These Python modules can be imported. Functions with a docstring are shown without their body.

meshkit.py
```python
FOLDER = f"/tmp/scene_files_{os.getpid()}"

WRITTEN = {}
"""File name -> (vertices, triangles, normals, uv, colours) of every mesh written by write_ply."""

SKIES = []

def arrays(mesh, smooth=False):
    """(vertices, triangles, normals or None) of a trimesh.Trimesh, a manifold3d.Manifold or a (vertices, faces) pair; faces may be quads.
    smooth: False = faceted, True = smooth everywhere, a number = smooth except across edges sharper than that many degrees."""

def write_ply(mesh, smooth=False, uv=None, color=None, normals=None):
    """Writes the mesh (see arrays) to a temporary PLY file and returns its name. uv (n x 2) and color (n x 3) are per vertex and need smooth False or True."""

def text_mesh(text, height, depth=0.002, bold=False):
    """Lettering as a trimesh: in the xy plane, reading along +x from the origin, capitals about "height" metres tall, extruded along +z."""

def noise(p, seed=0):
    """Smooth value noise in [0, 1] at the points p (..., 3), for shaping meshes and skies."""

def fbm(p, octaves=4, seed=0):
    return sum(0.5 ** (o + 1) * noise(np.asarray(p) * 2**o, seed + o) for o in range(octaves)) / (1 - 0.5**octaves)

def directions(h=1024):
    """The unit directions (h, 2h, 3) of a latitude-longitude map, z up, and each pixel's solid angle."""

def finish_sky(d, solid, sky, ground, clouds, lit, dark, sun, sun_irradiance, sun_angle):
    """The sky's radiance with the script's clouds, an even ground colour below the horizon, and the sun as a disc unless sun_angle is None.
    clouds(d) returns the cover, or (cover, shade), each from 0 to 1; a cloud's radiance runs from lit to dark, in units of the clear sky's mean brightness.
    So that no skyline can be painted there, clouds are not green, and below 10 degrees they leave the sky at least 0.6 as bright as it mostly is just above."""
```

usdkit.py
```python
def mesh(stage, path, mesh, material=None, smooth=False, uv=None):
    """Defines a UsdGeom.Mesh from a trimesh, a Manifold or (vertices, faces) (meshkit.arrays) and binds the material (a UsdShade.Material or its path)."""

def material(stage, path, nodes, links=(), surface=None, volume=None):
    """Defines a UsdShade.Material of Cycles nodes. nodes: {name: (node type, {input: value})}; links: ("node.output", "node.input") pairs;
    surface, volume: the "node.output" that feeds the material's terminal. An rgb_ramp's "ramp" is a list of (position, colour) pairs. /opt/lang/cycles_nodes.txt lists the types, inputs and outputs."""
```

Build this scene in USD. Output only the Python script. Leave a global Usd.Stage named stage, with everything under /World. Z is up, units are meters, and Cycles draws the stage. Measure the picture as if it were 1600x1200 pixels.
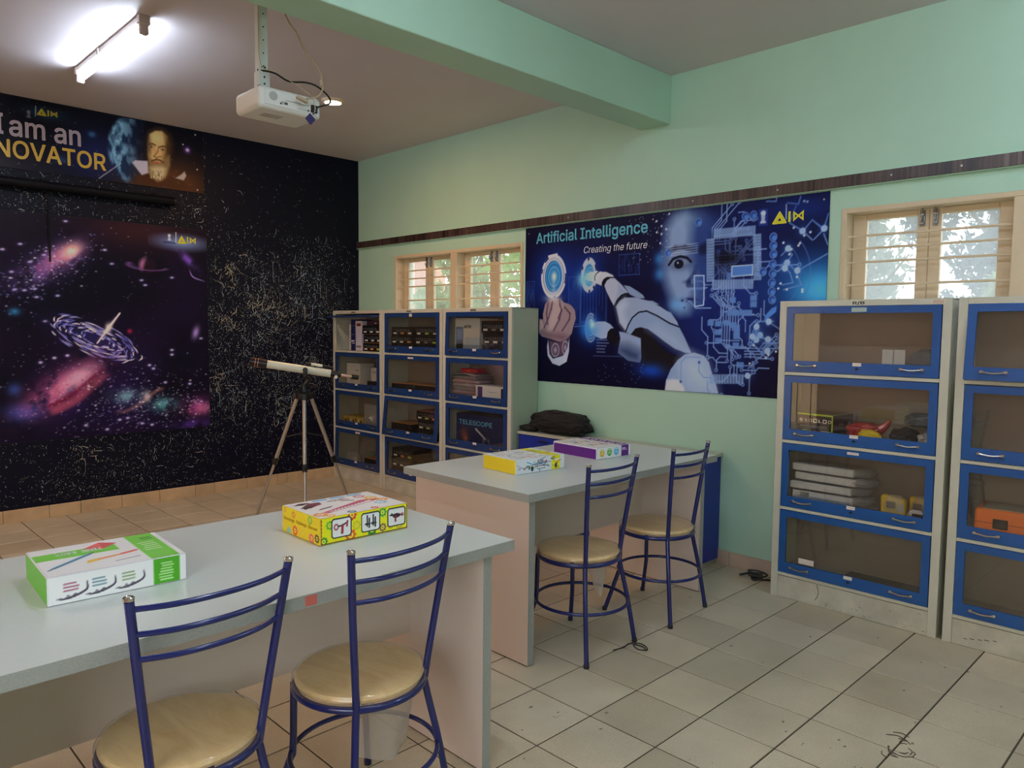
import math
import numpy as np
import trimesh
import manifold3d
import shapely
from shapely.geometry import Polygon, box as sbox
import meshkit
import usdkit
from pxr import Usd, UsdGeom, UsdLux, UsdShade, Gf, Sdf, Vt

stage = Usd.Stage.CreateInMemory()
UsdGeom.SetStageUpAxis(stage, "Z")
UsdGeom.SetStageMetersPerUnit(stage, 1.0)
UsdGeom.Xform.Define(stage, "/World")

# ------------------------------------------------------------------ camera
cam = UsdGeom.Camera.Define(stage, "/World/camera")
R_ = (0.711834710374351, -0.7022766708151243, 0.009940962483046349)
U_ = (0.04296905336200379, 0.057672545399695685, 0.9974104160075197)
D_ = (0.7010313870002093, 0.70956420085567, -0.07122948339428943)
C_ = (-4.287602814163176, -6.571520928548319, 1.4796304274796614)
cam.AddTransformOp().Set(Gf.Matrix4d(*R_, 0, *U_, 0, -D_[0], -D_[1], -D_[2], 0, *C_, 1))
cam.CreateHorizontalApertureAttr(36.0)
cam.CreateVerticalApertureAttr(27.0)
cam.CreateFocalLengthAttr(36.0 * 1173.146525918545 / 1600)
cam.CreateClippingRangeAttr(Gf.Vec2f(0.05, 500))
cam.CreateExposureAttr(EXPOSURE := 0.48)

# ------------------------------------------------------------------ daylight: an overcast sky, seen and let in through the windows and the door
sky = UsdLux.DomeLight.Define(stage, "/World/sky")
sky.CreateColorAttr(Gf.Vec3f(0.86, 0.96, 1.0))
sky.CreateIntensityAttr(SKY := 1.35)

TUBE_STRENGTH = 60.0      # emission of the ceiling tubes
WARM_STRENGTH = 330.0      # emission of the round warm ceiling lamps

# ------------------------------------------------------------------ helpers
def srgb(*c):
    """sRGB 0..255 -> linear"""
    c = np.asarray(c, float) / 255
    return tuple(np.where(c <= 0.04045, c / 12.92, ((c + 0.055) / 1.055) ** 2.4))

LOOKS = {}
def mat(name, color=(200, 200, 200), rough=0.5, metal=0.0, spec=0.5, coat=0.0, var=0.0, scale=8.0, bump=0.0, bump_scale=60.0, **kw):
    """plain or lightly mottled principled surface; color in sRGB 0..255"""
    if name in LOOKS:
        return LOOKS[name]
    n = {"p": ("principled_bsdf", {"base_color": srgb(*color), "roughness": rough, "metallic": metal, "specular_ior_level": spec, "coat_weight": coat, **kw})}
    l = []
    if var:
        lo, hi = [tuple(min(1.0, x * k) for x in srgb(*color)) for k in (1 - var, 1 + var)]
        n["g"] = ("texture_coordinate", {})
        n["t"] = ("noise_texture", {"scale": scale, "detail": 5.0, "roughness": 0.6})
        n["r"] = ("rgb_ramp", {"ramp": [(0.3, lo), (0.7, hi)]})
        l += [("g.object", "t.vector"), ("t.fac", "r.fac"), ("r.color", "p.base_color")]
    if bump:
        n["bc"] = ("texture_coordinate", {})
        n["bt"] = ("noise_texture", {"scale": bump_scale, "detail": 3.0})
        n["b"] = ("bump", {"strength": bump, "distance": 0.004})
        l += [("bc.object", "bt.vector"), ("bt.fac", "b.height"), ("b.normal", "p.normal")]
    LOOKS[name] = usdkit.material(stage, f"/World/Looks/{name}", n, l, surface="p.BSDF")
    return LOOKS[name]

def emit(name, color, strength):
    if name not in LOOKS:
        LOOKS[name] = usdkit.material(stage, f"/World/Looks/{name}", {"e": ("emission", {"color": srgb(*color), "strength": strength})}, surface="e.emission")
    return LOOKS[name]

def pane(name, tint=(255, 255, 255), haze=0.0, haze_color=(220, 220, 215), ior=1.5, rough=0.0, noise=0.0):
    """flat glass or clear film: transparent mixed with a mirror by angle (Schlick), over a thin even haze of dust"""
    if name in LOOKS:
        return LOOKS[name]
    n = {"t": ("transparent_bsdf", {"color": srgb(*tint)}), "g": ("glossy_bsdf", {"color": (1, 1, 1), "roughness": rough}), "lw": ("layer_weight", {"blend": 0.5}), "pw": ("math", {"math_type": "power", "value2": 5.0}), "f": ("math", {"math_type": "multiply_add", "value2": 0.9, "value3": ((ior - 1) / (ior + 1)) ** 2}), "m": ("mix_closure", {})}
    l = [("lw.facing", "pw.value1"), ("pw.value", "f.value1"), ("f.value", "m.fac"), ("t.BSDF", "m.closure1"), ("g.BSDF", "m.closure2")]
    out = "m.closure"
    if haze:
        n["d"] = ("diffuse_bsdf", {"color": srgb(*haze_color)})
        n["tr"] = ("translucent_bsdf", {"color": srgb(*haze_color)})
        n["dm"] = ("mix_closure", {"fac": 0.5})
        n["h"] = ("mix_closure", {"fac": haze})
        l += [("d.BSDF", "dm.closure1"), ("tr.BSDF", "dm.closure2"), ("m.closure", "h.closure1"), ("dm.closure", "h.closure2")]
        out = "h.closure"
    LOOKS[name] = usdkit.material(stage, f"/World/Looks/{name}", n, l, surface=out)
    return LOOKS[name]

def print_mat(name, rough=0.35, spec=0.4):
    """surface printed with the mesh's own colours (primvar 'ink')"""
    if name not in LOOKS:
        LOOKS[name] = usdkit.material(stage, f"/World/Looks/{name}", {"a": ("attribute", {"attribute": "ink"}), "p": ("principled_bsdf", {"roughness": rough, "specular_ior_level": spec})},
                                      [("a.color", "p.base_color")], surface="p.BSDF")
    return LOOKS[name]

NAMES = {}
def path_for(parent, name):
    base = str(parent.GetPath()) if parent is not None else "/World"
    k = NAMES.get((base, name), 0)
    NAMES[(base, name)] = k + 1
    return f"{base}/{name}" + (f"_{k:03d}" if k else "")

def tag(prim, label=None, cat=None, group=None, kind=None):
    for k, v in (("label", label), ("category", cat), ("group", group), ("kind", kind)):
        if v:
            prim.SetCustomDataByKey(k, v)
    return prim

def thing(name, label, cat, loc=(0, 0, 0), rz=0.0, group=None, kind=None, rx=0.0):
    x = UsdGeom.Xform.Define(stage, path_for(None, name))
    x.AddTranslateOp().Set(Gf.Vec3d(*[float(v) for v in loc]))
    if rz:
        x.AddRotateZOp().Set(float(rz))
    if rx:
        x.AddRotateXOp().Set(float(rx))
    return tag(x.GetPrim(), label, cat, group, kind)

def structure(name):
    return tag(UsdGeom.Xform.Define(stage, path_for(None, name)).GetPrim(), kind="structure")

def cat_mesh(m):
    if isinstance(m, (list, tuple)) and not (len(m) == 2 and isinstance(m[0], np.ndarray)):
        out = []
        for q in m:
            v, f, _ = meshkit.arrays(q)
            out.append(trimesh.Trimesh(v, f, process=False))
        return trimesh.util.concatenate(out)
    return m

def part(parent, name, mesh, material, label=None, smooth=False, kind=None, cat=None, group=None, loc=None, rz=0, rx=0, ry=0):
    p = usdkit.mesh(stage, path_for(parent, name), cat_mesh(mesh), material, smooth=smooth)
    if loc is not None:
        p.AddTranslateOp().Set(Gf.Vec3d(*[float(v) for v in loc]))
    for a, op in ((rz, p.AddRotateZOp), (ry, p.AddRotateYOp), (rx, p.AddRotateXOp)):
        if a:
            op().Set(float(a))
    return tag(p.GetPrim(), label, cat, group, kind)

def struct(name, mesh, material, smooth=False):
    return part(None, name, mesh, material, smooth=smooth, kind="structure")

def ink(prim, rgb):
    UsdGeom.PrimvarsAPI(prim).CreatePrimvar("ink", Sdf.ValueTypeNames.Color3fArray, "vertex").Set(Vt.Vec3fArray.FromNumpy(np.asarray(rgb, np.float32)))
    return prim

def copy_of(src, label, loc, rz=0.0, group=None):
    """a further individual of a thing: references the first one's parts"""
    base = src.GetName()
    base = base[:-4] if base[-4:-3] == "_" and base[-3:].isdigit() else base
    x = UsdGeom.Xform.Define(stage, path_for(None, base))
    x.GetPrim().GetReferences().AddInternalReference(src.GetPath())
    x.ClearXformOpOrder()
    t = x.GetPrim().GetAttribute("xformOp:translate")
    x = UsdGeom.Xformable(x.GetPrim())
    ops = [x.AddTranslateOp() if not t else UsdGeom.XformOp(t)]
    ops[0].Set(Gf.Vec3d(*[float(v) for v in loc]))
    r = x.GetPrim().GetAttribute("xformOp:rotateZ")
    ops.append(UsdGeom.XformOp(r) if r else x.AddRotateZOp())
    ops[1].Set(float(rz))
    x.SetXformOpOrder(ops)
    x.GetPrim().SetInstanceable(True)
    d = src.GetCustomData()
    return tag(x.GetPrim(), label, d.get("category"), group or d.get("group"))

# ---- shapes
def bx(x0, x1, y0, y1, z0, z1, c=0.0):
    """box; c = chamfer"""
    x0, x1, y0, y1, z0, z1 = min(x0, x1), max(x0, x1), min(y0, y1), max(y0, y1), min(z0, z1), max(z0, z1)
    if c <= 0:
        m = trimesh.creation.box((x1 - x0, y1 - y0, z1 - z0))
        m.apply_translation(((x0 + x1) / 2, (y0 + y1) / 2, (z0 + z1) / 2))
        return m
    P = []
    for X, sx in ((x0, 1), (x1, -1)):
        for Y, sy in ((y0, 1), (y1, -1)):
            for Z, sz in ((z0, 1), (z1, -1)):
                P += [(X, Y + sy * c, Z + sz * c), (X + sx * c, Y, Z + sz * c), (X + sx * c, Y + sy * c, Z)]
    return trimesh.convex.convex_hull(np.array(P))

def moved(m, rz=0, loc=(0, 0, 0), rx=0, ry=0):
    m = cat_mesh(m).copy()
    for a, ax in ((rx, (1, 0, 0)), (ry, (0, 1, 0)), (rz, (0, 0, 1))):
        if a:
            m.apply_transform(trimesh.transformations.rotation_matrix(math.radians(a), ax))
    m.apply_translation(loc)
    return m

def smooth_path(P, n=8):
    """Catmull-Rom through the points"""
    P = np.asarray(P, float)
    Q = np.vstack([2 * P[0] - P[1], P, 2 * P[-1] - P[-2]])
    out = []
    for i in range(1, len(Q) - 2):
        t = np.linspace(0, 1, n, endpoint=False)[:, None]
        a, b, c, d = Q[i - 1], Q[i], Q[i + 1], Q[i + 2]
        out.append(0.5 * (2 * b + (c - a) * t + (2 * a - 5 * b + 4 * c - d) * t**2 + (3 * b - a - 3 * c + d) * t**3))
    return np.vstack(out + [P[-1:]])

def tube(P, r, sides=10, closed=False):
    """swept round bar with capped ends; r may be one radius per point"""
    P = np.asarray(P, float)
    n = len(P)
    r = np.broadcast_to(r, (n,))
    T = np.roll(P, -1, 0) - np.roll(P, 1, 0) if closed else np.gradient(P, axis=0)
    T /= np.linalg.norm(T, axis=1, keepdims=True) + 1e-12
    a = np.cross(T[0], (0, 0, 1.0) if abs(T[0][2]) < 0.9 else (1.0, 0, 0))
    A = []
    for t in T:
        a = a - t * (a @ t)
        a /= np.linalg.norm(a)
        A.append(a)
    A = np.array(A)
    B = np.cross(T, A)
    th = np.arange(sides) * 2 * np.pi / sides
    V = (P[:, None] + r[:, None, None] * (np.cos(th)[None, :, None] * A[:, None] + np.sin(th)[None, :, None] * B[:, None])).reshape(-1, 3)
    F = []
    for i in range(n if closed else n - 1):
        j = (i + 1) % n
        for k in range(sides):
            l = (k + 1) % sides
            F += [(i * sides + k, i * sides + l, j * sides + l), (i * sides + k, j * sides + l, j * sides + k)]
    if not closed:
        V = np.vstack([V, P[0], P[-1]])
        for k in range(sides):
            l = (k + 1) % sides
            F += [(n * sides, l, k), (n * sides + 1, (n - 1) * sides + k, (n - 1) * sides + l)]
    return trimesh.Trimesh(V, np.array(F), process=False)

def lathe(profile, sections=32):
    """profile: (radius, z) pairs"""
    return trimesh.creation.revolve(np.array(profile, float), sections=sections)

def cyl(a, b, r, sides=16):
    return tube([a, b], r, sides)

def extrude(poly, h):
    """shapely polygon(s) -> solid from z=0 to h"""
    gs = [g for g in getattr(poly, "geoms", [poly]) if g.geom_type == "Polygon" and g.area > 1e-9]
    return trimesh.util.concatenate([trimesh.creation.extrude_polygon(g, h, engine="earcut") for g in gs])

def on_right(m, y0, z0, x=0.0):
    """flat artwork (x right, y up, z out) onto a surface that faces -x; local origin at y0, z0"""
    m = cat_mesh(m).copy()
    v = m.vertices.copy()
    m.vertices = np.stack([x - v[:, 2], y0 - v[:, 0], z0 + v[:, 1]], 1)
    return m

def on_back(m, x0, z0, y=0.0):
    """the same onto a surface that faces -y"""
    m = cat_mesh(m).copy()
    v = m.vertices.copy()
    m.vertices = np.stack([x0 + v[:, 0], y - v[:, 2], z0 + v[:, 1]], 1)
    return m

def on_top(m, x0, y0, z=0.0):
    m = cat_mesh(m).copy()
    m.apply_translation((x0, y0, z))
    return m

def lettering(text, width, height=None, depth=0.0006, bold=True):
    """text scaled to a width (and cap height), origin at its lower left"""
    m = meshkit.text_mesh(text, 1.0, 1.0, bold)
    b = m.bounds
    m.vertices = (m.vertices - [b[0][0], 0, 0]) * [width / (b[1][0] - b[0][0]), height if height else width / (b[1][0] - b[0][0]), depth]
    return m

def bag_shape(sx, sy, sz, seed=0, amp=0.2, sub=4, flat=0.0):
    """crumpled soft lump resting on z=0"""
    m = trimesh.creation.icosphere(sub)
    v = m.vertices
    s = np.sign(v) * np.abs(v) ** 0.75
    n = meshkit.fbm(v * 2.2 + 7.3 * seed, 4, seed) - 0.5
    s = s * (1 + amp * 2 * n[:, None])
    s = s * [sx / 2, sy / 2, sz / 2]
    s[:, 2] += sz / 2
    s[:, 2] = np.maximum(s[:, 2], 0.0)
    s[:, 2] -= s[:, 2].min()
    m.vertices = s
    return m
# ------------------------------------------------------------------ sizes of the room
H = 3.157                      # ceiling
XL, YF = -5.55, -8.4           # left wall, front wall (behind the camera)
TZ = 0.782                     # table height
rng = np.random.default_rng(7)

GREEN = mat("mint_wall_paint", (180, 216, 193), 0.55, var=0.02, scale=3.0, bump=0.05, bump_scale=220)
PINK = mat("pink_wall_paint", (228, 180, 168), 0.6, var=0.03, scale=3.0)
CEIL = mat("ceiling_paint", (212, 203, 206), 0.6, var=0.02, scale=2.0)
BLACK = mat("black_wall_paint", (8, 11, 32), 0.5, spec=0.2, bump=0.15, bump_scale=35)
GROUT = mat("floor_grout", (74, 64, 52), 0.8)

# ---- floor: individual tiles over a grout bed
def tile_look(name, k):
    b = srgb(206, 194, 170)
    c = lambda f, t=(1, 1, 1): tuple(min(1, x * f * y * k) for x, y in zip(b, t))
    LOOKS[name] = usdkit.material(stage, f"/World/Looks/{name}", {
        "g": ("geometry", {}), "o": ("object_info", {}),
        "n1": ("noise_texture", {"scale": 2.3, "detail": 4.0, "roughness": 0.6}), "n2": ("noise_texture", {"scale": 240.0, "detail": 2.0}), "n3": ("noise_texture", {"scale": 9.0, "detail": 6.0, "roughness": 0.72, "distortion": 0.6}),
        "r1": ("rgb_ramp", {"ramp": [(0.3, c(0.88, (1, .98, .95))), (0.7, c(1.1))]}), "r2": ("rgb_ramp", {"ramp": [(0.35, (0.86, 0.86, 0.86)), (0.65, (1.08, 1.08, 1.08))]}),
        "r3": ("rgb_ramp", {"ramp": [(0.24, (0.45, 0.42, 0.38)), (0.34, (1, 1, 1))]}),
        "ro": ("rgb_ramp", {"ramp": [(0, (0.84, 0.82, 0.78)), (0.3, (0.94, 0.95, 0.95)), (0.6, (1, 0.99, 0.96)), (1, (1.05, 1.05, 1.04))]}),
        "m1": ("mix", {"mix_type": "multiply", "fac": 1.0}), "m2": ("mix", {"mix_type": "multiply", "fac": 1.0}), "m3": ("mix", {"mix_type": "multiply", "fac": 1.0}),
        "p": ("principled_bsdf", {"roughness": 0.42, "specular_ior_level": 0.4}), "b": ("bump", {"strength": 0.12, "distance": 0.002})},
        [("g.position", "n1.vector"), ("g.position", "n2.vector"), ("g.position", "n3.vector"), ("n1.fac", "r1.fac"), ("n2.fac", "r2.fac"), ("n3.fac", "r3.fac"), ("o.random", "ro.fac"),
         ("r1.color", "m1.color1"), ("r2.color", "m1.color2"), ("m1.color", "m2.color1"), ("r3.color", "m2.color2"), ("m2.color", "m3.color1"), ("ro.color", "m3.color2"), ("m3.color", "p.base_color"), ("n3.fac", "b.height"), ("b.normal", "p.normal")], surface="p.BSDF")
    return LOOKS[name]
TILE = tile_look("floor_tile_beige", 1.0)
fl = struct("floor", bx(XL - 0.1, 0.3, YF - 0.1, 0.3, -0.12, -0.0035), GROUT)

def tile_mesh(x0, x1, y0, y1, tilt):
    g, c, t = 0.0032, 0.002, 0.0
    x0, x1, y0, y1 = x0 + g, x1 - g, y0 + g, y1 - g
    V = [(x, y, -0.0045) for x, y in ((x0, y0), (x1, y0), (x1, y1), (x0, y1))]
    V += [(x, y, -c) for x, y in ((x0, y0), (x1, y0), (x1, y1), (x0, y1))]
    V += [(x, y, t) for x, y in ((x0 + c, y0 + c), (x1 - c, y0 + c), (x1 - c, y1 - c), (x0 + c, y1 - c))]
    F = []
    for k in range(4):
        l = (k + 1) % 4
        F += [(k, l, 4 + l), (k, 4 + l, 4 + k), (4 + k, 4 + l, 8 + l), (4 + k, 8 + l, 8 + k)]
    F += [(8, 9, 10), (8, 10, 11)]
    V = np.array(V)
    V[:, 2] += tilt
    return trimesh.Trimesh(V, F, process=False)

tiles = []
C0 = np.array(C_)
for i in range(-13, 8):
    for j in range(-13, 17):
        x0, x1 = max(XL, -2.0955 + 0.3 * i), min(0.0, -2.0955 + 0.3 * (i + 1))
        y0, y1 = max(YF, -4.8006 + 0.3 * j), min(0.0, -4.8006 + 0.3 * (j + 1))
        if x1 - x0 < 0.02 or y1 - y0 < 0.02:
            continue
        v = np.array([(x0 + x1) / 2, (y0 + y1) / 2, 0]) - C0
        d = v @ np.array(D_)
        u, w = (v @ np.array(R_)) / max(d, 1e-3), (v @ np.array(U_)) / max(d, 1e-3)
        seen = d > 0.3 and abs(u) < 0.78 and -0.66 < w < 0.6
        behind = (y0 > -3.9 and x0 < -2.5 and False)
        tiles.append((0 if seen else 1, float(v @ v), x0, x1, y0, y1))
tiles.sort()
rest = []
for k, (s, _, x0, x1, y0, y1) in enumerate(tiles):
    m = tile_mesh(x0, x1, y0, y1, -0.0008 * rng.random())
    if k < 296:
        part(fl, "floor_tile", m, TILE)
    else:
        rest.append(m)
part(fl, "far_tiles", rest, TILE, kind="stuff")

# ---- walls
def wall_poly(holes, a0, a1):
    p = sbox(a0, -0.1, a1, H + 0.15)
    for h in holes:
        p = p.difference(sbox(*h))
    return p
W1 = (0.618, 1.12, 2.345, 2.178)      # left window opening (distance from the corner, z)
W2 = (4.838, 1.12, 6.57, 2.172)       # right window opening
m = extrude(wall_poly([W1, W2], -0.1, -YF + 0.2), 0.22)
v = m.vertices.copy(); m.vertices = np.stack([v[:, 2], -v[:, 0], v[:, 1]], 1); m.fix_normals()
wall_right = struct("wall_right", m, GREEN)
wall_back = struct("wall_back", bx(XL - 0.2, 0.0, 0.0, 0.2, -0.1, H + 0.15), BLACK)
# left wall: a wide doorway to a walled balcony lets the daylight in beside the camera
m = extrude(sbox(-0.2, -0.1, -YF + 0.2, H + 0.15).difference(sbox(1.2, -0.2, 2.62, 2.35)).difference(sbox(5.1, 0.9, 7.6, 2.55)), 0.2)
v = m.vertices.copy(); m.vertices = np.stack([XL - v[:, 2], -v[:, 0], v[:, 1]], 1); m.fix_normals()
struct("wall_left", m, PINK)
m = extrude(sbox(XL - 0.2, -0.1, 0.2, H + 0.15), 0.2)
v = m.vertices.copy(); m.vertices = np.stack([v[:, 0], YF - v[:, 2], v[:, 1]], 1); m.fix_normals()
struct("wall_front", m, GREEN)
struct("ceiling", bx(XL - 0.2, 0.25, YF - 0.2, 0.2, H, H + 0.15), CEIL)
struct("ceiling_beam", bx(XL, 0.0, -3.695, -3.457, 2.846, H, 0.004), GREEN)

# ---- skirting tiles
SKIRT = mat("skirting_tile", (205, 176, 138), 0.5, var=0.18, scale=5.0, bump=0.1)
SKIRT2 = mat("skirting_tile_pink", (196, 170, 150), 0.5, var=0.12, scale=5.0, bump=0.1)
bb = structure("baseboard_back")
xs = [0.0]
w_cycle = [0.30, 0.30, 0.22, 0.30, 0.10, 0.30, 0.30, 0.17, 0.30]
while xs[-1] > XL:
    xs.append(xs[-1] - w_cycle[len(xs) % len(w_cycle)])
for k in range(len(xs) - 1):
    part(bb, "skirting_tile", bx(max(xs[k + 1], XL) + 0.0015, xs[k] - 0.0015, -0.012 + 0.001 * rng.random(), 0, 0, 0.098 + 0.003 * rng.random(), 0.0015), SKIRT)
br = structure("baseboard_right")
ys = [-0.02]
while ys[-1] > YF:
    ys.append(ys[-1] - 0.3)
for k in range(len(ys) - 1):
    part(br, "skirting_tile", bx(-0.012, 0, max(ys[k + 1], YF) + 0.0015, ys[k] - 0.0015, 0, 0.09, 0.0015), SKIRT2)

# ---- ledge with a dark laminate strip
t = structure("trim_1")
LAM = usdkit.material(stage, "/World/Looks/dark_laminate", {
    "g": ("geometry", {}), "mp": ("mapping", {"scale": (1, 60, 0.6)}), "n": ("noise_texture", {"scale": 1.0, "detail": 3.0, "roughness": 0.6}),
    "mp2": ("mapping", {"scale": (1, 9, 0.2)}), "n2": ("noise_texture", {"scale": 1.0, "detail": 1.0}), "a": ("mix", {"fac": 0.45}),
    "r": ("rgb_ramp", {"ramp": [(0.36, srgb(30, 20, 21)), (0.48, srgb(58, 42, 40)), (0.54, srgb(84, 66, 60)), (0.6, srgb(54, 38, 37)), (0.68, srgb(112, 94, 86))]}), "p": ("principled_bsdf", {"roughness": 0.35})},
    [("g.position", "mp.vector"), ("mp.vector", "n.vector"), ("g.position", "mp2.vector"), ("mp2.vector", "n2.vector"), ("n.fac", "a.color1"), ("n2.fac", "a.color2"), ("a.color", "r.fac"), ("r.color", "p.base_color")], surface="p.BSDF")
part(t, "ledge", bx(-0.026, 0, YF, 0, 2.284, 2.352, 0.002), GREEN)
part(t, "laminate_strip", bx(-0.032, -0.026, YF, 0, 2.288, 2.350, 0.0012), LAM)
SCREW = mat("screw_steel", (190, 185, 175), 0.3, metal=0.9)
for y in (-1.72, -2.84, -3.9, -4.47, -5.1, -5.43):
    part(t, "screw", moved(lathe([(0, 0), (0.006, 0), (0.0055, 0.002), (0, 0.0028)], 12), ry=-90, loc=(-0.032, y, 2.319)), SCREW)

# ---- windows in the right wall: painted timber frame, steel bars, outward casements with glass
CREAM = mat("cream_window_paint", (214, 194, 162), 0.45, var=0.05, scale=6, bump=0.05)
BOLT = mat("bolt_steel", (150, 150, 145), 0.35, metal=0.9)
GLASS = pane("window_glass", haze=0.42, haze_color=(186, 191, 198))
FROST = pane("patterned_glass", haze=0.34, haze_color=(165, 166, 158), rough=0.2)
def window(y0, y1, zb, zt, mull, cas_edges, bars_z, glass, name):
    """y0 > y1. mull: (ya, yb) posts of the frame; cas_edges: per bay (outer0, meeting, outer1)"""
    w = structure(name)
    f = 0.028
    fr = [bx(-0.006, 0.13, y0, y0 - f, zb, zt, 0.003), bx(-0.006, 0.13, y1 + f, y1, zb, zt, 0.003), bx(-0.006, 0.13, y0 - f, y1 + f, zt - f, zt, 0.003), bx(-0.006, 0.13, y0 - f, y1 + f, zb, zb + f, 0.003)]
    for a, b in mull:
        fr.append(bx(-0.008, 0.13, a, b, zb + f, zt - f, 0.004))
    part(w, "window_frame", fr, CREAM)
    for a, mid, b in cas_edges:
        for p, q, inner in ((a, mid, -1), (mid, b, 1)):
            so, si = (0.075, 0.058)
            s0, s1 = (so, si) if inner < 0 else (si, so)
            z0, z1 = zb + f + 0.004, zt - f - 0.004
            c = [bx(0.085, 0.118, p - 0.001, p - s0, z0, z1, 0.003), bx(0.085, 0.118, q + s1, q + 0.001, z0, z1, 0.003), bx(0.085, 0.118, p - s0, q + s1, z1 - 0.03, z1, 0.003), bx(0.085, 0.118, p - s0, q + s1, z0, z0 + 0.06, 0.003)]
            c = part(w, "casement", c, CREAM)
            g = glass if not (name == "window_1" and p == a and a > -1) else GLASS
            part(c, "glass_pane", bx(0.1, 0.104, p - s0 + 0.004, q + s1 - 0.004, z0 + 0.056, z1 - 0.026), g)
            yb = mid + 0.032 if inner < 0 else mid - 0.032
            zt2 = z1 + 0.0
            part(c, "tower_bolt", [bx(0.078, 0.085, yb - 0.014, yb + 0.014, zt2 - 0.09, zt2 - 0.005, 0.002), cyl((0.073, yb, zt2 - 0.085), (0.073, yb, zt2 + 0.006), 0.005, 10), cyl((0.07, yb, zt2 - 0.06), (0.055, yb, zt2 - 0.06), 0.004, 8),
                                   bx(0.068, 0.08, yb - 0.011, yb + 0.011, zt2 - 0.035, zt2 - 0.025, 0.001), bx(0.068, 0.08, yb - 0.011, yb + 0.011, zt2 - 0.08, zt2 - 0.07, 0.001)], BOLT)
        for z in bars_z:
            part(w, "window_bar", bx(0.022, 0.034, a + 0.006, b - 0.006, z - 0.006, z + 0.006, 0.0015), CREAM)
window(-W1[0], -W1[2], W1[1], W1[3], [(-1.452, -1.535)], [(-0.65, -1.045, -1.449), (-1.538, -1.925, -2.314)], (2.027, 1.953, 1.879, 1.751, 1.62, 1.49, 1.36, 1.23), FROST, "window_1")
window(-W2[0], -W2[2], W2[1], W2[3], [(-5.655, -5.745)], [(-4.868, -5.26, -5.652), (-5.748, -6.14, -6.54)], (2.018, 1.948, 1.874, 1.749, 1.62, 1.49, 1.36, 1.23), GLASS, "window_2")
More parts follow.
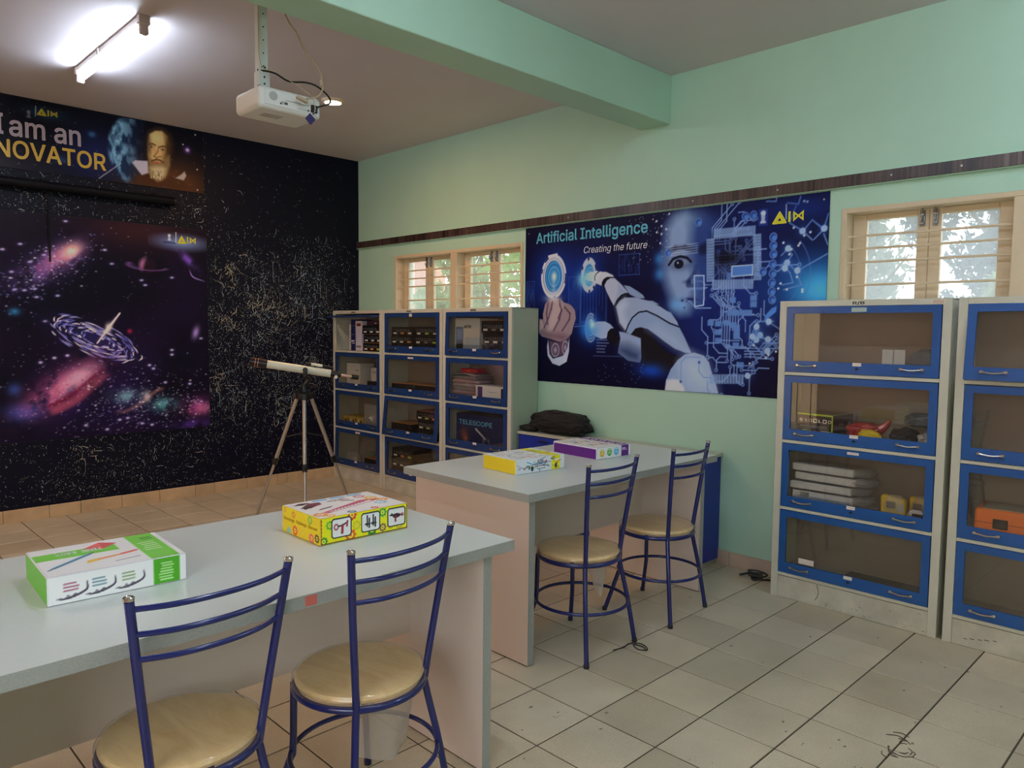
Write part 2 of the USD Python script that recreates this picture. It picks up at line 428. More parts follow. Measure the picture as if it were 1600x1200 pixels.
# ------------------------------------------------------------------ tables
TOP = mat("grey_laminate", (212, 219, 215), 0.32, spec=0.45, var=0.02, scale=200)
EDGE = mat("speckled_edge_band", (158, 160, 155), 0.45, var=0.12, scale=260)
PANEL = mat("cream_laminate_panel", (224, 206, 196), 0.4, var=0.015, scale=120)
def table(label, x0, y0):
    w, d, t = 1.542, 0.89, 0.036
    T = thing("work_table", label, "table", (x0 + w / 2, y0 + d / 2, 0))
    X, Y = w / 2, d / 2
    part(T, "tabletop", bx(-X + 0.0012, X - 0.0012, -Y + 0.0012, Y - 0.0012, TZ - t, TZ), TOP)
    part(T, "edge_band", [bx(-X, X, -Y, -Y + 0.0012, TZ - t, TZ - 0.0006), bx(-X, X, Y - 0.0012, Y, TZ - t, TZ - 0.0006), bx(-X, -X + 0.0012, -Y + 0.0012, Y - 0.0012, TZ - t, TZ - 0.0006), bx(X - 0.0012, X, -Y + 0.0012, Y - 0.0012, TZ - t, TZ - 0.0006)], EDGE, label="grey speckled edge band")
    for a, b in ((-X + 0.04, -X + 0.076), (X - 0.106, X - 0.07)):
        p = part(T, "side_panel", bx(a, b, -Y + 0.0365, Y - 0.05, 0.004, TZ - t, 0.001), PANEL)
        part(p, "edge_band", bx(a, b, -Y + 0.035, -Y + 0.0365, 0.004, TZ - t), EDGE)
        part(p, "foot_strip", bx(a + 0.003, b - 0.003, -Y + 0.04, Y - 0.055, 0.0, 0.004), mat("black_foot_strip", (25, 22, 20), 0.6))
    part(T, "modesty_panel", bx(-X + 0.076, X - 0.106, -0.009, 0.009, 0.365, TZ - t, 0.001), PANEL)
    return T
T1 = table("near grey-topped work table in the foreground, carrying the gear-patterned yellow box", -2.545 - 1.542, -4.827)
T2 = table("farther grey-topped work table whose right end meets the blue counter", -2.015, -4.381)
part(T1, "red_sticker", bx(0.771 - 0.755 - 0.018 - 0.0, 0.771 - 0.755 + 0.016, -0.4462, -0.445, TZ - 0.031, TZ - 0.004), mat("red_sticker", (205, 105, 95), 0.5), label="small square red sticker on the front edge")

# ------------------------------------------------------------------ chairs
BLUE = mat("navy_enamel", (14, 26, 98), 0.22, spec=0.6, coat=0.3)
CHROME = mat("chrome", (215, 210, 205), 0.15, metal=1.0)
FILM = pane("clear_film", haze=0.05, haze_color=(225, 222, 215), rough=0.12)
FILM2 = pane("milky_film", haze=0.36, haze_color=(228, 222, 216), rough=0.25)
WOOD = usdkit.material(stage, "/World/Looks/pale_plywood", {
    "c": ("texture_coordinate", {}), "mp": ("mapping", {"scale": (6, 1.2, 6)}), "n": ("noise_texture", {"scale": 3.0, "detail": 6.0, "roughness": 0.65, "distortion": 1.2}),
    "r": ("rgb_ramp", {"ramp": [(0.3, srgb(218, 176, 120)), (0.55, srgb(235, 200, 146)), (0.75, srgb(243, 214, 164))]}), "p": ("principled_bsdf", {"roughness": 0.3, "coat_weight": 0.5, "coat_roughness": 0.15})},
    [("c.object", "mp.vector"), ("mp.vector", "n.vector"), ("n.fac", "r.fac"), ("r.color", "p.base_color")], surface="p.BSDF")
CAP = mat("rubber_foot", (40, 40, 45), 0.7)
def make_chair(label, loc, rz):
    c = thing("dining_chair", label, "chair", loc, rz, group=None)
    for s in (-1, 1):
        p = smooth_path([(s * 0.194, -0.195, 0.012), (s * 0.168, -0.167, 0.22), (s * 0.138, -0.139, 0.40), (s * 0.137, -0.14, 0.45), (s * 0.166, -0.163, 0.68), (s * 0.193, -0.188, 0.893)], 6)
        q = part(c, "back_post", tube(p, 0.0108, 12), BLUE, smooth=40)
        part(q, "rubber_foot", moved(lathe([(0, 0), (0.0125, 0), (0.0125, 0.018), (0, 0.018)], 14), loc=(s * 0.1945, -0.1955, 0)), CAP)
        part(q, "chrome_cap", moved(lathe([(0, -0.003), (0.0122, -0.003), (0.0122, 0.004), (0.009, 0.0065), (0.006, 0.0045), (0.004, 0.007), (0, 0.0075)], 16), loc=(s * 0.1935, -0.1885, 0.897)), CHROME, smooth=30, label="chrome end cap")
        p = smooth_path([(s * 0.137, 0.137, 0.43), (s * 0.141, 0.139, 0.23), (s * 0.15, 0.145, 0.19), (s * 0.196, 0.188, 0.012)], 6)
        q = part(c, "front_leg", tube(p, 0.0108, 12), BLUE, smooth=40)
        part(q, "rubber_foot", moved(lathe([(0, 0), (0.0125, 0), (0.0125, 0.018), (0, 0.018)], 14), loc=(s * 0.1985, 0.1905, 0)), CAP)
    for z in (0.872, 0.812, 0.752):
        k = (z - 0.45) / 0.443
        hx, hy = 0.137 + k * 0.056, -0.14 - k * 0.048
        part(c, "back_rail", tube(smooth_path([(-hx, hy, z), (-hx * 0.55, hy - 0.035, z), (0, hy - 0.047, z), (hx * 0.55, hy - 0.035, z), (hx, hy, z)], 6), 0.0068, 10), BLUE, smooth=40)
    a = np.linspace(0, 2 * np.pi, 48, endpoint=False)
    part(c, "seat_ring", tube(np.stack([0.19 * np.cos(a), 0.19 * np.sin(a), 0 * a + 0.43], 1), 0.0105, 10, closed=True), BLUE, smooth=40)
    part(c, "stretcher_ring", tube(np.stack([0.217 * np.cos(a), 0.217 * np.sin(a) - 0.02, 0 * a + 0.222], 1), 0.0075, 10, closed=True), BLUE, smooth=40)
    s = part(c, "seat", lathe([(0, 0.441), (0.178, 0.441), (0.188, 0.447), (0.191, 0.456), (0.186, 0.465), (0.172, 0.4695), (0.12, 0.471), (0, 0.471)], 56), WOOD, smooth=30)
    n = 56
    prof = [(0.193, 0.438), (0.1955, 0.447), (0.196, 0.457), (0.190, 0.467), (0.175, 0.4722), (0.12, 0.4736), (0.0, 0.4740)]
    m = lathe(prof, n)
    v = m.vertices.copy()
    rr = np.hypot(v[:, 0], v[:, 1])
    nz = meshkit.fbm(np.stack([v[:, 0] * 22, v[:, 1] * 22, v[:, 2] * 40], 1), 3, 5)
    k = np.clip((rr - 0.15) / 0.04, 0, 1)
    v[:, :2] *= (1 + 0.035 * nz * k)[:, None]
    m.vertices = v
    part(s, "plastic_wrap", m, FILM, smooth=60, label="clear plastic film wrapped over the seat")
    return c
chairs = [("blue steel chair at the near table, leftmost and closest to the camera", (-3.585, -4.68, 0), 4.0),
          ("blue steel chair at the near table with a milky plastic sheet hanging below its seat", (-3.068, -4.70, 0), 8.0),
          ("blue steel chair at the farther table, nearer its left end, wrap hanging under the seat", (-1.612, -4.322, 0), 3.8),
          ("blue steel chair at the farther table, the rightmost one, beside the blue counter", (-0.966, -4.318, 0), 5.5)]
ch0 = make_chair(*chairs[0])
CH = [ch0] + [copy_of(ch0, l, p, r) for l, p, r in chairs[1:]]
for c in CH:
    tag(c, group="blue steel chairs drawn up to the work tables")

# ------------------------------------------------------------------ steel cabinets with lift-up glass doors
STEEL = mat("cream_steel", (205, 203, 186), 0.38, var=0.05, scale=4, bump=0.03)
STEEL_G = mat("grey_green_steel", (176, 190, 165), 0.42, var=0.03, scale=3)
DIRTY = mat("scuffed_cream_steel", (198, 193, 176), 0.5, var=0.16, scale=9)
INSIDE = mat("cabinet_inside", (160, 147, 138), 0.5, var=0.03)
DOORB = mat("blue_door_paint", (33, 87, 156), 0.28, spec=0.5, coat=0.2, var=0.04, scale=5)
DOORN = mat("navy_door_paint", (30, 60, 116), 0.3, spec=0.5, coat=0.2, var=0.04, scale=5)
CGLASS = pane("cabinet_glass", tint=(249, 248, 244), haze=0.02, haze_color=(190, 176, 160), ior=1.55)
STICK = mat("pale_sticker", (226, 214, 204), 0.6)
STICKG = mat("pale_green_sticker", (170, 190, 180), 0.6)
KEY = mat("lock_black", (20, 20, 24), 0.4)
D, CHT = 0.305, 1.655
ROWT = (1.623, 1.2475, 0.8735, 0.4995)
DH = 0.354
def cabinet(label, ya, yb, doorm, tilts, stickers=(), open_top=False):
    """ya > yb: the two ends along the wall. tilts: how far (m) each door's lower edge stands out"""
    w, yc = ya - yb, (ya + yb) / 2
    c = thing("display_cabinet", label, "cabinet", (0, yc, 0), group="steel cabinets with lift-up glass doors")
    Y = w / 2
    st = 0.041
    B = -0.012
    for s, nm in ((1, "side_panel"), (-1, "side_panel")):
        part(c, nm, bx(-D + 0.012, B, s * (Y - 0.012), s * (Y - 0.002), 0.0, CHT - 0.002, 0.001), STEEL_G if s < 0 and yc > -3 else STEEL)
    part(c, "top_panel", bx(-D + 0.004, B, -Y + 0.002, Y - 0.002, CHT - 0.008, CHT, 0.001), STEEL)
    part(c, "back_panel", bx(B - 0.008, B, -Y + 0.012, Y - 0.012, 0.1, CHT - 0.008), INSIDE)
    rails = [(CHT - 0.032, CHT - 0.001)] + [(ROWT[k] - DH - 0.0195, ROWT[k] - DH - 0.0015) for k in range(4)]
    fr = [bx(-D, -D + 0.02, Y - st, Y - 0.001, 0, CHT - 0.001, 0.0015), bx(-D, -D + 0.02, -Y + 0.001, -Y + st, 0, CHT - 0.001, 0.0015)]
    fr += [bx(-D, -D + 0.02, -Y + st, Y - st, a, b, 0.0015) for a, b in rails]
    part(c, "front_frame", fr, STEEL)
    part(c, "kick_plate", bx(-D + 0.006, -D + 0.016, -Y + st, Y - st, 0.0, 0.122, 0.001), DIRTY)
    for k in range(4):
        part(c, "shelf", bx(-D + 0.02, B - 0.008, -Y + 0.012, Y - 0.012, ROWT[k] - DH - 0.016, ROWT[k] - DH), INSIDE)
    dw = w - 2 * st - 0.006
    for k in range(4):
        # door, hinged along its top edge; built flat, then swung
        z1, z0 = -0.001, -DH + 0.001
        ph, pv0, pv1 = dw / 2 - 0.041, z1 - 0.040, z0 + 0.063
        ring = sbox(-dw / 2, z0, dw / 2, z1).difference(sbox(-ph, pv0, ph, pv1).buffer(0.004).buffer(0))
        m = extrude(ring, 0.016)
        v = m.vertices.copy(); m.vertices = np.stack([-v[:, 2], -v[:, 0], v[:, 1]], 1); m.fix_normals()
        off = 0.004
        if open_top and k == 0:
            # slid back under the top: lies flat, only its lower edge shows
            dp = part(c, "door", moved(m, ry=86, loc=(0, 0, 0)), doorm, loc=(-D + 0.262, 0.004, ROWT[0] - 0.012))
            part(dp, "glass_pane", moved(bx(-0.010, -0.006, -ph - 0.003, ph + 0.003, pv1 - 0.003, pv0 + 0.003), ry=86), CGLASS)
            continue
        ang = math.degrees(math.asin(tilts[k] / DH))
        dp = part(c, "door", m, doorm, loc=(-D + 0.012, 0, ROWT[k]), ry=ang)
        part(dp, "glass_pane", bx(-0.010, -0.006, -ph - 0.003, ph + 0.003, pv1 - 0.003, pv0 + 0.003), CGLASS)
        for s in (-1, 1):
            yh = s * 0.262 * w / 0.855
            zc = z0 + 0.037
            pts = smooth_path([(-0.026, yh - 0.05, zc), (-0.028, yh - 0.03, zc - 0.003), (-0.029, yh, zc - 0.006), (-0.028, yh + 0.03, zc - 0.003), (-0.026, yh + 0.05, zc)], 5)
            part(dp, "handle", [tube(pts, 0.0048, 8), bx(-0.031, -0.0155, yh - 0.056, yh - 0.04, zc - 0.007, zc + 0.007, 0.002), bx(-0.031, -0.0155, yh + 0.04, yh + 0.056, zc - 0.007, zc + 0.007, 0.002)], CHROME, smooth=40, label="small chrome pull handle")
        part(dp, "number_sticker", bx(-0.0166, -0.0158, -0.022, 0.022, z0 + 0.042, z0 + 0.06), STICK, label="small pale number sticker")
        part(dp, "lock", moved([lathe([(0, 0), (0.006, 0), (0.006, 0.003), (0, 0.0035)], 12), bx(-0.0015, 0.0015, -0.012, 0.004, 0, 0.0042)], ry=-90, rz=0, loc=(-0.016, 0, z0 + 0.028)), KEY)
        for kk, yo, zo, ww, hh, mm in stickers:
            if kk == k:
                part(dp, "sticker", bx(-0.0168, -0.0158, yo - ww / 2, yo + ww / 2, zo - hh / 2, zo + hh / 2), mm)
    return c
K1 = cabinet("cream steel cabinet in the corner against the black wall, its top door slid open", -0.003, -0.842, DOORN, (0, 0.0, 0, 0.012), [(3, -0.02, -0.018, 0.08, 0.018, STICK)], open_top=True)
K2 = cabinet("middle cream steel cabinet of the far row, black kit boxes behind every door", -0.846, -1.712, DOORN, (0, 0.006, 0.035, 0), [(0, -0.0, -0.02, 0.04, 0.026, STICK), (1, 0, -0.018, 0.08, 0.016, STICK)])
K3 = cabinet("cream steel cabinet at the right end of the far row, holding the telescope carton", -1.716, -2.532, DOORN, (0.012, 0.004, 0, 0))
K4 = cabinet("cream steel cabinet under the right window, marked R/B on its top rail", -4.642, -5.496, DOORB, (0.0, 0, 0, 0), [(0, -0.0, -0.02, 0.075, 0.022, STICKG), (2, 0, -0.016, 0.06, 0.014, STICK), (3, 0.225, z0 if False else -0.268, 0.085, 0.03, STICK)])
K5 = cabinet("cream steel cabinet at the right edge, an orange case on its third shelf", -5.521, -6.376, DOORB, (0.04, 0.003, 0, 0))
# outlines of the printed artwork, metres on the print: posters on the right wall from the poster's lower left, on the back wall x + 3.6 and z
ART = {
"ring1":[(0.301,0.806),(0.43,0.8),(0.298,0.974)],
"ring1i":[(0.307,0.805),(0.391,0.802),(0.305,0.916)],
"ring2":[(0.651,0.801),(0.727,0.798),(0.648,0.929)],
"ring2i":[(0.66,0.798),(0.717,0.796),(0.657,0.892)],
"ring3":[(0.676,0.418),(0.731,0.418),(0.673,0.525)],
"ring1top":[(0.241,0.969),(0.338,0.981),(0.342,0.96),(0.286,0.962),(0.246,0.948)],
"ring1base":[(0.292,0.641),(0.4,0.665)],
"hand":[(0.204,0.434),(0.194,0.516),(0.217,0.597),(0.25,0.631),(0.317,0.636),(0.364,0.641),(0.391,0.621),(0.413,0.607),(0.454,0.597),(0.483,0.584),(0.521,0.548),(0.531,0.487),(0.507,0.422),(0.493,0.373),(0.465,0.347),(0.418,0.315),(0.371,0.308),(0.267,0.333),(0.187,0.347),(0.155,0.379),(0.157,0.443),(0.165,0.484),(0.194,0.471)],
"finger":[(0.283,0.632),(0.288,0.766),(0.298,0.792),(0.316,0.783),(0.325,0.702),(0.331,0.631)],
"hl1":[(0.388,0.546),(0.368,0.479),(0.309,0.394)],
"hl2":[(0.419,0.572),(0.473,0.523),(0.468,0.479),(0.399,0.395)],
"hl3":[(0.293,0.614),(0.282,0.56),(0.252,0.488),(0.21,0.416)],
"hl4":[(0.365,0.639),(0.372,0.586),(0.39,0.55),(0.355,0.488)],
"hl5":[(0.25,0.624),(0.233,0.525),(0.247,0.443)],
"knuck":[(0.305,0.631),(0.377,0.63),(0.401,0.576),(0.367,0.488),(0.297,0.398),(0.248,0.38),(0.265,0.488),(0.288,0.56)],
"handlow":[(0.174,0.379),(0.273,0.38),(0.405,0.372),(0.465,0.355),(0.407,0.315),(0.267,0.333)],
"thumbb":[(0.157,0.48),(0.197,0.48),(0.208,0.416),(0.167,0.398)],
"cuff":[(0.255,0.326),(0.27,0.217),(0.307,0.178),(0.409,0.205),(0.449,0.258),(0.471,0.347),(0.469,0.241),(0.447,0.16),(0.374,0.126),(0.302,0.141),(0.251,0.199),(0.242,0.271)],
"cuffin":[(0.268,0.317),(0.371,0.301),(0.459,0.338),(0.443,0.253),(0.403,0.208),(0.307,0.187),(0.273,0.226)],
"cuffr":[(0.33,0.246),(0.372,0.247),(0.329,0.3)],
"cuffr2":[(0.431,0.266),(0.466,0.267),(0.43,0.32)],
"tip1":[(0.599,0.771),(0.626,0.811),(0.67,0.823),(0.725,0.825),(0.763,0.821),(0.747,0.774),(0.721,0.749),(0.661,0.756)],
"seg1":[(0.704,0.775),(0.716,0.804),(0.746,0.821),(0.811,0.816),(0.869,0.792),(0.88,0.776),(0.801,0.773),(0.772,0.747),(0.77,0.72),(0.705,0.743)],
"tipline":[(0.746,0.821),(0.716,0.807),(0.704,0.784),(0.707,0.76)],
"j1":[(0.77,0.735),(0.785,0.765),(0.817,0.781),(0.877,0.778),(0.854,0.769),(0.817,0.756),(0.8,0.734),(0.792,0.711),(0.775,0.718)],
"seg2":[(0.794,0.721),(0.817,0.756),(0.849,0.771),(0.885,0.77),(0.949,0.72),(1.006,0.665),(0.971,0.659),(0.932,0.634),(0.905,0.602),(0.885,0.571),(0.852,0.619),(0.814,0.679)],
"seg2s":[(0.923,0.725),(0.991,0.674),(1.006,0.662),(0.94,0.65),(0.895,0.602),(0.919,0.667)],
"j2":[(0.882,0.573),(0.91,0.618),(0.945,0.65),(0.981,0.661),(1.011,0.657),(1.019,0.639),(0.971,0.629),(0.931,0.597),(0.906,0.564),(0.891,0.544)],
"fb1":[(0.967,0.717),(1.02,0.707),(1.086,0.672),(1.131,0.645),(1.149,0.621),(1.092,0.622),(1.026,0.648),(1.011,0.661)],
"fb2":[(1.156,0.605),(1.214,0.602),(1.267,0.577),(1.238,0.575),(1.18,0.592)],
"fb3":[(1.305,0.539),(1.361,0.523),(1.417,0.452),(1.381,0.468)],
"palm":[(0.903,0.569),(0.934,0.608),(0.978,0.629),(1.067,0.63),(1.164,0.606),(1.275,0.563),(1.358,0.516),(1.404,0.468),(1.427,0.43),(1.352,0.454),(1.251,0.503),(1.166,0.537),(1.1,0.529),(1.045,0.49),(1.01,0.433),(0.99,0.399),(0.937,0.454)],
"palms":[(0.903,0.569),(0.978,0.629),(1.006,0.585),(0.972,0.527),(1.01,0.433),(0.99,0.399),(0.937,0.454)],
"hback":[(0.992,0.389),(1.014,0.44),(1.048,0.49),(1.1,0.526),(1.166,0.534),(1.252,0.501),(1.352,0.451),(1.427,0.427),(1.471,0.359),(1.526,0.256),(1.483,0.256),(1.398,0.282),(1.315,0.329),(1.238,0.377),(1.178,0.412),(1.117,0.423),(1.075,0.414),(1.034,0.37)],
"hbackd":[(1.169,0.412),(1.253,0.44),(1.37,0.385),(1.477,0.304),(1.526,0.256),(1.483,0.256),(1.398,0.282),(1.315,0.329),(1.238,0.377)],
"hline":[(0.992,0.389),(1.014,0.44),(1.048,0.49),(1.1,0.526),(1.166,0.534),(1.252,0.501),(1.352,0.451),(1.427,0.427)],
"dark":[(1.034,0.37),(1.075,0.414),(1.126,0.421),(1.187,0.39),(1.257,0.321),(1.333,0.259),(1.448,0.224),(1.401,0.185),(1.361,0.134),(1.337,0.112),(1.245,0.136),(1.159,0.161),(1.12,0.167),(1.126,0.225),(1.123,0.34)],
"th1":[(0.663,0.406),(0.688,0.447),(0.74,0.463),(0.807,0.463),(0.854,0.444),(0.887,0.416),(0.846,0.401),(0.825,0.343),(0.772,0.337),(0.704,0.364),(0.674,0.381)],
"thj":[(0.825,0.338),(0.833,0.387),(0.861,0.413),(0.896,0.413),(0.906,0.378),(0.949,0.366),(0.953,0.33),(0.932,0.285),(0.901,0.283),(0.858,0.306)],
"th2":[(0.933,0.393),(0.985,0.386),(1.122,0.347),(1.13,0.21),(1.12,0.178),(1.017,0.189),(0.928,0.241),(0.936,0.293),(0.947,0.344)],
"th2d":[(0.928,0.241),(0.938,0.293),(1.014,0.294),(1.125,0.253),(1.12,0.178),(1.017,0.189)],
"fore":[(1.329,-0.002),(1.337,0.07),(1.369,0.142),(1.424,0.209),(1.479,0.247),(1.549,0.26),(1.618,0.243),(1.657,0.201),(1.682,0.129),(1.714,0.057),(1.731,0.005)],
"foredark":[(1.339,0.07),(1.388,0.08),(1.436,0.076),(1.477,0.03),(1.482,0.0),(1.329,-0.002)],
"forel":[(1.449,0.194),(1.534,0.237),(1.627,0.2),(1.7,0.043),(1.708,0.01),(1.588,0.007),(1.508,0.059)],
"face":[(1.31,1.085),(1.333,1.123),(1.378,1.151),(1.436,1.169),(1.508,1.171),(1.585,1.153),(1.686,1.1),(1.702,0.944),(1.697,0.78),(1.615,0.735),(1.602,0.617),(1.571,0.538),(1.514,0.521),(1.432,0.517),(1.383,0.556),(1.36,0.623),(1.325,0.695),(1.302,0.768),(1.297,0.851),(1.304,0.932),(1.296,0.984)],
"faceL":[(1.31,1.085),(1.378,1.151),(1.454,1.164),(1.503,1.058),(1.495,0.939),(1.519,0.808),(1.542,0.728),(1.525,0.619),(1.491,0.524),(1.432,0.517),(1.383,0.556),(1.36,0.623),(1.325,0.695),(1.302,0.768),(1.297,0.851),(1.304,0.932)],
"eye":[(1.42,0.849),(1.498,0.844),(1.418,0.892)],
"iris":[(1.413,0.839),(1.437,0.838),(1.412,0.864)],
"brow":[(1.33,0.925),(1.384,0.945),(1.454,0.946),(1.522,0.927)],
"eyel":[(1.336,0.838),(1.368,0.875),(1.421,0.889),(1.474,0.876),(1.504,0.849)],
"nose":[(1.496,0.72),(1.537,0.718),(1.496,0.74)],
"nosel":[(1.545,0.817),(1.535,0.778),(1.496,0.73),(1.488,0.7),(1.532,0.693)],
"lip":[(1.517,0.604),(1.597,0.602),(1.516,0.627)],
"lipl":[(1.441,0.598),(1.488,0.609),(1.546,0.606),(1.592,0.597)],
"chin":[(1.407,0.571),(1.495,0.569),(1.405,0.621)],
"eye2":[(1.759,0.854),(1.865,0.847),(1.757,0.906)],
"brow2":[(1.593,0.923),(1.691,0.964),(1.798,0.961),(1.883,0.912)],
"fglow":[(2.352,0.643),(2.44,0.64),(2.349,0.731)],
"fhead":[(1.455,1.132),(1.586,1.119),(1.453,1.192)],
"blob1":[(1.267,0.78),(1.292,0.779),(1.267,0.801)],
"blob2":[(1.264,0.883),(1.289,0.882),(1.264,0.904)],
"lowglow":[(1.211,0.128),(1.345,0.134),(1.21,0.163)],
"cshadow":[(1.95,0.058),(2.098,0.067),(1.937,0.441)],
"icT":[(1.673,1.014),(1.94,1.012)],
"icB":[(1.672,0.695),(1.937,0.69)],
"icL":[(1.642,0.978),(1.65,0.723)],
"icR":[(1.96,0.981),(1.971,0.72)],
"icF":[(1.675,0.094),(1.892,0.106)],
"icP":[(1.836,0.602),(1.935,0.599)],
"chip":[(1.798,0.804),(1.936,0.806),(1.938,0.745),(1.8,0.741)],
"chip2":[(1.765,0.767),(1.794,0.767),(1.795,0.722),(1.767,0.721)],
"panel":[(1.532,0.758),(1.603,0.755),(1.608,0.607),(1.604,0.567),(1.542,0.558)],
"net1":[(2.342,1.123),(2.375,1.171)],
"net00":[(2.163,1.036),(2.18,1.088),(2.197,1.13)],
"net01":[(2.163,1.036),(2.244,0.982),(2.296,1.041),(2.365,0.982),(2.31,0.93)],
"net02":[(2.244,0.982),(2.301,0.927)],
"net03":[(2.388,1.067),(2.365,0.987)],
"net04":[(2.145,1.154),(2.211,1.14),(2.223,1.181)],
"net05":[(2.118,0.85),(2.155,0.888),(2.184,0.85),(2.153,0.807),(2.116,0.787)],
"net06":[(2.221,0.757),(2.397,0.846)],
"net07":[(2.153,0.807),(2.202,0.764),(2.247,0.673),(2.14,0.649)],
"net08":[(2.145,0.776),(2.174,0.748),(2.195,0.688),(2.129,0.677)],
"net09":[(2.102,0.76),(2.153,0.803)],
"net10":[(2.014,1.178),(2.073,1.171),(2.081,1.206)],
"net11":[(2.366,0.956),(2.391,0.894)],
"net12":[(1.963,0.364),(2.003,0.378),(2.104,0.31),(2.048,0.239),(1.971,0.307)],
"net13":[(1.942,0.382),(2.049,0.351)],
"net14":[(2.006,0.308),(2.063,0.365),(2.104,0.329)],
"net15":[(1.992,0.411),(1.944,0.335),(2.027,0.262)],
"net16":[(2.04,0.467),(2.13,0.412)],
"net17":[(1.906,0.258),(1.957,0.269),(1.989,0.213),(1.929,0.173)],
"net18":[(1.9,0.124),(1.976,0.146),(1.959,0.212)],
"nodes":[(2.241,0.983),(2.367,0.987),(2.158,0.889),(2.155,0.806),(2.143,0.774),(2.22,0.758),(2.0,0.379),(2.052,0.354),(1.977,0.35),(1.951,0.37),(2.053,0.461),(2.051,0.283),(1.927,0.128),(1.976,0.43)],
"dots":[(2.188,1.007),(2.288,0.973),(2.252,0.957),(2.245,1.153),(2.263,1.148),(2.128,0.924),(2.179,0.882),(2.167,0.854),(2.22,0.902),(2.228,0.914),(2.253,0.646),(2.253,0.634),(2.119,0.686),(2.106,0.657),(2.218,0.72),(2.159,0.649),(1.938,0.204),(1.96,0.316),(2.057,0.262),(2.043,0.243),(2.105,0.282),(1.23,1.135),(1.308,1.075),(1.272,1.047),(1.234,1.061),(1.329,1.174),(1.27,1.099),(1.264,0.986)],
"discs":[(2.064,0.963),(2.066,0.913),(2.068,0.862),(2.065,0.803),(2.067,0.748),(2.064,0.693),(2.065,0.641),(2.07,0.592),(1.879,1.103),(1.932,1.106),(1.992,1.107),(1.553,1.098),(2.005,0.76),(1.328,0.918)],
"half":[(2.018,0.458),(2.034,0.504),(2.067,0.539),(2.1,0.554),(2.097,0.518)],
"cpads":[(1.661,0.453),(1.772,0.453),(1.821,0.439),(1.713,0.448),(1.715,0.394),(1.717,0.341),(1.843,0.424),(1.844,0.396),(1.844,0.369),(1.841,0.314),(1.877,0.192),(1.839,0.515),(1.881,0.515),(1.922,0.515),(1.797,0.516),(1.81,0.594),(1.95,0.604),(1.951,0.566)],
"logobox":[(2.157,1.079),(2.322,1.082),(2.32,1.135),(2.155,1.126),(2.066,1.099),(2.093,1.137),(2.137,1.146),(2.14,1.061)],
"ui":[(0.014,0.777),(0.097,0.782),(0.101,0.563),(0.117,0.763),(0.456,0.794),(0.57,0.794),(0.578,0.444),(0.819,0.461),(0.877,0.486),(0.923,0.93),(1.094,0.927),(1.097,0.787),(0.706,0.213),(0.961,0.216),(0.521,0.426),(0.623,0.431)],
"g_poster":[(2.056,2.337),(2.046,0.613),(0.545,2.285),(0.487,0.513)],
"g1":[(1.001,2.056),(1.095,2.14),(0.602,1.778)],
"g1c":[(0.991,2.05),(1.047,2.085),(1.02,2.093)],
"planet":[(1.562,1.982),(1.63,1.987),(1.564,2.063)],
"pring":[(1.572,1.972),(1.753,2.017),(1.408,1.961),(1.571,1.934)],
"neb1":[(1.886,2.054),(1.974,1.993),(1.798,2.081)],
"logo2":[(1.833,2.2),(2.024,2.217),(1.834,2.25)],
"logo2b":[(1.806,2.198),(1.979,2.208),(1.98,2.264),(1.807,2.248),(1.736,2.219),(1.789,2.185),(1.791,2.274),(1.692,2.188),(1.784,2.185)],
"spiral":[(1.257,1.441),(0.851,1.519),(1.515,1.318),(0.95,1.557),(1.461,1.226)],
"ray":[(1.334,1.586),(1.163,1.347)],
"rayc":[(1.248,1.468),(1.278,1.505)],
"pl2":[(1.941,1.434),(1.98,1.435),(1.938,1.332)],
"red1":[(1.406,1.442),(1.431,1.443)],
"cy1":[(0.611,1.582),(0.637,1.583)],
"arc":[(1.895,1.976),(1.927,1.911),(2.029,1.877)],
"g2":[(0.916,1.008),(1.182,1.186),(0.648,0.831)],
"g2core":[(1.019,1.076),(1.124,1.145),(0.889,1.019)],
"g2lane":[(1.21,1.143),(1.122,1.072),(0.988,0.953),(0.868,0.887),(0.805,0.861)],
"cyan":[(1.372,0.911),(1.526,0.903),(1.374,0.987)],
"cyan2":[(1.651,0.829),(1.793,0.82),(1.653,0.918)],
"orange":[(1.279,0.787),(1.369,0.792),(1.494,0.86),(1.601,0.943),(1.665,0.962)],
"pink3":[(1.951,0.787),(2.114,0.776),(1.953,0.914)],
"stars2":[(1.677,1.012),(1.881,0.992),(1.553,1.161),(1.584,1.132),(1.484,0.679),(1.562,0.662),(1.373,0.732),(1.312,0.722),(1.147,0.594),(1.43,0.579),(1.217,0.652),(1.064,0.697),(1.737,1.285),(1.736,1.246),(0.86,1.234),(0.949,1.251),(0.767,1.201),(0.939,0.525)],
"purp":[(1.891,0.641),(2.064,0.627),(1.892,0.698)],
"bl1":[(0.594,1.003),(0.628,1.001)],
"stars1":[(0.813,2.013),(0.721,1.955),(0.966,2.281),(1.285,1.979),(0.756,1.694),(0.679,1.742),(0.746,1.755),(0.601,1.874),(1.535,1.822),(0.549,2.034),(0.662,2.082),(1.985,1.383),(1.235,2.085),(0.618,1.745),(0.896,1.71),(0.806,1.514),(1.75,1.895),(1.507,1.86)],
"b_globe":[(1.454,2.897),(1.297,2.824),(1.512,3.168),(1.298,2.637),(1.615,3.141)],
"b_head":[(1.67,2.958),(1.751,2.972),(1.673,3.104)],
"b_beard":[(1.584,2.811),(1.58,2.871),(1.62,2.847),(1.667,2.837),(1.703,2.861),(1.756,2.912),(1.757,2.827),(1.731,2.749),(1.688,2.7),(1.652,2.676),(1.605,2.706),(1.583,2.751)],
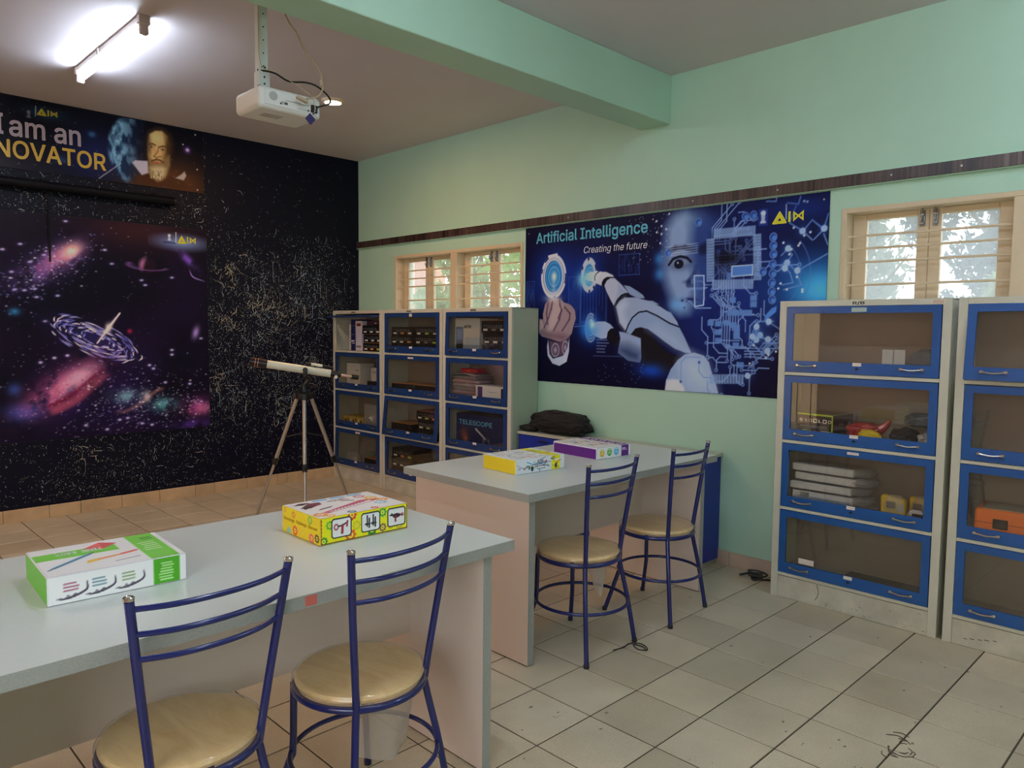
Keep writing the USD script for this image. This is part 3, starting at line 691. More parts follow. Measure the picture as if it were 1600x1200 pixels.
"b_hair":[(1.574,2.882),(1.571,3.001),(1.59,3.07),(1.65,3.118),(1.709,3.123),(1.768,3.079),(1.785,3.003),(1.771,2.915),(1.75,2.948),(1.743,3.032),(1.708,3.08),(1.649,3.093),(1.602,3.06),(1.583,2.985)],
"b_face":[(1.582,2.973),(1.596,3.053),(1.643,3.089),(1.697,3.096),(1.738,3.062),(1.755,2.998),(1.75,2.923),(1.74,2.873),(1.703,2.836),(1.643,2.808),(1.596,2.825),(1.58,2.883)],
"b_faced":[(1.708,3.08),(1.738,3.055),(1.754,2.991),(1.75,2.923),(1.737,2.872),(1.703,2.836),(1.692,2.883),(1.723,2.943),(1.731,3.012)],
"b_browl":[(1.588,2.971),(1.617,2.979),(1.641,2.971)],
"b_browr":[(1.67,2.961),(1.7,2.973),(1.736,2.973)],
"b_eyel":[(1.608,2.954),(1.623,2.956)],
"b_eyer":[(1.699,2.946),(1.717,2.95)],
"b_nose":[(1.664,2.957),(1.657,2.92),(1.627,2.878),(1.65,2.873),(1.68,2.887)],
"b_mouth":[(1.626,2.83),(1.655,2.838),(1.676,2.826)],
"b_mou":[(1.611,2.84),(1.644,2.857),(1.674,2.856),(1.703,2.842)],
"b_coll":[(1.481,2.824),(1.579,2.834),(1.583,2.739),(1.53,2.713),(1.502,2.744),(1.458,2.803)],
"b_colr":[(1.797,2.728),(1.847,2.766),(1.873,2.795),(1.888,2.76),(1.865,2.719)],
"b_coat":[(1.419,2.625),(1.501,2.714),(1.582,2.727),(1.67,2.679),(1.761,2.741),(1.871,2.72),(1.919,2.627),(1.545,2.625)],
"b_beardw":[(1.595,2.783),(1.637,2.801),(1.69,2.81),(1.72,2.796),(1.713,2.734),(1.676,2.698),(1.617,2.72)],
"b_st":[(1.901,2.977),(1.933,2.982)],
"b_glow":[(1.76,2.679),(1.946,2.706),(1.764,2.864)],
"b_bl":[(1.167,2.971),(1.201,2.978)],
"b_lg":[(0.803,3.045),(0.938,3.056),(0.94,3.104),(0.805,3.087),(0.789,3.034),(0.793,3.106),(0.746,3.058)],
"b_text1":[(0.621,2.867),(1.086,2.877),(0.564,2.878)],
"b_text2":[(0.558,2.707),(1.261,2.717),(1.265,2.842)],
"b_dots":[(1.97,3.116),(1.865,3.017),(2.081,2.884),(2.058,2.852),(1.98,2.827),(1.98,2.655),(2.052,2.692)],
"cl_cyan":[(2.986,2.012),(3.102,1.976),(2.916,1.778),(3.024,1.714),(2.513,1.943),(2.576,1.576),(3.098,1.512),(2.255,0.904),(2.751,0.775),(3.095,1.2),(2.724,0.649),(2.987,2.14)],
"cl_cream":[(2.285,1.992),(2.553,1.699),(2.685,1.674),(2.186,1.648),(2.842,1.666),(2.683,1.507),(2.25,1.996),(2.14,1.023),(1.062,0.474),(2.461,1.725),(2.738,0.709),(2.313,1.548)],
}
# ------------------------------------------------------------------ printed matter: colours laid on a fine mesh, vertex by vertex
class Print:
    def __init__(s, x0, x1, y0, y1, step, base):
        s.nx, s.ny = int(round((x1 - x0) / step)) + 1, int(round((y1 - y0) / step)) + 1
        s.x, s.y = np.linspace(x0, x1, s.nx), np.linspace(y0, y1, s.ny)
        s.X, s.Y = np.meshgrid(s.x, s.y)
        s.step = step
        s.C = np.zeros((s.ny, s.nx, 3)) + np.array(base) / 255.0

    def win(s, x0, x1, y0, y1):
        i0, i1 = np.searchsorted(s.x, (x0, x1))
        j0, j1 = np.searchsorted(s.y, (y0, y1))
        return slice(max(j0 - 1, 0), j1 + 1), slice(max(i0 - 1, 0), i1 + 1)

    def put(s, w, m, color, a=1.0, add=False):
        m = (np.clip(m, 0, 1) * a)[..., None]
        c = np.asarray(color, float)
        c = c / 255.0
        s.C[w] = s.C[w] + m * c if add else s.C[w] * (1 - m) + m * c

    def poly(s, P, color, a=1.0, soft=None, add=False, mod=None):
        P = np.asarray(P, float)
        soft = soft or s.step * 0.8
        w = s.win(P[:, 0].min() - soft, P[:, 0].max() + soft, P[:, 1].min() - soft, P[:, 1].max() + soft)
        X, Y = s.X[w], s.Y[w]
        if X.size == 0:
            return
        inside, dist = np.zeros(X.shape, bool), np.full(X.shape, 1e9)
        for (ax, ay), (bx_, by) in zip(P, np.roll(P, -1, 0)):
            if ay != by:
                inside ^= ((ay > Y) != (by > Y)) & (X < (bx_ - ax) * (Y - ay) / (by - ay) + ax)
            t = np.clip(((X - ax) * (bx_ - ax) + (Y - ay) * (by - ay)) / ((bx_ - ax) ** 2 + (by - ay) ** 2 + 1e-12), 0, 1)
            dist = np.minimum(dist, np.hypot(X - ax - t * (bx_ - ax), Y - ay - t * (by - ay)))
        m = np.clip(0.5 + np.where(inside, dist, -dist) / (2 * soft) * 1.0, 0, 1)
        if mod is not None:
            m = m * mod(X, Y)
        s.put(w, m, color, a, add)

    def line(s, P, width, color, a=1.0, soft=None, add=False):
        P = np.asarray(P, float)
        soft = soft or s.step * 0.7
        h = width / 2
        for (ax, ay), (bx_, by) in zip(P[:-1], P[1:]):
            w = s.win(min(ax, bx_) - h - soft, max(ax, bx_) + h + soft, min(ay, by) - h - soft, max(ay, by) + h + soft)
            X, Y = s.X[w], s.Y[w]
            if X.size == 0:
                continue
            t = np.clip(((X - ax) * (bx_ - ax) + (Y - ay) * (by - ay)) / ((bx_ - ax) ** 2 + (by - ay) ** 2 + 1e-12), 0, 1)
            s.put(w, (h + soft - np.hypot(X - ax - t * (bx_ - ax), Y - ay - t * (by - ay))) / soft, color, a * min(1, width / (0.8 * s.step)), add)

    def ell(s, c, rx, ry, color, a=1.0, rot=0.0, soft=None, ring=None, add=False, gauss=False, mod=None, arc=None):
        k = 2.6 if gauss else 1.15
        q = max(rx, ry) * k + 1.2 * (soft or 0)
        w = s.win(c[0] - q, c[0] + q, c[1] - q, c[1] + q)
        X, Y = s.X[w] - c[0], s.Y[w] - c[1]
        if X.size == 0:
            return
        u, v = X * math.cos(rot) + Y * math.sin(rot), -X * math.sin(rot) + Y * math.cos(rot)
        r = np.hypot(u / rx, v / ry)
        if gauss:
            m = np.exp(-1.2 * r * r) * np.clip((2.6 - r) / 0.8, 0, 1)
        else:
            sf = (soft or s.step * 0.8) / min(rx, ry)
            m = np.clip(0.5 + (1 - r) / (2 * sf), 0, 1)
            if ring:
                m = m * np.clip(0.5 + (r - (1 - ring / min(rx, ry))) / (2 * sf), 0, 1)
        if arc:
            th = np.degrees(np.arctan2(v / ry, u / rx)) % 360
            m = m * (((th - arc[0]) % 360) < arc[1] - arc[0])
        if mod is not None:
            m = m * mod(X, Y)
        s.put(w, m, color, a, add)

    def streak(s, P, w0, color, a=1.0, soft=None):
        """a thread of paint or light that thins out"""
        P = smooth_path([(p[0], p[1], 0) for p in P], 6)[:, :2]
        n = len(P)
        for k in range(n - 1):
            f = math.sin(math.pi * (k + 0.7) / (n + 0.4))
            s.line(P[k:k + 2], w0 * (0.35 + 0.65 * f), color, a * (0.4 + 0.6 * f), soft)

    def grain(s, freq, octaves, seed, sx=1.0, sy=1.0):
        return meshkit.fbm(np.stack([s.X * freq * sx, s.Y * freq * sy, 0 * s.X], -1), octaves, seed)

    def out(s, gain=1.0):
        V = np.stack([s.X - s.x[0], s.Y - s.y[0], 0 * s.X], -1).reshape(-1, 3)
        i = (np.arange(s.ny - 1)[:, None] * s.nx + np.arange(s.nx - 1)[None, :]).ravel()
        F = np.vstack([np.stack([i, i + 1, i + s.nx + 1], 1), np.stack([i, i + s.nx + 1, i + s.nx], 1)])
        c = np.clip(s.C, 0, 1).reshape(-1, 3)
        lin = np.where(c <= 0.04045, c / 12.92, ((c + 0.055) / 1.055) ** 2.4)
        return trimesh.Trimesh(V, F, process=False), np.clip(lin * gain, 0, 0.9)

def E3(k):
    """centre and radii of an ellipse given by centre, right point, top point"""
    c, r, t = ART[k][:3]
    return c, math.hypot(r[0] - c[0], r[1] - c[1]), math.hypot(t[0] - c[0], t[1] - c[1])
E2 = lambda k: (ART[k][0], math.dist(ART[k][0], ART[k][1]))

# ---- poster on the right wall: a hand, a robot arm and a face that turns into a circuit board
def paint_ai():
    g = np.random.default_rng(11)
    p = Print(0, 2.393, 0, 1.192, 0.0042, (9, 9, 44))
    A, full = ART, (slice(None), slice(None))
    n = p.grain(3.0, 4, 3)
    p.put(full, np.exp(-((p.X - 1.75) / 0.42) ** 2 - ((p.Y - 0.62) / 0.55) ** 2), (24, 50, 140), 0.85)
    p.put(full, np.exp(-((p.X - 0.55) / 0.42) ** 2 - ((p.Y - 0.72) / 0.33) ** 2), (16, 34, 120), 0.75)
    p.put(full, np.clip((p.X - 1.9) / 0.3, 0, 1) * np.clip((0.75 - p.Y) / 0.5, 0, 1), (26, 14, 42), 0.8)
    p.put(full, np.clip((n - 0.55) * 2.5, 0, 1), (6, 6, 30), 0.6)
    p.put(full, np.clip((0.28 - p.Y) / 0.2, 0, 1) * np.clip((1.2 - p.X) / 0.4, 0, 1), (9, 8, 36), 0.7)
    c, r = E2("fglow"); p.ell(c, 0.30, 0.22, (30, 120, 215), 0.9, gauss=True); p.ell(c, 0.15, 0.12, (90, 200, 240), 0.8, gauss=True)
    for k, q in (("blob1", .03), ("blob2", .03)):
        p.ell(A[k][0], q * 1.6, q * 1.6, (60, 150, 230), 0.8, gauss=True)
    # thin interface drawings
    u = A["ui"]
    for a, b in ((0, 2), (4, 6), (5, 7), (9, 11)):
        (x0, y0), (x1, y1) = u[a], u[b]
        p.line([(x0, y0), (x1, y0), (x1, y1), (x0, y1), (x0, y0)], 0.004, (60, 96, 180), 0.55)
        for x in np.linspace(x0 + 0.01, x1 - 0.01, 9):
            p.line([(x, y0 - g.random() * 0.1), (x, y1 + g.random() * 0.12)], 0.005, (58, 104, 196), 0.4)
    for k in range(9):
        y = u[12][1] + 0.03 + 0.022 * k
        p.line([(u[12][0] + 0.03, y), (u[12][0] + 0.1 + 0.05 * g.random(), y)], 0.006, (150, 170, 215), 0.55)
    p.line([u[12], u[13]], 0.004, (110, 130, 190), 0.5); p.line([u[14], u[15]], 0.004, (150, 170, 215), 0.6)
    # rings of light
    for k, m in (("ring1", 1), ("ring2", 0.9)):
        c, rx, ry = E3(k)
        p.ell(c, rx * 1.7, ry * 1.3, (24, 80, 200), 0.7, gauss=True)
        c2, ax, ay = E3(k + "i")
        p.ell(c2, ax * 1.1, ay * 1.1, (40, 120, 205), 0.95)
        p.ell(c2, ax, ay, (74, 160, 225), 1.0, ring=0.008); p.ell(c2, ax * 0.72, ay * 0.72, (96, 180, 232), 0.9, ring=0.01); p.ell(c2, ax * 0.5, ay * 0.5, (120, 196, 236), 0.9, gauss=True); p.ell(c2, ax * 0.25, ay * 0.25, (236, 244, 248), 1, gauss=True)
        p.ell(c, rx, ry, (205, 212, 228), m, ring=0.022); p.ell(c, rx * 0.8, ry * 0.84, (190, 202, 224), m, ring=0.016)
        for t in range(6):
            a = g.random() * 360
            p.ell(c, rx * 1.0, ry * 1.0, (14, 24, 84), 0.9, ring=0.012, arc=(a, a + 14))
    p.poly(A["ring1top"], (208, 214, 230))
    c, rx, ry = E3("ring3")
    p.ell(c, rx * 2, ry * 1.1, (30, 100, 225), 0.8, gauss=True)
    for f, wd in ((1, .006), (0.8, .005), (0.6, .007)):
        p.ell(c, rx * f, ry * f, (180, 205, 235), 0.85, ring=wd, arc=(60, 330))
    # human hand with a rolled cuff
    p.poly(A["hand"], (152, 134, 146)); p.poly(A["knuck"], (186, 170, 176), 0.75, soft=0.02); p.poly(A["handlow"], (104, 80, 96), 0.7, soft=0.025); p.poly(A["thumbb"], (196, 172, 174), 0.9, soft=0.008)
    p.poly(A["finger"], (190, 200, 225), 0.5, soft=0.014)
    for k in ("hl1", "hl2", "hl3", "hl4", "hl5"):
        p.line(A[k], 0.009, (84, 62, 84), 0.75, soft=0.006)
    p.poly(A["cuffin"], (88, 66, 90)); p.poly(A["cuff"], (188, 200, 226))
    for k in ("cuffr", "cuffr2"):
        c, rx, ry = E3(k); p.ell(c, rx, ry, (170, 176, 205), 0.8, ring=0.008); p.ell(c, rx * .5, ry * .5, (190, 196, 220), 0.7, gauss=True)
    p.ell(A["ring1base"][0], 0.09, 0.03, (215, 220, 235), 0.7, gauss=True)
    # robot arm
    light, mid, shade, dark = (176, 192, 222), (138, 160, 202), (82, 108, 164), (14, 16, 34)
    for k in ("fb1", "fb2", "fb3"):
        p.poly(A[k], mid)
    p.poly(A["seg1"], (200, 206, 226)); p.poly(A["tip1"], (206, 218, 238)); p.line(A["tipline"], 0.005, (70, 84, 130)); p.ell(A["tip1"][0], 0.07, 0.06, (130, 205, 250), 0.95, gauss=True)
    p.poly(A["j1"], dark); p.poly(A["seg2"], (180, 190, 216)); p.poly(A["seg2s"], mid, 0.8, soft=0.02); p.poly(A["j2"], dark)
    p.poly(A["palm"], (152, 172, 210)); p.poly(A["palms"], (190, 204, 230), 0.8, soft=0.03); p.poly(A["dark"], (26, 22, 30)); p.poly(A["hback"], (140, 164, 206)); p.poly(A["hbackd"], (176, 194, 226), 0.55, soft=0.04); p.line(A["hline"], 0.008, (22, 26, 54), 0.95)
    p.poly(A["th1"], (158, 180, 220)); p.ell(A["th1"][0], 0.08, 0.07, (60, 150, 250), 0.9, gauss=True); p.poly(A["thj"], (20, 18, 30)); p.poly(A["th2"], (146, 168, 208)); p.poly(A["th2d"], (34, 48, 92), 0.85, soft=0.05)
    p.ell(A["th1"][1], 0.03, 0.04, (190, 230, 255), 0.9, gauss=True)
    p.poly(A["fore"], (150, 174, 214)); p.poly(A["forel"], (186, 206, 238), 0.8, soft=0.07); p.poly(A["foredark"], (214, 218, 238), 0.9, soft=0.008)
    p.ell(A["lowglow"][0], 0.12, 0.05, (24, 84, 210), 0.8, gauss=True)
    # face
    p.poly(A["face"], (44, 72, 142), 0.9, soft=0.05); p.poly(A["faceL"], (142, 168, 210), 0.95, soft=0.05)
    c, rx, ry = E3("fhead"); p.ell(c, rx, ry, (150, 180, 214), 0.55, gauss=True)
    c, rx, ry = E3("chin"); p.ell(c, rx * .9, ry, (110, 180, 245), 0.75, gauss=True)
    p.line(A["brow"], 0.022, (44, 52, 92), 0.75, soft=0.012)
    c, rx, ry = E3("eye"); p.ell(c, rx * 1.25, ry * 1.2, (50, 62, 108), 0.85, gauss=True); p.ell(c, rx * .8, ry * .55, (150, 166, 196), 0.7, soft=0.01)
    c, rx, ry = E3("iris"); p.ell(c, rx * 1.5, ry * 1.2, (14, 18, 44)); p.ell((c[0] - 0.008, c[1] + 0.008), 0.006, 0.006, (225, 232, 240)); p.line(A["eyel"], 0.014, (14, 18, 46), 0.95)
    p.line(A["nosel"], 0.016, (48, 66, 124), 0.7, soft=0.014); c, rx, ry = E3("nose"); p.ell(c, rx, ry * .7, (24, 34, 84), 0.85, gauss=True)
    c, rx, ry = E3("lip"); p.ell(c, rx, ry * .8, (46, 62, 132), 0.9, gauss=True); p.line(A["lipl"], 0.007, (26, 36, 88), 0.9)
    c, rx, ry = E3("eye2"); p.ell(c, rx, ry, (8, 9, 26), 0.9, gauss=True); p.line(A["brow2"], 0.04, (12, 14, 44), 0.7, soft=0.03)
    for y in np.linspace(A["brow"][0][1] - 0.03, A["brow"][0][1] + 0.03, 5):
        p.line([(A["brow"][0][0] - 0.01, y), (A["brow"][3][0] + 0.03, y + 0.01)], 0.003, (210, 222, 240), 0.5)
    # circuit traces
    col = (126, 158, 216)
    def pad(x, y, r=0.012):
        p.ell((x, y), r, r, col, 0.95); p.ell((x, y), r * .5, r * .5, (26, 44, 110), 0.9)
    def trace(x, y, d, seg):
        P = [(x, y)]
        for L, turn in seg:
            d += turn
            x, y = x + L * math.cos(d * math.pi / 4), y + L * math.sin(d * math.pi / 4)
            P.append((x, y))
        p.line(P, 0.0052, col, 0.85)
        pad(*P[-1])
    x0, x1 = A["icT"][0][0], A["icR"][0][0]
    yT, yB = A["icT"][0][1], A["icB"][0][1]
    for k in range(44):
        x = 1.58 + 0.55 * g.random()
        y = 0.06 + 1.1 * g.random()
        d = int(g.choice([0, 2, 4, 6]))
        trace(x, y, d, [(0.03 + 0.1 * g.random(), 0), (0.02 + 0.05 * g.random(), int(g.choice([-1, 1]))), (0.02 + 0.12 * g.random(), int(g.choice([-1, 1])))])
    for k in range(9):      # bundles of parallel lanes
        bx0, by0, d, s_ = 1.6 + 0.48 * g.random(), 0.1 + 0.95 * g.random(), int(g.choice([0, 2, 6])), int(g.choice([-1, 1]))
        a, b, c_ = 0.05 + 0.1 * g.random(), 0.03 + 0.05 * g.random(), 0.05 + 0.12 * g.random()
        for q in range(4):
            nx_, ny_ = -math.sin(d * math.pi / 4) * 0.018 * q, math.cos(d * math.pi / 4) * 0.018 * q
            trace(bx0 + nx_, by0 + ny_, d, [(a + 0.004 * q, 0), (b, s_), (c_ - 0.01 * q, 0 if q % 2 else -s_)])
    def comb(a, b, n_, L, vertical):
        for t in np.linspace(0, 1, n_):
            x, y = a[0] + t * (b[0] - a[0]), a[1] + t * (b[1] - a[1])
            w_ = 0.0085
            p.poly([(x - w_, y - L), (x + w_, y - L), (x + w_, y + L), (x - w_, y + L)] if vertical else [(x - L, y - w_), (x + L, y - w_), (x + L, y + w_), (x - L, y + w_)], (140, 172, 222), 0.82)
    chipx = [A["icL"][0], A["icR"][0]]
    p.poly([(chipx[0][0], yB), (chipx[1][0], yB), (chipx[1][0], yT), (chipx[0][0], yT)], (12, 20, 66), 0.45, soft=0.03)
    c, rx, ry = E3("eye2"); p.ell(c, rx * .9, ry * .8, (6, 7, 22), 0.9, gauss=True)
    comb(*A["icT"], 17, 0.03, True); comb(*A["icB"], 16, 0.03, True); comb(*A["icL"], 15, 0.028, False); comb(*A["icR"], 16, 0.026, False); comb(*A["icF"], 12, 0.03, True)
    p.poly(A["chip"], (82, 130, 214)); p.line(A["chip"] + A["chip"][:1], 0.005, (170, 196, 236)); p.poly(A["chip2"], (82, 120, 196)); p.poly(A["panel"], (70, 104, 178), 0.55); p.line(A["panel"] + A["panel"][:1], 0.006, (170, 196, 236))
    for c in A["discs"]:
        p.ell(c, 0.024, 0.026, (40, 74, 160)); p.ell(c, 0.024, 0.026, (140, 172, 226), 0.8, ring=0.004); p.ell((c[0] + .006, c[1] - .006), 0.014, 0.014, (84, 140, 220), 0.9)
    p.poly(A["half"], (84, 140, 222))
    for c in A["cpads"]:
        p.poly([(c[0] - .022, c[1] - .018), (c[0] + .022, c[1] - .018), (c[0] + .022, c[1] + .018), (c[0] - .022, c[1] + .018)], (96, 138, 206), 0.95)
    # net of nodes
    for k in range(19):
        p.line(A["net%02d" % k], 0.006, (106, 140, 205), 0.85)
    for c in A["nodes"]:
        p.ell(c, 0.019, 0.019, (205, 220, 240), 1); p.ell(c, 0.04, 0.04, (80, 140, 230), 0.35, gauss=True)
    for c in A["dots"]:
        p.ell(c, 0.007, 0.007, (215, 225, 240))
    c0 = A["nodes"][5]
    for rr, a in ((0.30, .8), (0.24, .6)):
        p.ell((c0[0] - 0.22, c0[1] - 0.02), rr, rr, (90, 126, 200), a, ring=0.005, arc=(320, 400))
    for k in range(60):
        p.ell((1.0 + 0.35 * g.random(), 0.85 + 0.33 * g.random()), 0.003, 0.003, (180, 195, 225), 0.8)
    for k in range(26):
        p.ell((0.75 + 0.4 * g.random(), 0.03 + 0.14 * g.random()), 0.003, 0.003, (120, 170, 240), 0.8)
    lb = A["logobox"]
    p.ell(((lb[0][0] + lb[1][0]) / 2, (lb[0][1] + lb[2][1]) / 2), 0.3, 0.09, (22, 52, 140), 0.6, gauss=True)
    p.line(lb[6:8], 0.005, (170, 190, 225), 0.8)
    return p

def emblem(p, x, y, h, c=(190, 200, 215)):
    """small column-shaped emblem"""
    p.ell((x, y + h * .32), h * .2, h * .16, c, .9); p.poly([(x - h * .13, y - h * .3), (x + h * .13, y - h * .3), (x + h * .16, y + h * .3), (x - h * .16, y + h * .3)], c, .8); p.poly([(x - h * .22, y - h * .42), (x + h * .22, y - h * .42), (x + h * .2, y - h * .26), (x - h * .2, y - h * .26)], c, .9)

def logo_mesh(w, h):
    """open triangle, bar, bow tie: the three-glyph mark"""
    tri = Polygon([(0, 0), (0.42 * w, 0), (0.21 * w, h)]).buffer(0.03 * w).difference(Polygon([(0.15 * w, 0.2 * h), (0.27 * w, 0.2 * h), (0.21 * w, 0.48 * h)]))
    bar = sbox(0.5 * w, 0, 0.575 * w, h)
    bow = Polygon([(0.66 * w, 0), (0.66 * w, h), (0.83 * w, 0.6 * h), (w, h), (w, 0), (0.83 * w, 0.4 * h)])
    bow = bow.difference(Polygon([(0.72 * w, 0.3 * h), (0.72 * w, 0.7 * h), (0.78 * w, 0.5 * h)])).difference(Polygon([(0.94 * w, 0.3 * h), (0.94 * w, 0.7 * h), (0.88 * w, 0.5 * h)]))
    return [extrude(q, 0.0006) for q in (tri, bar, bow)]

# ---- poster on the black wall: galaxies and planets
def paint_galaxy():
    g = np.random.default_rng(5)
    p = Print(0.0, 2.05, 0.606, 2.318, 0.0052, (15, 12, 27))
    A, full = ART, (slice(None), slice(None))
    n, n2 = p.grain(2.2, 5, 8), p.grain(9, 4, 4)
    p.put(full, np.clip((p.Y - 1.7) / 0.6, 0, 1) * np.clip((1.2 - p.X) / 0.9, 0, 1), (44, 38, 48), 0.55)
    p.put(full, np.exp(-((p.X - 1.5) / 0.45) ** 2 - ((p.Y - 2.27) / 0.16) ** 2), (58, 28, 34), 0.8)
    p.put(full, np.clip((n - 0.5) * 3, 0, 1), (40, 20, 62), 0.45)
    p.put(full, np.exp(-((p.Y - 0.9) / 0.2) ** 2) * np.clip((n - 0.35) * 3, 0, 1), (34, 24, 78), 0.6)
    def speck(n_, cx, cy, sx, sy, rot, cols, r0=0.0022, r1=0.006, a=0.9):
        for k in range(n_):
            u, v = g.normal() * sx, g.normal() * sy
            x, y = cx + u * math.cos(rot) - v * math.sin(rot), cy + u * math.sin(rot) + v * math.cos(rot)
            r = r0 + (r1 - r0) * g.random() ** 3
            p.ell((x, y), r * 1.5, r, cols[g.integers(len(cols))], a * (0.4 + 0.6 * g.random()))
    # large tilted spiral, upper left
    c = A["g1"][0]; far = A["g1"][2]
    rot = math.atan2(c[1] - far[1], c[0] - far[0]); L = math.dist(c, far)
    m = lambda X, Y: np.clip(3.0 * meshkit.fbm(np.stack([X * 15 + 5, Y * 15 + 3, 0 * X], -1), 6, 2) - 0.62, 0, 1)
    mid = ((c[0] * .62 + far[0] * .38), (c[1] * .62 + far[1] * .38))
    p.ell(mid, L * 0.62, 0.115, (52, 52, 120), 0.8, rot=rot, gauss=True, mod=m); p.ell(mid, L * 0.48, 0.085, (148, 86, 150), 0.75, rot=rot, gauss=True, mod=m); p.ell((c[0] * .85 + far[0] * .15, c[1] * .85 + far[1] * .15), L * 0.3, 0.07, (200, 120, 160), 0.8, rot=rot, gauss=True); p.ell(c, 0.085, 0.055, (248, 190, 176), 0.95, rot=rot, gauss=True); p.ell(c, 0.03, 0.022, (255, 232, 200), 0.95, rot=rot, gauss=True)
    p.line([(c[0] + .10, c[1] - .0), (c[0] + .02, c[1] - .075), (mid[0], mid[1] - .085)], 0.02, (54, 34, 72), 0.55, soft=0.02)
    speck(330, mid[0] - 0.02, mid[1] - 0.05, L * 0.5, 0.085, rot, [(190, 196, 236), (130, 150, 220), (226, 220, 240), (96, 110, 190)])
    for x, y in A["stars1"]:
        p.ell((x, y), 0.013, 0.007, (210, 205, 236), 0.95, rot=0.1); p.ell((x, y), 0.025, 0.015, (110, 100, 190), 0.4, gauss=True)
    # ringed planet
    c = A["planet"][0]; r = 0.066
    p.ell((c[0], c[1]), r, r, (30, 18, 30)); p.ell((c[0] + 0.0, c[1]), r, r, (188, 120, 168), 0.9, soft=0.02, mod=lambda X, Y: np.clip((-X + 0.3 * Y - 0.3 * r) / (0.5 * r), 0, 1))
    c2, q = A["pring"][0], A["pring"]
    rr = math.dist(q[1], q[2]) / 2
    p.ell(c, rr, 0.042, (120, 76, 150), 0.7, rot=-0.02, ring=0.009, arc=(150, 345)); p.ell(c, rr * 0.8, 0.03, (120, 76, 150), 0.4, rot=-0.02, ring=0.006, arc=(160, 250))
    c = A["neb1"][0]; p.ell(c, 0.10, 0.035, (128, 84, 210), 0.85, rot=-0.75, gauss=True, mod=m); p.streak(A["arc"], 0.005, (170, 140, 230), 0.6, 0.006)
    c = A["red1"][0]; p.ell(c, 0.02, 0.02, (190, 40, 80), 0.8, gauss=True); c = A["cy1"][0]; p.ell(c, 0.04, 0.03, (50, 130, 190), 0.8, gauss=True); c = A["pl2"][0]; p.ell(c, 0.03, 0.06, (170, 140, 220), 0.9, rot=-0.3, gauss=True)
    c = A["bl1"][0]; p.ell(c, 0.05, 0.05, (60, 90, 180), 0.7, gauss=True)
    # swirl crossed by a jet of light
    c = A["spiral"][0]; a, b = A["spiral"][1], A["spiral"][4]
    rot = math.atan2(b[1] - a[1], b[0] - a[0]); L = math.dist(a, b) / 2; cc = ((a[0] + b[0]) / 2, (a[1] + b[1]) / 2)
    p.ell(cc, L * 1.0, 0.09, (38, 36, 96), 0.75, rot=rot, gauss=True)
    for k in range(190):
        f = 0.25 + 0.78 * g.random() ** 0.6
        t0 = g.random() * 6.28
        dt = 0.15 + 0.4 * g.random()
        P = []
        for t in np.linspace(t0, t0 + dt, 6):
            u, v = L * f * math.cos(t) * (1 + 0.1 * math.sin(3 * t + k)), (0.115 + 0.03 * math.sin(k * 1.7)) * f * math.sin(t)
            P.append((cc[0] + u * math.cos(rot) - v * math.sin(rot), cc[1] + u * math.sin(rot) + v * math.cos(rot)))
        p.streak(P, 0.004, [(200, 196, 236), (130, 130, 206), (90, 92, 180)][k % 3], 0.7, 0.004)
    j0, j1 = A["ray"]; jc = A["rayc"][0]
    rot2 = math.atan2(j0[1] - j1[1], j0[0] - j1[0])
    p.ell(jc, 0.10, 0.014, (250, 232, 230), 0.95, rot=rot2, gauss=True); p.ell(jc, 0.025, 0.04, (246, 236, 240), 0.85, gauss=True); p.line([j0, jc, j1], 0.006, (236, 214, 226), 0.9, soft=0.006)
    # pink galaxy, lower left
    c = A["g2"][0]; far, near = A["g2"][2], A["g2"][1]
    rot = math.atan2(near[1] - far[1], near[0] - far[0]); L = math.dist(near, far) / 2; cc = ((near[0] + far[0]) / 2, (near[1] + far[1]) / 2)
    p.ell(far, 0.12, 0.07, (44, 80, 180), 0.9, gauss=True); p.ell(cc, L * 1.05, 0.125, (150, 60, 118), 0.9, rot=rot, gauss=True, mod=m); p.ell(cc, L * 0.8, 0.085, (196, 110, 150), 0.85, rot=rot, gauss=True, mod=m); p.ell(A["g2core"][0], 0.15, 0.065, (216, 166, 196), 0.9, rot=rot, gauss=True)
    p.streak(A["g2lane"], 0.012, (104, 20, 46), 0.5, 0.016); p.streak([(x + .02, y - .045) for x, y in A["g2lane"]], 0.03, (190, 84, 104), 0.25, 0.03)
    speck(150, cc[0], cc[1] - 0.03, L * 0.6, 0.06, rot, [(240, 190, 200), (190, 90, 110), (120, 40, 80)], 0.002, 0.004, 0.7)
    # cyan nebula and the pink cloud at the right edge
    p.ell(A["cyan"][0], 0.13, 0.06, (110, 160, 180), 0.9, gauss=True, mod=m); p.ell(A["cyan2"][0], 0.12, 0.06, (84, 170, 176), 0.85, gauss=True, mod=m); p.ell(A["cyan"][1], 0.03, 0.05, (226, 220, 226), 0.7, gauss=True); p.streak(A["orange"], 0.006, (224, 160, 140), 0.22, 0.022)
    p.ell(A["pink3"][0], 0.15, 0.085, (160, 66, 138), 0.9, gauss=True, mod=m); p.ell((A["pink3"][0][0] + .05, A["pink3"][0][1] - .02), 0.1, 0.05, (204, 110, 150), 0.7, gauss=True, mod=m); p.ell(A["purp"][0], 0.2, 0.05, (84, 50, 150), 0.7, gauss=True, mod=m)
    for x, y in A["stars2"]:
        p.ell((x, y), 0.012, 0.008, (226, 220, 245), 0.95); p.ell((x, y), 0.022, 0.016, (130, 120, 210), 0.45, gauss=True)
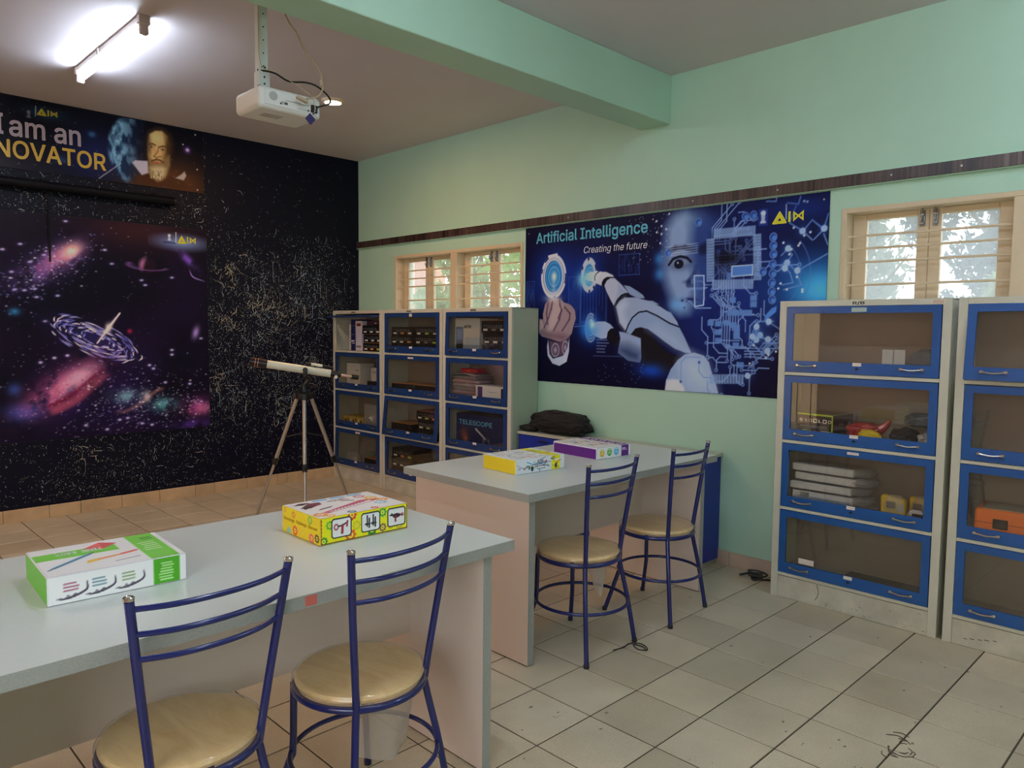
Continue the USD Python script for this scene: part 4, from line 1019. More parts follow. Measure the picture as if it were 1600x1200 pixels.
    speck(420, 1.5, 0.80, 0.36, 0.10, 0.0, [(206, 200, 240), (150, 150, 220), (230, 226, 240), (110, 96, 190)]); speck(160, 1.4, 1.02, 0.4, 0.12, -0.15, [(206, 200, 240), (160, 160, 220)]); speck(260, 1.0, 1.4, 0.6, 0.5, 0, [(150, 150, 190), (110, 100, 160)], 0.0018, 0.004, 0.7)
    c, q = E2("logo2"); p.ell((c[0] + .0, c[1] - .005), q * 1.0, 0.055, (104, 124, 172), 0.95, soft=0.035)
    b = A["logo2b"]; p.line(b[5:7], 0.004, (210, 214, 225), .9); emblem(p, b[4][0] - 0.0, b[4][1] + .01, 0.06, (205, 210, 222)); p.line(b[7:9], 0.01, (40, 46, 90), 0.7)
    return p

# ---- banner under the ceiling
def paint_banner():
    g = np.random.default_rng(9)
    p = Print(0.0, 2.035, 2.632, 3.148, 0.0042, (11, 11, 22))
    A, full = ART, (slice(None), slice(None))
    n = p.grain(5, 4, 6)
    p.put(full, np.clip((2.86 - p.Y) / 0.2, 0, 1) * np.clip((1.1 - p.X) / 0.9, 0, 1), (66, 62, 74), 0.8)
    p.put(full, np.exp(-((p.X - 1.2) / 0.25) ** 2 - ((p.Y - 2.8) / 0.2) ** 2), (26, 36, 92), 0.8)
    p.ell(A["b_glow"][0], 0.36, 0.2, (96, 54, 26), 0.95, gauss=True)
    c = A["b_bl"][0]; p.ell(c, 0.03, 0.025, (50, 104, 160), 0.8, gauss=True); p.ell((0.95, 2.74), 0.05, 0.03, (40, 84, 140), 0.6, gauss=True)
    # globe: a crescent of blue cloud
    q = A["b_globe"]; c = (q[0][0] + 0.06, q[0][1]); r = 0.29
    mm = lambda X, Y: np.clip((meshkit.fbm(np.stack([X * 26, Y * 13, 0 * X], -1), 5, 3) - 0.36) * 3.2, 0, 1)
    p.ell((c[0], c[1]), r * 0.8, r, (22, 46, 84), 0.9, soft=0.02, mod=lambda X, Y: np.clip((0.06 - X) / 0.2, 0, 1)); p.ell((c[0], c[1]), r * 0.8, r, (136, 190, 220), 0.95, soft=0.012, mod=lambda X, Y: mm(X, Y) * np.clip((0.04 - X) / 0.2, 0, 1))
    p.line([(1.21, 2.64), (1.37, 2.78)], 0.006, (150, 160, 180), 0.7)
    # painted bearded man in a dark coat
    p.poly(A["b_coat"], (66, 38, 22), 0.95, soft=0.02); p.poly(A["b_hair"], (58, 40, 26), 1, soft=0.02); p.poly(A["b_face"], (196, 164, 108), 1, soft=0.008); p.poly(A["b_faced"], (112, 74, 40), 0.75, soft=0.02); p.poly(A["b_coll"], (176, 172, 188), 1, soft=0.006); p.poly(A["b_colr"], (164, 152, 150), 1, soft=0.006)
    fx, fy = A["b_head"][0]
    p.ell((fx - 0.012, fy + 0.075), 0.05, 0.04, (222, 194, 136), 0.6, gauss=True); p.ell((fx - 0.035, fy - 0.03), 0.022, 0.025, (204, 140, 96), 0.6, gauss=True); p.ell((fx + 0.035, fy - 0.03), 0.02, 0.025, (190, 130, 84), 0.5, gauss=True); p.ell((fx - 0.015, fy - 0.02), 0.008, 0.03, (224, 186, 134), 0.7, gauss=True); p.ell((fx + 0.075, fy), 0.03, 0.12, (48, 28, 16), 0.8, gauss=True); p.ell((fx - 0.078, fy), 0.018, 0.1, (60, 40, 26), 0.7, gauss=True)
    p.poly(A["b_beard"], (128, 100, 66), 1, soft=0.012); p.poly(A["b_beardw"], (190, 176, 136), 0.9, soft=0.02)
    for k in range(46):
        x, y = A["b_beardw"][0][0] + 0.09 * g.random(), A["b_beardw"][0][1] - 0.01 - 0.03 * g.random()
        p.streak([(x, y), (x + 0.004 * g.normal(), y - 0.02), (x + 0.008 * g.normal(), y - 0.05)], 0.004, [(214, 204, 170), (120, 96, 64), (150, 126, 88)][k % 3], 0.6)
    for k in ("b_browl", "b_browr"):
        p.line(A[k], 0.006, (84, 54, 30), 0.8, soft=0.006)
    for k in ("b_eyel", "b_eyer"):
        c, q = E2(k); p.ell(c, 0.014, 0.008, (176, 146, 104)); p.ell(c, 0.02, 0.014, (90, 58, 32), 0.5, gauss=True); p.ell(c, 0.0055, 0.0055, (30, 20, 14))
    p.line(A["b_nose"], 0.004, (124, 74, 44), 0.6, soft=0.007); p.line(A["b_mou"], 0.012, (104, 70, 40), 0.9); p.line(A["b_mouth"], 0.008, (178, 92, 72), 0.95)
    c, q = E2("b_st"); p.ell(c, 0.03, 0.03, (110, 60, 170), 0.9, gauss=True); p.ell(c, 0.014, 0.014, (236, 224, 236), 1, gauss=True)
    for k in range(130):
        p.ell((2.03 * g.random(), 2.632 + 0.51 * g.random()), 0.002 + 0.003 * g.random() ** 3, 0.003, (170, 172, 190), 0.7 * g.random())
    for x, y in A["b_dots"]:
        p.ell((x, y), 0.006, 0.006, (222, 222, 230))
    l = A["b_lg"]; p.ell((0.5 * (l[0][0] + l[1][0]) - 0.02, l[0][1] + 0.02), 0.15, 0.05, (26, 56, 78), 0.8, gauss=True); p.line(l[4:6], 0.004, (150, 160, 180), .8); emblem(p, l[6][0], l[6][1] - .02, 0.06, (110, 104, 122))
    return p
# ------------------------------------------------------------------ the prints go up
WHITE = mat("white_plastic", (226, 226, 222), 0.4)
INKM, INKG = print_mat("poster_ink", 0.45, 0.12), print_mat("carton_ink", 0.4, 0.4)
YEL = mat("logo_yellow", (224, 216, 40), 0.45)
def sheet(parent, name, p, place, gain, material=None, label=None):
    m, c = p.out(gain)
    return ink(part(parent, name, place(m), material or INKM, label=label), c)

t = thing("poster", "wide blue poster on artificial intelligence with a robot arm and a half circuit face", "poster", (-0.003, -2.377, 1.087))
part(t, "backing_board", bx(-0.0035, 0, -2.393, 0, 0, 1.192), mat("poster_board", (30, 30, 60), 0.5))
sheet(t, "printed_sheet", paint_ai(), lambda m: on_right(m, 0, 0, -0.0037), 1.2)
part(t, "headline", on_right(lettering("Artificial Intelligence", 1.045, 0.078), -0.115, 1.068, -0.0038), mat("headline_cyan", (88, 186, 214), 0.45))
m = lettering("Creating the future", 0.56, 0.048, bold=False)
m.vertices[:, 0] += m.vertices[:, 1] * 0.2
part(t, "subtitle", on_right(m, -0.595, 0.962, -0.0038), mat("subtitle_white", (232, 234, 240), 0.45))
part(t, "logo", on_right(logo_mesh(0.185, 0.062), -2.06, 1.042, -0.0038), YEL)
m, c = (lambda p: (emblem(p, 0.03, 0.05, 0.085), p.out(1.4))[1])(Print(0, 0.06, 0, 0.1, 0.004, (24, 46, 120)))
ink(part(t, "emblem", on_right(m, -1.965, 1.035, -0.0038), INKM), c)
for s, z in ((-0.035, 1.15), (-2.36, 1.15), (-1.2, 1.15), (-2.36, 0.03)):
    part(t, "screw", moved(lathe([(0, 0), (0.006, 0), (0.005, 0.002), (0, 0.0025)], 12), ry=-90, loc=(-0.0037, s, z)), SCREW)

t = thing("poster", "large dark poster of galaxies and a ringed planet on the black wall", "poster", (-3.6, -0.004, 0))
part(t, "backing_board", bx(0, 2.052, -0.0035, 0, 0.605, 2.32), mat("poster_board_dark", (16, 14, 22), 0.5))
sheet(t, "printed_sheet", paint_galaxy(), lambda m: on_back(m, 0, 0.606, -0.0037), 1.6)
b = ART["logo2b"]
part(t, "logo", on_back(logo_mesh(0.15, 0.058), b[0][0], b[0][1] - 0.008, -0.0038), YEL)

t = thing("banner", "long banner under the ceiling with a bearded man's portrait and large lettering", "banner", (-3.6, -0.004, 0))
part(t, "backing_board", bx(-0.6, 2.037, -0.0035, 0, 2.63, 3.15), mat("poster_board_dark", (16, 14, 22), 0.5))
sheet(t, "printed_sheet", paint_banner(), lambda m: on_back(m, 0, 2.632, -0.0037), 1.7)
b = ART["b_text1"]
LIL, AMB = mat("lettering_lilac", (190, 178, 196), 0.45), mat("lettering_amber", (226, 188, 66), 0.45)
part(t, "lettering", on_back(lettering("am an", 0.47, 0.142), 0.619, 2.868, -0.0038), LIL)
part(t, "lettering", on_back(lettering("I", 0.034, 0.142), 0.549, 2.868, -0.0038), LIL)
part(t, "lettering", on_back(lettering("NOVATOR", 0.735, 0.122), 0.527, 2.708, -0.0038), AMB)
part(t, "lettering", on_back(lettering("IN", 0.15, 0.122), 0.35, 2.708, -0.0038), AMB)
b = ART["b_lg"]
part(t, "logo", on_back(logo_mesh(0.13, 0.045), b[0][0], b[0][1] + 0.004, -0.0038), mat("logo_yellow_dull", (190, 176, 40), 0.5))

# ---- flicked paint all over the black wall (nobody could count it)
def splatter():
    g = np.random.default_rng(21)
    V, F, K = [], [], []
    white, cream, cyan = np.array(srgb(222, 228, 232)), np.array(srgb(224, 214, 182)), np.array(srgb(166, 200, 218))
    def quad(P, c):
        n = len(V)
        V.extend((x, -0.0006 - 0.0004 * g.random(), z) for x, z in P)
        F.extend(((n, n + 1, n + 2), (n, n + 2, n + 3)))
        K.extend([c] * 4)
    def fleck(x, z, l, w, a, c):
        ux, uz = math.cos(a), math.sin(a)
        quad([(x - ux * l, z - uz * l), (x + uz * w, z - ux * w), (x + ux * l, z + uz * l), (x - uz * w, z + ux * w)], c)
    def thread(P, w, c):
        P = smooth_path([(x, 0, z) for x, z in P], 4)[:, ::2]
        for k in range(len(P) - 1):
            d = P[k + 1] - P[k]
            d = d / (np.linalg.norm(d) + 1e-9)
            w0, w1 = [w * (0.3 + 0.7 * math.sin(math.pi * (q + 0.5) / (len(P) + 0.5))) for q in (k, k + 1)]
            nrm = np.array([-d[1], d[0]])
            quad([P[k] - nrm * w0, P[k + 1] - nrm * w1, P[k + 1] + nrm * w1, P[k] + nrm * w0], c)
    def color():
        r = g.random()
        return (white if r < 0.6 else cream if r < 0.8 else cyan) * (0.12 + 0.88 * g.random() ** 1.2)
    def free(x, z):
        return not (x < -1.545 and 0.6 < z < 2.325) and not (x < -1.562 and z > 2.625)
    def dens(x, z):
        x, z = np.atleast_1d(x), np.atleast_1d(z)
        d = np.exp(-((z - 1.35) / 0.62) ** 2) + 0.22 * (z < 2.4) + 0.12
        d = np.where(z > 2.35, d * (0.30 + 0.5 * np.exp(-((x + 1.35) / 0.25) ** 2)), d) * np.clip((-x - 0.02) / 0.42, 0.05, 1)
        d = np.where(x > -1.55, d, np.where(z < 0.6, 0.55, 0.5))
        return d * np.clip(2.6 * meshkit.fbm(np.stack([x * 4, z * 4, 0 * x + 0.5], 1), 4, 4) - 0.5, 0.1, 2)
    X, Z = -3.5 * g.random(140000) ** 1.25, 0.11 + 2.98 * g.random(140000)
    ok = np.array([free(x, z) for x, z in zip(X, Z)]) & (g.random(140000) < dens(X, Z))
    for x, z in list(zip(X[ok], Z[ok]))[:10500]:
        b = g.random()
        if b < 0.76:
            fleck(x, z, 0.0016 + 0.006 * g.random() ** 2.5, 0.0012 + 0.0028 * g.random() ** 2, g.random() * 3.14, color())
        elif b < 0.975:
            fleck(x, z, 0.005 + 0.012 * g.random() ** 2, 0.0013 + 0.0012 * g.random(), 1.57 + 0.35 * g.normal() if g.random() < 0.6 else 3.14 * g.random(), color())
        else:
            a, l = g.random() * 6.28, 0.01 + 0.03 * g.random()
            thread([(x, z), (x + l * math.cos(a), z + l * math.sin(a)), (x + 1.7 * l * math.cos(a + 0.25), z + 1.7 * l * math.sin(a + 0.25))], 0.0012 + 0.0008 * g.random(), color())
    for key, c in (("cl_cyan", cyan), ("cl_cream", cream)):
        for px, pz in ART[key]:
            x, z = px - 3.6, pz
            for k in range(18):
                a, l = g.choice([1.57, 1.57, 0.3, 2.4]) + 0.3 * g.normal(), 0.008 + 0.045 * g.random() ** 1.5
                ox, oz = x + 0.05 * g.normal(), z + 0.07 * g.normal()
                if free(ox, oz):
                    thread([(ox, oz), (ox + l * math.cos(a), oz - l * math.sin(a)), (ox + 1.6 * l * math.cos(a + 0.2 * g.normal()), oz - 1.6 * l * math.sin(a))], 0.0009 + 0.0017 * g.random(), c * (0.3 + 0.65 * g.random()))
    for k in range(45):     # long loose loops of thread-like paint
        x, z = -1.5 * g.random(), 0.5 + 1.5 * g.random()
        if g.random() < dens(x, z):
            P, a = [(x, z)], g.random() * 6.28
            for q in range(4):
                a += 0.7 * g.normal()
                P.append((P[-1][0] + 0.035 * math.cos(a), P[-1][1] + 0.035 * math.sin(a)))
            if all(free(*q) and q[0] < -0.02 for q in P):
                thread(P, 0.0008 + 0.0007 * g.random(), color() * 0.7)
    for k in range(40):      # runs
        x, z = -1.5 * g.random(), 0.8 + 1.4 * g.random()
        if g.random() < dens(x, z):
            thread([(x, z), (x + 0.002, z - 0.05), (x, z - 0.06 - 0.10 * g.random())], 0.0014, color())
    return trimesh.Trimesh(np.array(V), np.array(F), process=False), np.array(K)
m, c = splatter()
ink(part(wall_back, "paint_splatter", m, print_mat("splatter_ink", 0.5), kind="stuff"), c)

# ---- rolled-up screen casing above the galaxy poster
DARK = mat("black_metal", (8, 9, 18), 0.6, spec=0.2)
t = thing("projection_screen", "rolled-up projection screen in a dark tube casing beneath the banner", "projection screen", (-3.6, -0.062, 2.522))
part(t, "casing", [tube([(-0.5, 0, 0), (1.755, 0, 0)], 0.034, 20), bx(-0.5, 1.755, 0.0, 0.03, -0.012, 0.034, 0.003)], DARK, smooth=40)
part(t, "end_cap", [tube([(1.755, 0, 0), (1.768, 0, 0)], 0.037, 20)], mat("black_plastic", (20, 20, 26), 0.4), smooth=40)
part(t, "wall_bracket", bx(0.8, 0.84, 0.02, 0.055, -0.02, 0.05, 0.002), DARK)
part(t, "wall_bracket", bx(1.6, 1.64, 0.02, 0.055, -0.02, 0.05, 0.002), DARK)
part(t, "pull_strap", bx(0.838, 0.85, 0.014, 0.018, -0.56, -0.03), DARK)

# ------------------------------------------------------------------ lamps
TUBE_E = emit("tube_light", (220, 236, 255), TUBE_STRENGTH)
WARM_E = emit("warm_lamp", (255, 194, 136), WARM_STRENGTH)
BATTEN = mat("white_batten", (232, 230, 226), 0.35)
HOLD = mat("lamp_holder", (196, 180, 176), 0.45)
def tube_light(label, x, y0, y1, rz=0):
    t = thing("tube_light", label, "light", (x, (y0 + y1) / 2, H), rz)
    L = abs(y1 - y0) / 2
    part(t, "batten", bx(-0.024, 0.024, -L, L, -0.035, 0, 0.004), BATTEN)
    part(t, "tube", tube([(0.0, -L + 0.03, -0.078), (0.0, L - 0.03, -0.078)], 0.014, 14), TUBE_E, smooth=40)
    for s in (-1, 1):
        part(t, "lamp_holder", [bx(-0.022, 0.022, s * (L - 0.03), s * L, -0.1, -0.035, 0.006), bx(-0.03, 0.03, s * (L - 0.035), s * (L + 0.006), -0.05, 0, 0.004)], HOLD)
    part(t, "starter", [tube([(0.012, -0.28, -0.035), (0.012, -0.28, -0.066)], 0.012, 12)], mat("starter_plastic", (206, 196, 170), 0.5), smooth=40)
    part(t, "ceiling_clip", [bx(-0.034, 0.034, 0.1, 0.118, -0.037, 0, 0.002), bx(-0.034, -0.03, 0.1, 0.118, -0.05, -0.02, 0.001)], HOLD)
    part(t, "tube_clip", [bx(-0.016, 0.016, 0.2, 0.214, -0.094, -0.034, 0.002)], HOLD)
    return t
tube_light("bare white fluorescent tube lamp glowing on the far ceiling", -2.775, -1.0, -2.19)
tube_light("second fluorescent tube lamp, on the near ceiling in front of the beam", -2.775, -4.15, -5.34)
tube_light("third fluorescent tube lamp, on the near ceiling beyond the right edge", -1.0, -6.1, -7.3)
tube_light("fourth fluorescent tube lamp, added as frontal fill on the ceiling behind the camera", -2.775, -6.5, -7.69)  # unseen lamp, put in for fill light from the camera side
def downlight(label, x, y):
    t = thing("downlight", label, "light", (x, y, H))
    part(t, "trim_ring", lathe([(0.058, 0), (0.082, 0), (0.084, -0.006), (0.076, -0.016), (0.06, -0.02), (0.058, -0.012)], 32), mat("lamp_trim", (232, 214, 190), 0.4), smooth=40)
    part(t, "diffuser", lathe([(0, -0.0205), (0.04, -0.0205), (0.0585, -0.018), (0.0585, -0.004), (0, -0.004)], 32), WARM_E, smooth=40)
    return t
downlight("small round warm ceiling lamp beside the projector", -1.26, -1.6)
downlight("round warm ceiling lamp further left, outside the picture", -4.25, -1.6)

# ------------------------------------------------------------------ projector on its ceiling pole
PROJ = mat("projector_white", (224, 224, 220), 0.4)
PORT = mat("port_black", (22, 22, 26), 0.4)
GRILL = mat("grille_grey", (172, 172, 170), 0.6)
t = thing("projector", "white projector hanging from the ceiling on a perforated pole, cables plugged in", "projector", (-2.546, -3.235, 2.458))
r = manifold3d.Manifold.batch_hull([manifold3d.Manifold.sphere(0.022, 20).translate((sx * 0.135, sy * 0.098, z)) for sx in (-1, 1) for sy in (-1, 1) for z in (0.024, 0.078)])
part(t, "body", r, PROJ, smooth=35)
part(t, "rear_panel", bx(-0.128, 0.132, -0.1225, -0.119, 0.02, 0.084, 0.001), PROJ)
part(t, "speaker_grille", moved(lathe([(0, 0), (0.02, 0), (0.02, 0.0012), (0, 0.0012)], 28), rx=90, loc=(-0.088, -0.1225, 0.06)), GRILL, label="round speaker grille")
part(t, "port_recess", [bx(-0.03, 0.09, -0.1232, -0.122, 0.05, 0.054), bx(-0.05, -0.02, -0.1235, -0.122, 0.032, 0.046, 0.0005), bx(0.03, 0.10, -0.1232, -0.122, 0.028, 0.031)], GRILL)
for a, w_, z in ((-0.053, 0.006, 0.034), (-0.026, 0.014, 0.038), (0.085, 0.006, 0.03)):
    part(t, "socket", bx(a - w_ / 2, a + w_ / 2, -0.1238, -0.122, z - 0.004, z + 0.004), PORT)
part(t, "power_inlet", bx(0.098, 0.13, -0.132, -0.119, 0.025, 0.06, 0.003), PORT)
part(t, "underside_vent", [bx(-0.09 + 0.012 * k, -0.083 + 0.012 * k, -0.04, 0.02, 0.0005, 0.004) for k in range(8)], GRILL)
part(t, "lens", [moved(lathe([(0, 0), (0.034, 0), (0.034, 0.016), (0.028, 0.02), (0, 0.014)], 28), rx=-90, loc=(0.07, 0.118, 0.056))], PORT, smooth=40)
part(t, "mount_bracket", [bx(-0.12, 0.04, -0.06, 0.06, 0.1, 0.106, 0.001), bx(-0.13, -0.11, -0.07, -0.05, 0.09, 0.112, 0.002), bx(0.02, 0.05, -0.07, -0.05, 0.09, 0.112, 0.002), bx(-0.13, -0.11, 0.05, 0.07, 0.09, 0.112, 0.002)], PORT)
pole = part(t, "mount_pole", [bx(-0.103, -0.061, -0.021, -0.0195, 0.106, H - 2.458, 0.0005), bx(-0.103, -0.1015, -0.02, 0.02, 0.106, H - 2.458, 0.0005), bx(-0.0625, -0.061, -0.02, 0.02, 0.106, H - 2.458, 0.0005), bx(-0.109, -0.055, -0.027, 0.02, 0.106, 0.19, 0.001)], mat("mount_white_steel", (206, 212, 206), 0.4))
for k in range(11):
    part(pole, "punched_hole", moved(lathe([(0, 0), (0.0035, 0), (0.0035, 0.0006), (0, 0.0006)], 10), rx=90, loc=(-0.082, -0.021, 0.215 + 0.058 * k)), PORT)
for k, (a, z) in enumerate(((-0.09, 0.21), (-0.076, 0.21), (-0.082, 0.165), (-0.082, 0.135))):
    part(pole, "bolt", moved(lathe([(0, 0), (0.005, 0), (0.004, 0.003), (0, 0.003)], 8), rx=90, loc=(a, -0.0275 if z < 0.2 else -0.021, z)), mat("dark_bolt", (60, 60, 60), 0.4, metal=0.6))
part(pole, "ceiling_plate", bx(-0.14, -0.02, -0.06, 0.06, H - 2.462, H - 2.4585, 0.0005), BATTEN)
CABW, CABB = mat("cream_cable", (186, 168, 140), 0.5), mat("black_cable", (16, 16, 18), 0.45)
ox, oy, oz = -2.546, -3.235, 2.458
q = lambda *P: [(x - ox, y - oy, z - oz) for x, y, z in P]
part(t, "video_cable", [tube(smooth_path(q((-2.55, -3.15, H), (-2.505, -3.25, 2.92), (-2.48, -3.29, 2.853), (-2.45, -3.3, 2.786), (-2.4, -3.31, 2.729), (-2.375, -3.33, 2.675), (-2.38, -3.34, 2.638), (-2.392, -3.37, 2.6), (-2.43, -3.39, 2.553), (-2.49, -3.395, 2.528))), 0.0042, 8), tube(q((-2.381, -3.34, 2.646), (-2.388, -3.36, 2.612)), 0.009, 10), moved(bx(-0.028, 0.028, -0.011, 0.011, -0.0075, 0.0075, 0.003), ry=15, loc=(-2.51 - ox, -3.39 - oy, 2.522 - oz))], CABW, smooth=40, label="cream video cable")
part(t, "thin_cable", tube(smooth_path(q((-2.655, -3.27, H), (-2.658, -3.27, 2.8), (-2.655, -3.29, 2.66), (-2.6, -3.31, 2.643), (-2.53, -3.33, 2.61), (-2.46, -3.38, 2.55), (-2.45, -3.4, 2.5), (-2.455, -3.4, 2.47))), 0.0022, 6), CABW, smooth=40)
part(t, "power_cable", tube(smooth_path(q((-2.65, -3.24, 2.655), (-2.6, -3.3, 2.639), (-2.537, -3.32, 2.612), (-2.446, -3.31, 2.63), (-2.392, -3.32, 2.622), (-2.352, -3.345, 2.585), (-2.36, -3.38, 2.54), (-2.42, -3.37, 2.51))), 0.0042, 8), CABB, smooth=40, label="black power cable")
part(t, "price_tag", [moved(bx(-0.019, 0.019, -0.001, 0.001, -0.019, 0.019, 0.0005), ry=42, loc=(-2.475 - ox, -3.4 - oy, 2.44 - oz)), tube(q((-2.452, -3.4, 2.475), (-2.462, -3.4, 2.462)), 0.0025, 6)], mat("tag_navy", (40, 34, 96), 0.5), label="small square navy tag hanging from a cable")

# ------------------------------------------------------------------ telescope on a tripod
SILV, SILW, BLK = mat("brushed_aluminium", (186, 176, 164), 0.35, metal=0.75), mat("telescope_cream", (214, 214, 196), 0.35, metal=0.1), mat("tripod_black", (14, 13, 15), 0.4)
AP = np.array([-1.720, -1.963, 1.050])
t = thing("telescope", "cream telescope on an aluminium tripod in front of the black wall", "telescope", (AP[0], AP[1], 0))
hv, sv = np.array([0.48670, 0.87357, 0]), np.array([0.87357, -0.48670, 0])
for nm, ang in (("tripod_leg", 180), ("tripod_leg", 300), ("tripod_leg", 60)):
    a = math.radians(ang)
    dr = hv * math.cos(a) + sv * (-math.sin(a))
    top, foot = np.array([0, 0, 1.03]) + dr * 0.045, dr * 0.445
    at_ = lambda f: top + (foot - top) * f
    lg = part(t, nm, [tube([at_(0), at_(0.455)], 0.0135, 12)], SILV, smooth=40)
    part(lg, "lower_section", tube([at_(0.44), at_(0.985)], 0.0095, 12), SILV, smooth=40)
    part(lg, "clamp", [tube([at_(0.43), at_(0.475)], 0.0165, 12), moved(bx(-0.006, 0.006, -0.006, 0.006, -0.01, 0.01, 0.002), loc=at_(0.45) + dr * 0.02)], BLK, smooth=40)
    part(lg, "foot_tip", tube([at_(0.98), at_(1.0)], 0.012, 12), BLK, smooth=40)
    part(t, "spreader_arm", tube([at_(0.29), np.array([0, 0, 0.77])], 0.005, 8), BLK, smooth=40)
part(t, "tripod_head", [lathe([(0, 1.0), (0.05, 1.0), (0.058, 1.015), (0.055, 1.04), (0.03, 1.05), (0.022, 1.08), (0.024, 1.1), (0, 1.1)], 24), *[moved(bx(-0.016, 0.016, -0.012, 0.05, -0.02, 0.02, 0.004), rz=math.degrees(math.atan2(dy, dx)) - 90, loc=(dx * 0.03, dy * 0.03, 1.02)) for dx, dy in ((-hv * 1)[:2], (hv * 0.5 + sv * 0.866)[:2], (hv * 0.5 - sv * 0.866)[:2])]], BLK, smooth=40)
f0, b0 = np.array([-2.023, -1.795, 1.256]) - [AP[0], AP[1], 0], np.array([-1.559, -2.053, 1.172]) - [AP[0], AP[1], 0]
ax = (b0 - f0) / np.linalg.norm(b0 - f0)
P = lambda d, up=0.0: f0 + ax * d + np.array([0, 0, up])
part(t, "yoke", [tube([(0, 0, 1.09), P(0.385, -0.055)], 0.017, 12), tube([P(0.36, -0.045) - sv * 0 + hv * -0.034, P(0.36, 0.0) + hv * -0.034], 0.014, 12), tube([P(0.36, 0) - hv * 0.05, P(0.36, 0) + hv * 0.04], 0.017, 14), tube([P(0.385, -0.055), P(0.36, -0.045) - hv * 0.034], 0.013, 10), tube([(0, 0, 1.1), (-0.06, -0.02, 1.06)], 0.007, 8), tube([(0.02, 0, 1.09), (0.07, -0.06, 1.085)], 0.009, 8)], BLK, smooth=40)
part(t, "optical_tube", tube([P(0.105), P(0.53)], 0.027, 28), SILW, smooth=40)
hood = part(t, "dew_shield", [tube([P(0.0), P(0.095)], 0.0315, 28), tube([P(0.09), P(0.112)], 0.029, 28)], mat("hood_black", (26, 14, 16), 0.25), smooth=40)
part(hood, "copper_ring", [tube([P(0.035), P(0.038)], 0.0325, 28), tube([P(0.052), P(0.055)], 0.0325, 28)], mat("copper", (206, 140, 120), 0.3, metal=0.9), smooth=40)
foc = part(t, "focuser", [tube([P(0.52), P(0.56)], 0.024, 20), tube([P(0.56), P(0.60)], 0.017, 16)], BLK, smooth=40)
part(foc, "focus_knob", tube([P(0.565, -0.016) - hv * 0.05, P(0.565, -0.016) - hv * 0.03], 0.0115, 16), mat("knob_white", (220, 215, 210), 0.35), smooth=40)
part(t, "draw_tube", tube([P(0.60), P(0.675)], 0.0115, 16), mat("rosy_chrome", (222, 190, 172), 0.22, metal=0.85), smooth=40)
part(t, "eyepiece", [tube([P(0.672), P(0.72)], 0.0155, 16)], BLK, smooth=40)
fs = part(t, "finder_scope", [tube([P(0.40, 0.043), P(0.475, 0.043)], 0.0105, 14)], SILW, smooth=40)
part(fs, "finder_ends", [tube([P(0.36, 0.043), P(0.402, 0.043)], 0.0095, 14), tube([P(0.47, 0.043), P(0.545, 0.043)], 0.008, 14), tube([P(0.42, 0.043), P(0.43, 0.02)], 0.008, 8), tube([P(0.49, 0.043), P(0.505, 0.018)], 0.009, 8)], BLK, smooth=40)

# ------------------------------------------------------------------ low blue counter by the wall, with the bag on it
CB = mat("cobalt_laminate", (22, 46, 150), 0.35, var=0.02)
CT = mat("counter_top_grey", (186, 188, 174), 0.4, var=0.03, scale=40)
t = thing("low_counter", "low blue counter with a grey top against the green wall", "counter", (0, -3.35, 0))
part(t, "carcass", bx(-0.235, -0.006, -0.79, 0.79, 0.035, 0.695, 0.001), CB)
part(t, "plinth", bx(-0.225, -0.01, -0.78, 0.78, 0, 0.035), mat("plinth_grey", (150, 148, 130), 0.6))
part(t, "countertop", bx(-0.255, -0.002, -0.802, 0.80, 0.695, 0.716, 0.002), CT)
for k in range(3):
    y1 = 0.785 - k * 0.525
    d_ = part(t, "door", bx(-0.252, -0.235, y1 - 0.52, y1, 0.05, 0.69, 0.002), CB)
    part(d_, "handle", bx(-0.262, -0.252, y1 - 0.31, y1 - 0.21, 0.655, 0.667, 0.003), mat("blue_black_handle", (16, 24, 70), 0.35))
BAGM = mat("black_nylon", (17, 16, 18), 0.75, bump=0.5, bump_scale=90)
t = thing("duffel_bag", "black soft nylon bag lying on the blue counter", "bag", (-0.132, -2.885, 0.717))
m = bag_shape(0.22, 0.56, 0.16, 9, 0.22, 5)
v = m.vertices
v[:, 2] *= 1 - 0.25 * np.clip((np.abs(v[:, 1]) - 0.2) / 0.12, 0, 1)
v[:, 2] += 0.007 * (meshkit.fbm(v * 30, 3, 9) - 0.5) * (v[:, 2] > 0.02)
part(t, "bag_body", m, BAGM, smooth=60)
part(t, "carry_handle", [tube(smooth_path([(-0.03, 0.12, 0.14), (-0.05, 0.06, 0.163), (-0.06, 0.0, 0.158), (-0.05, -0.06, 0.165), (-0.03, -0.13, 0.142)], 6), 0.008, 8)], BAGM, smooth=40)
part(t, "zip", tube(smooth_path([(-0.075, 0.2, 0.112), (-0.09, 0.0, 0.12), (-0.075, -0.2, 0.112)], 8), 0.0035, 6), mat("zip_dark", (50, 46, 48), 0.4), smooth=40)
part(t, "maker_tag", [moved(bx(-0.001, 0.001, -0.02, 0.02, -0.006, 0.006), ry=40, loc=(-0.088, -0.03, 0.118))], mat("tag_pale", (196, 170, 168), 0.5), label="small pale woven tag")
st = bag_shape(0.10, 0.17, 0.045, 8, 0.2, 4)
part(t, "loose_strap", moved(st, loc=(-0.066, 0.262, 0.001)), BAGM, smooth=60)
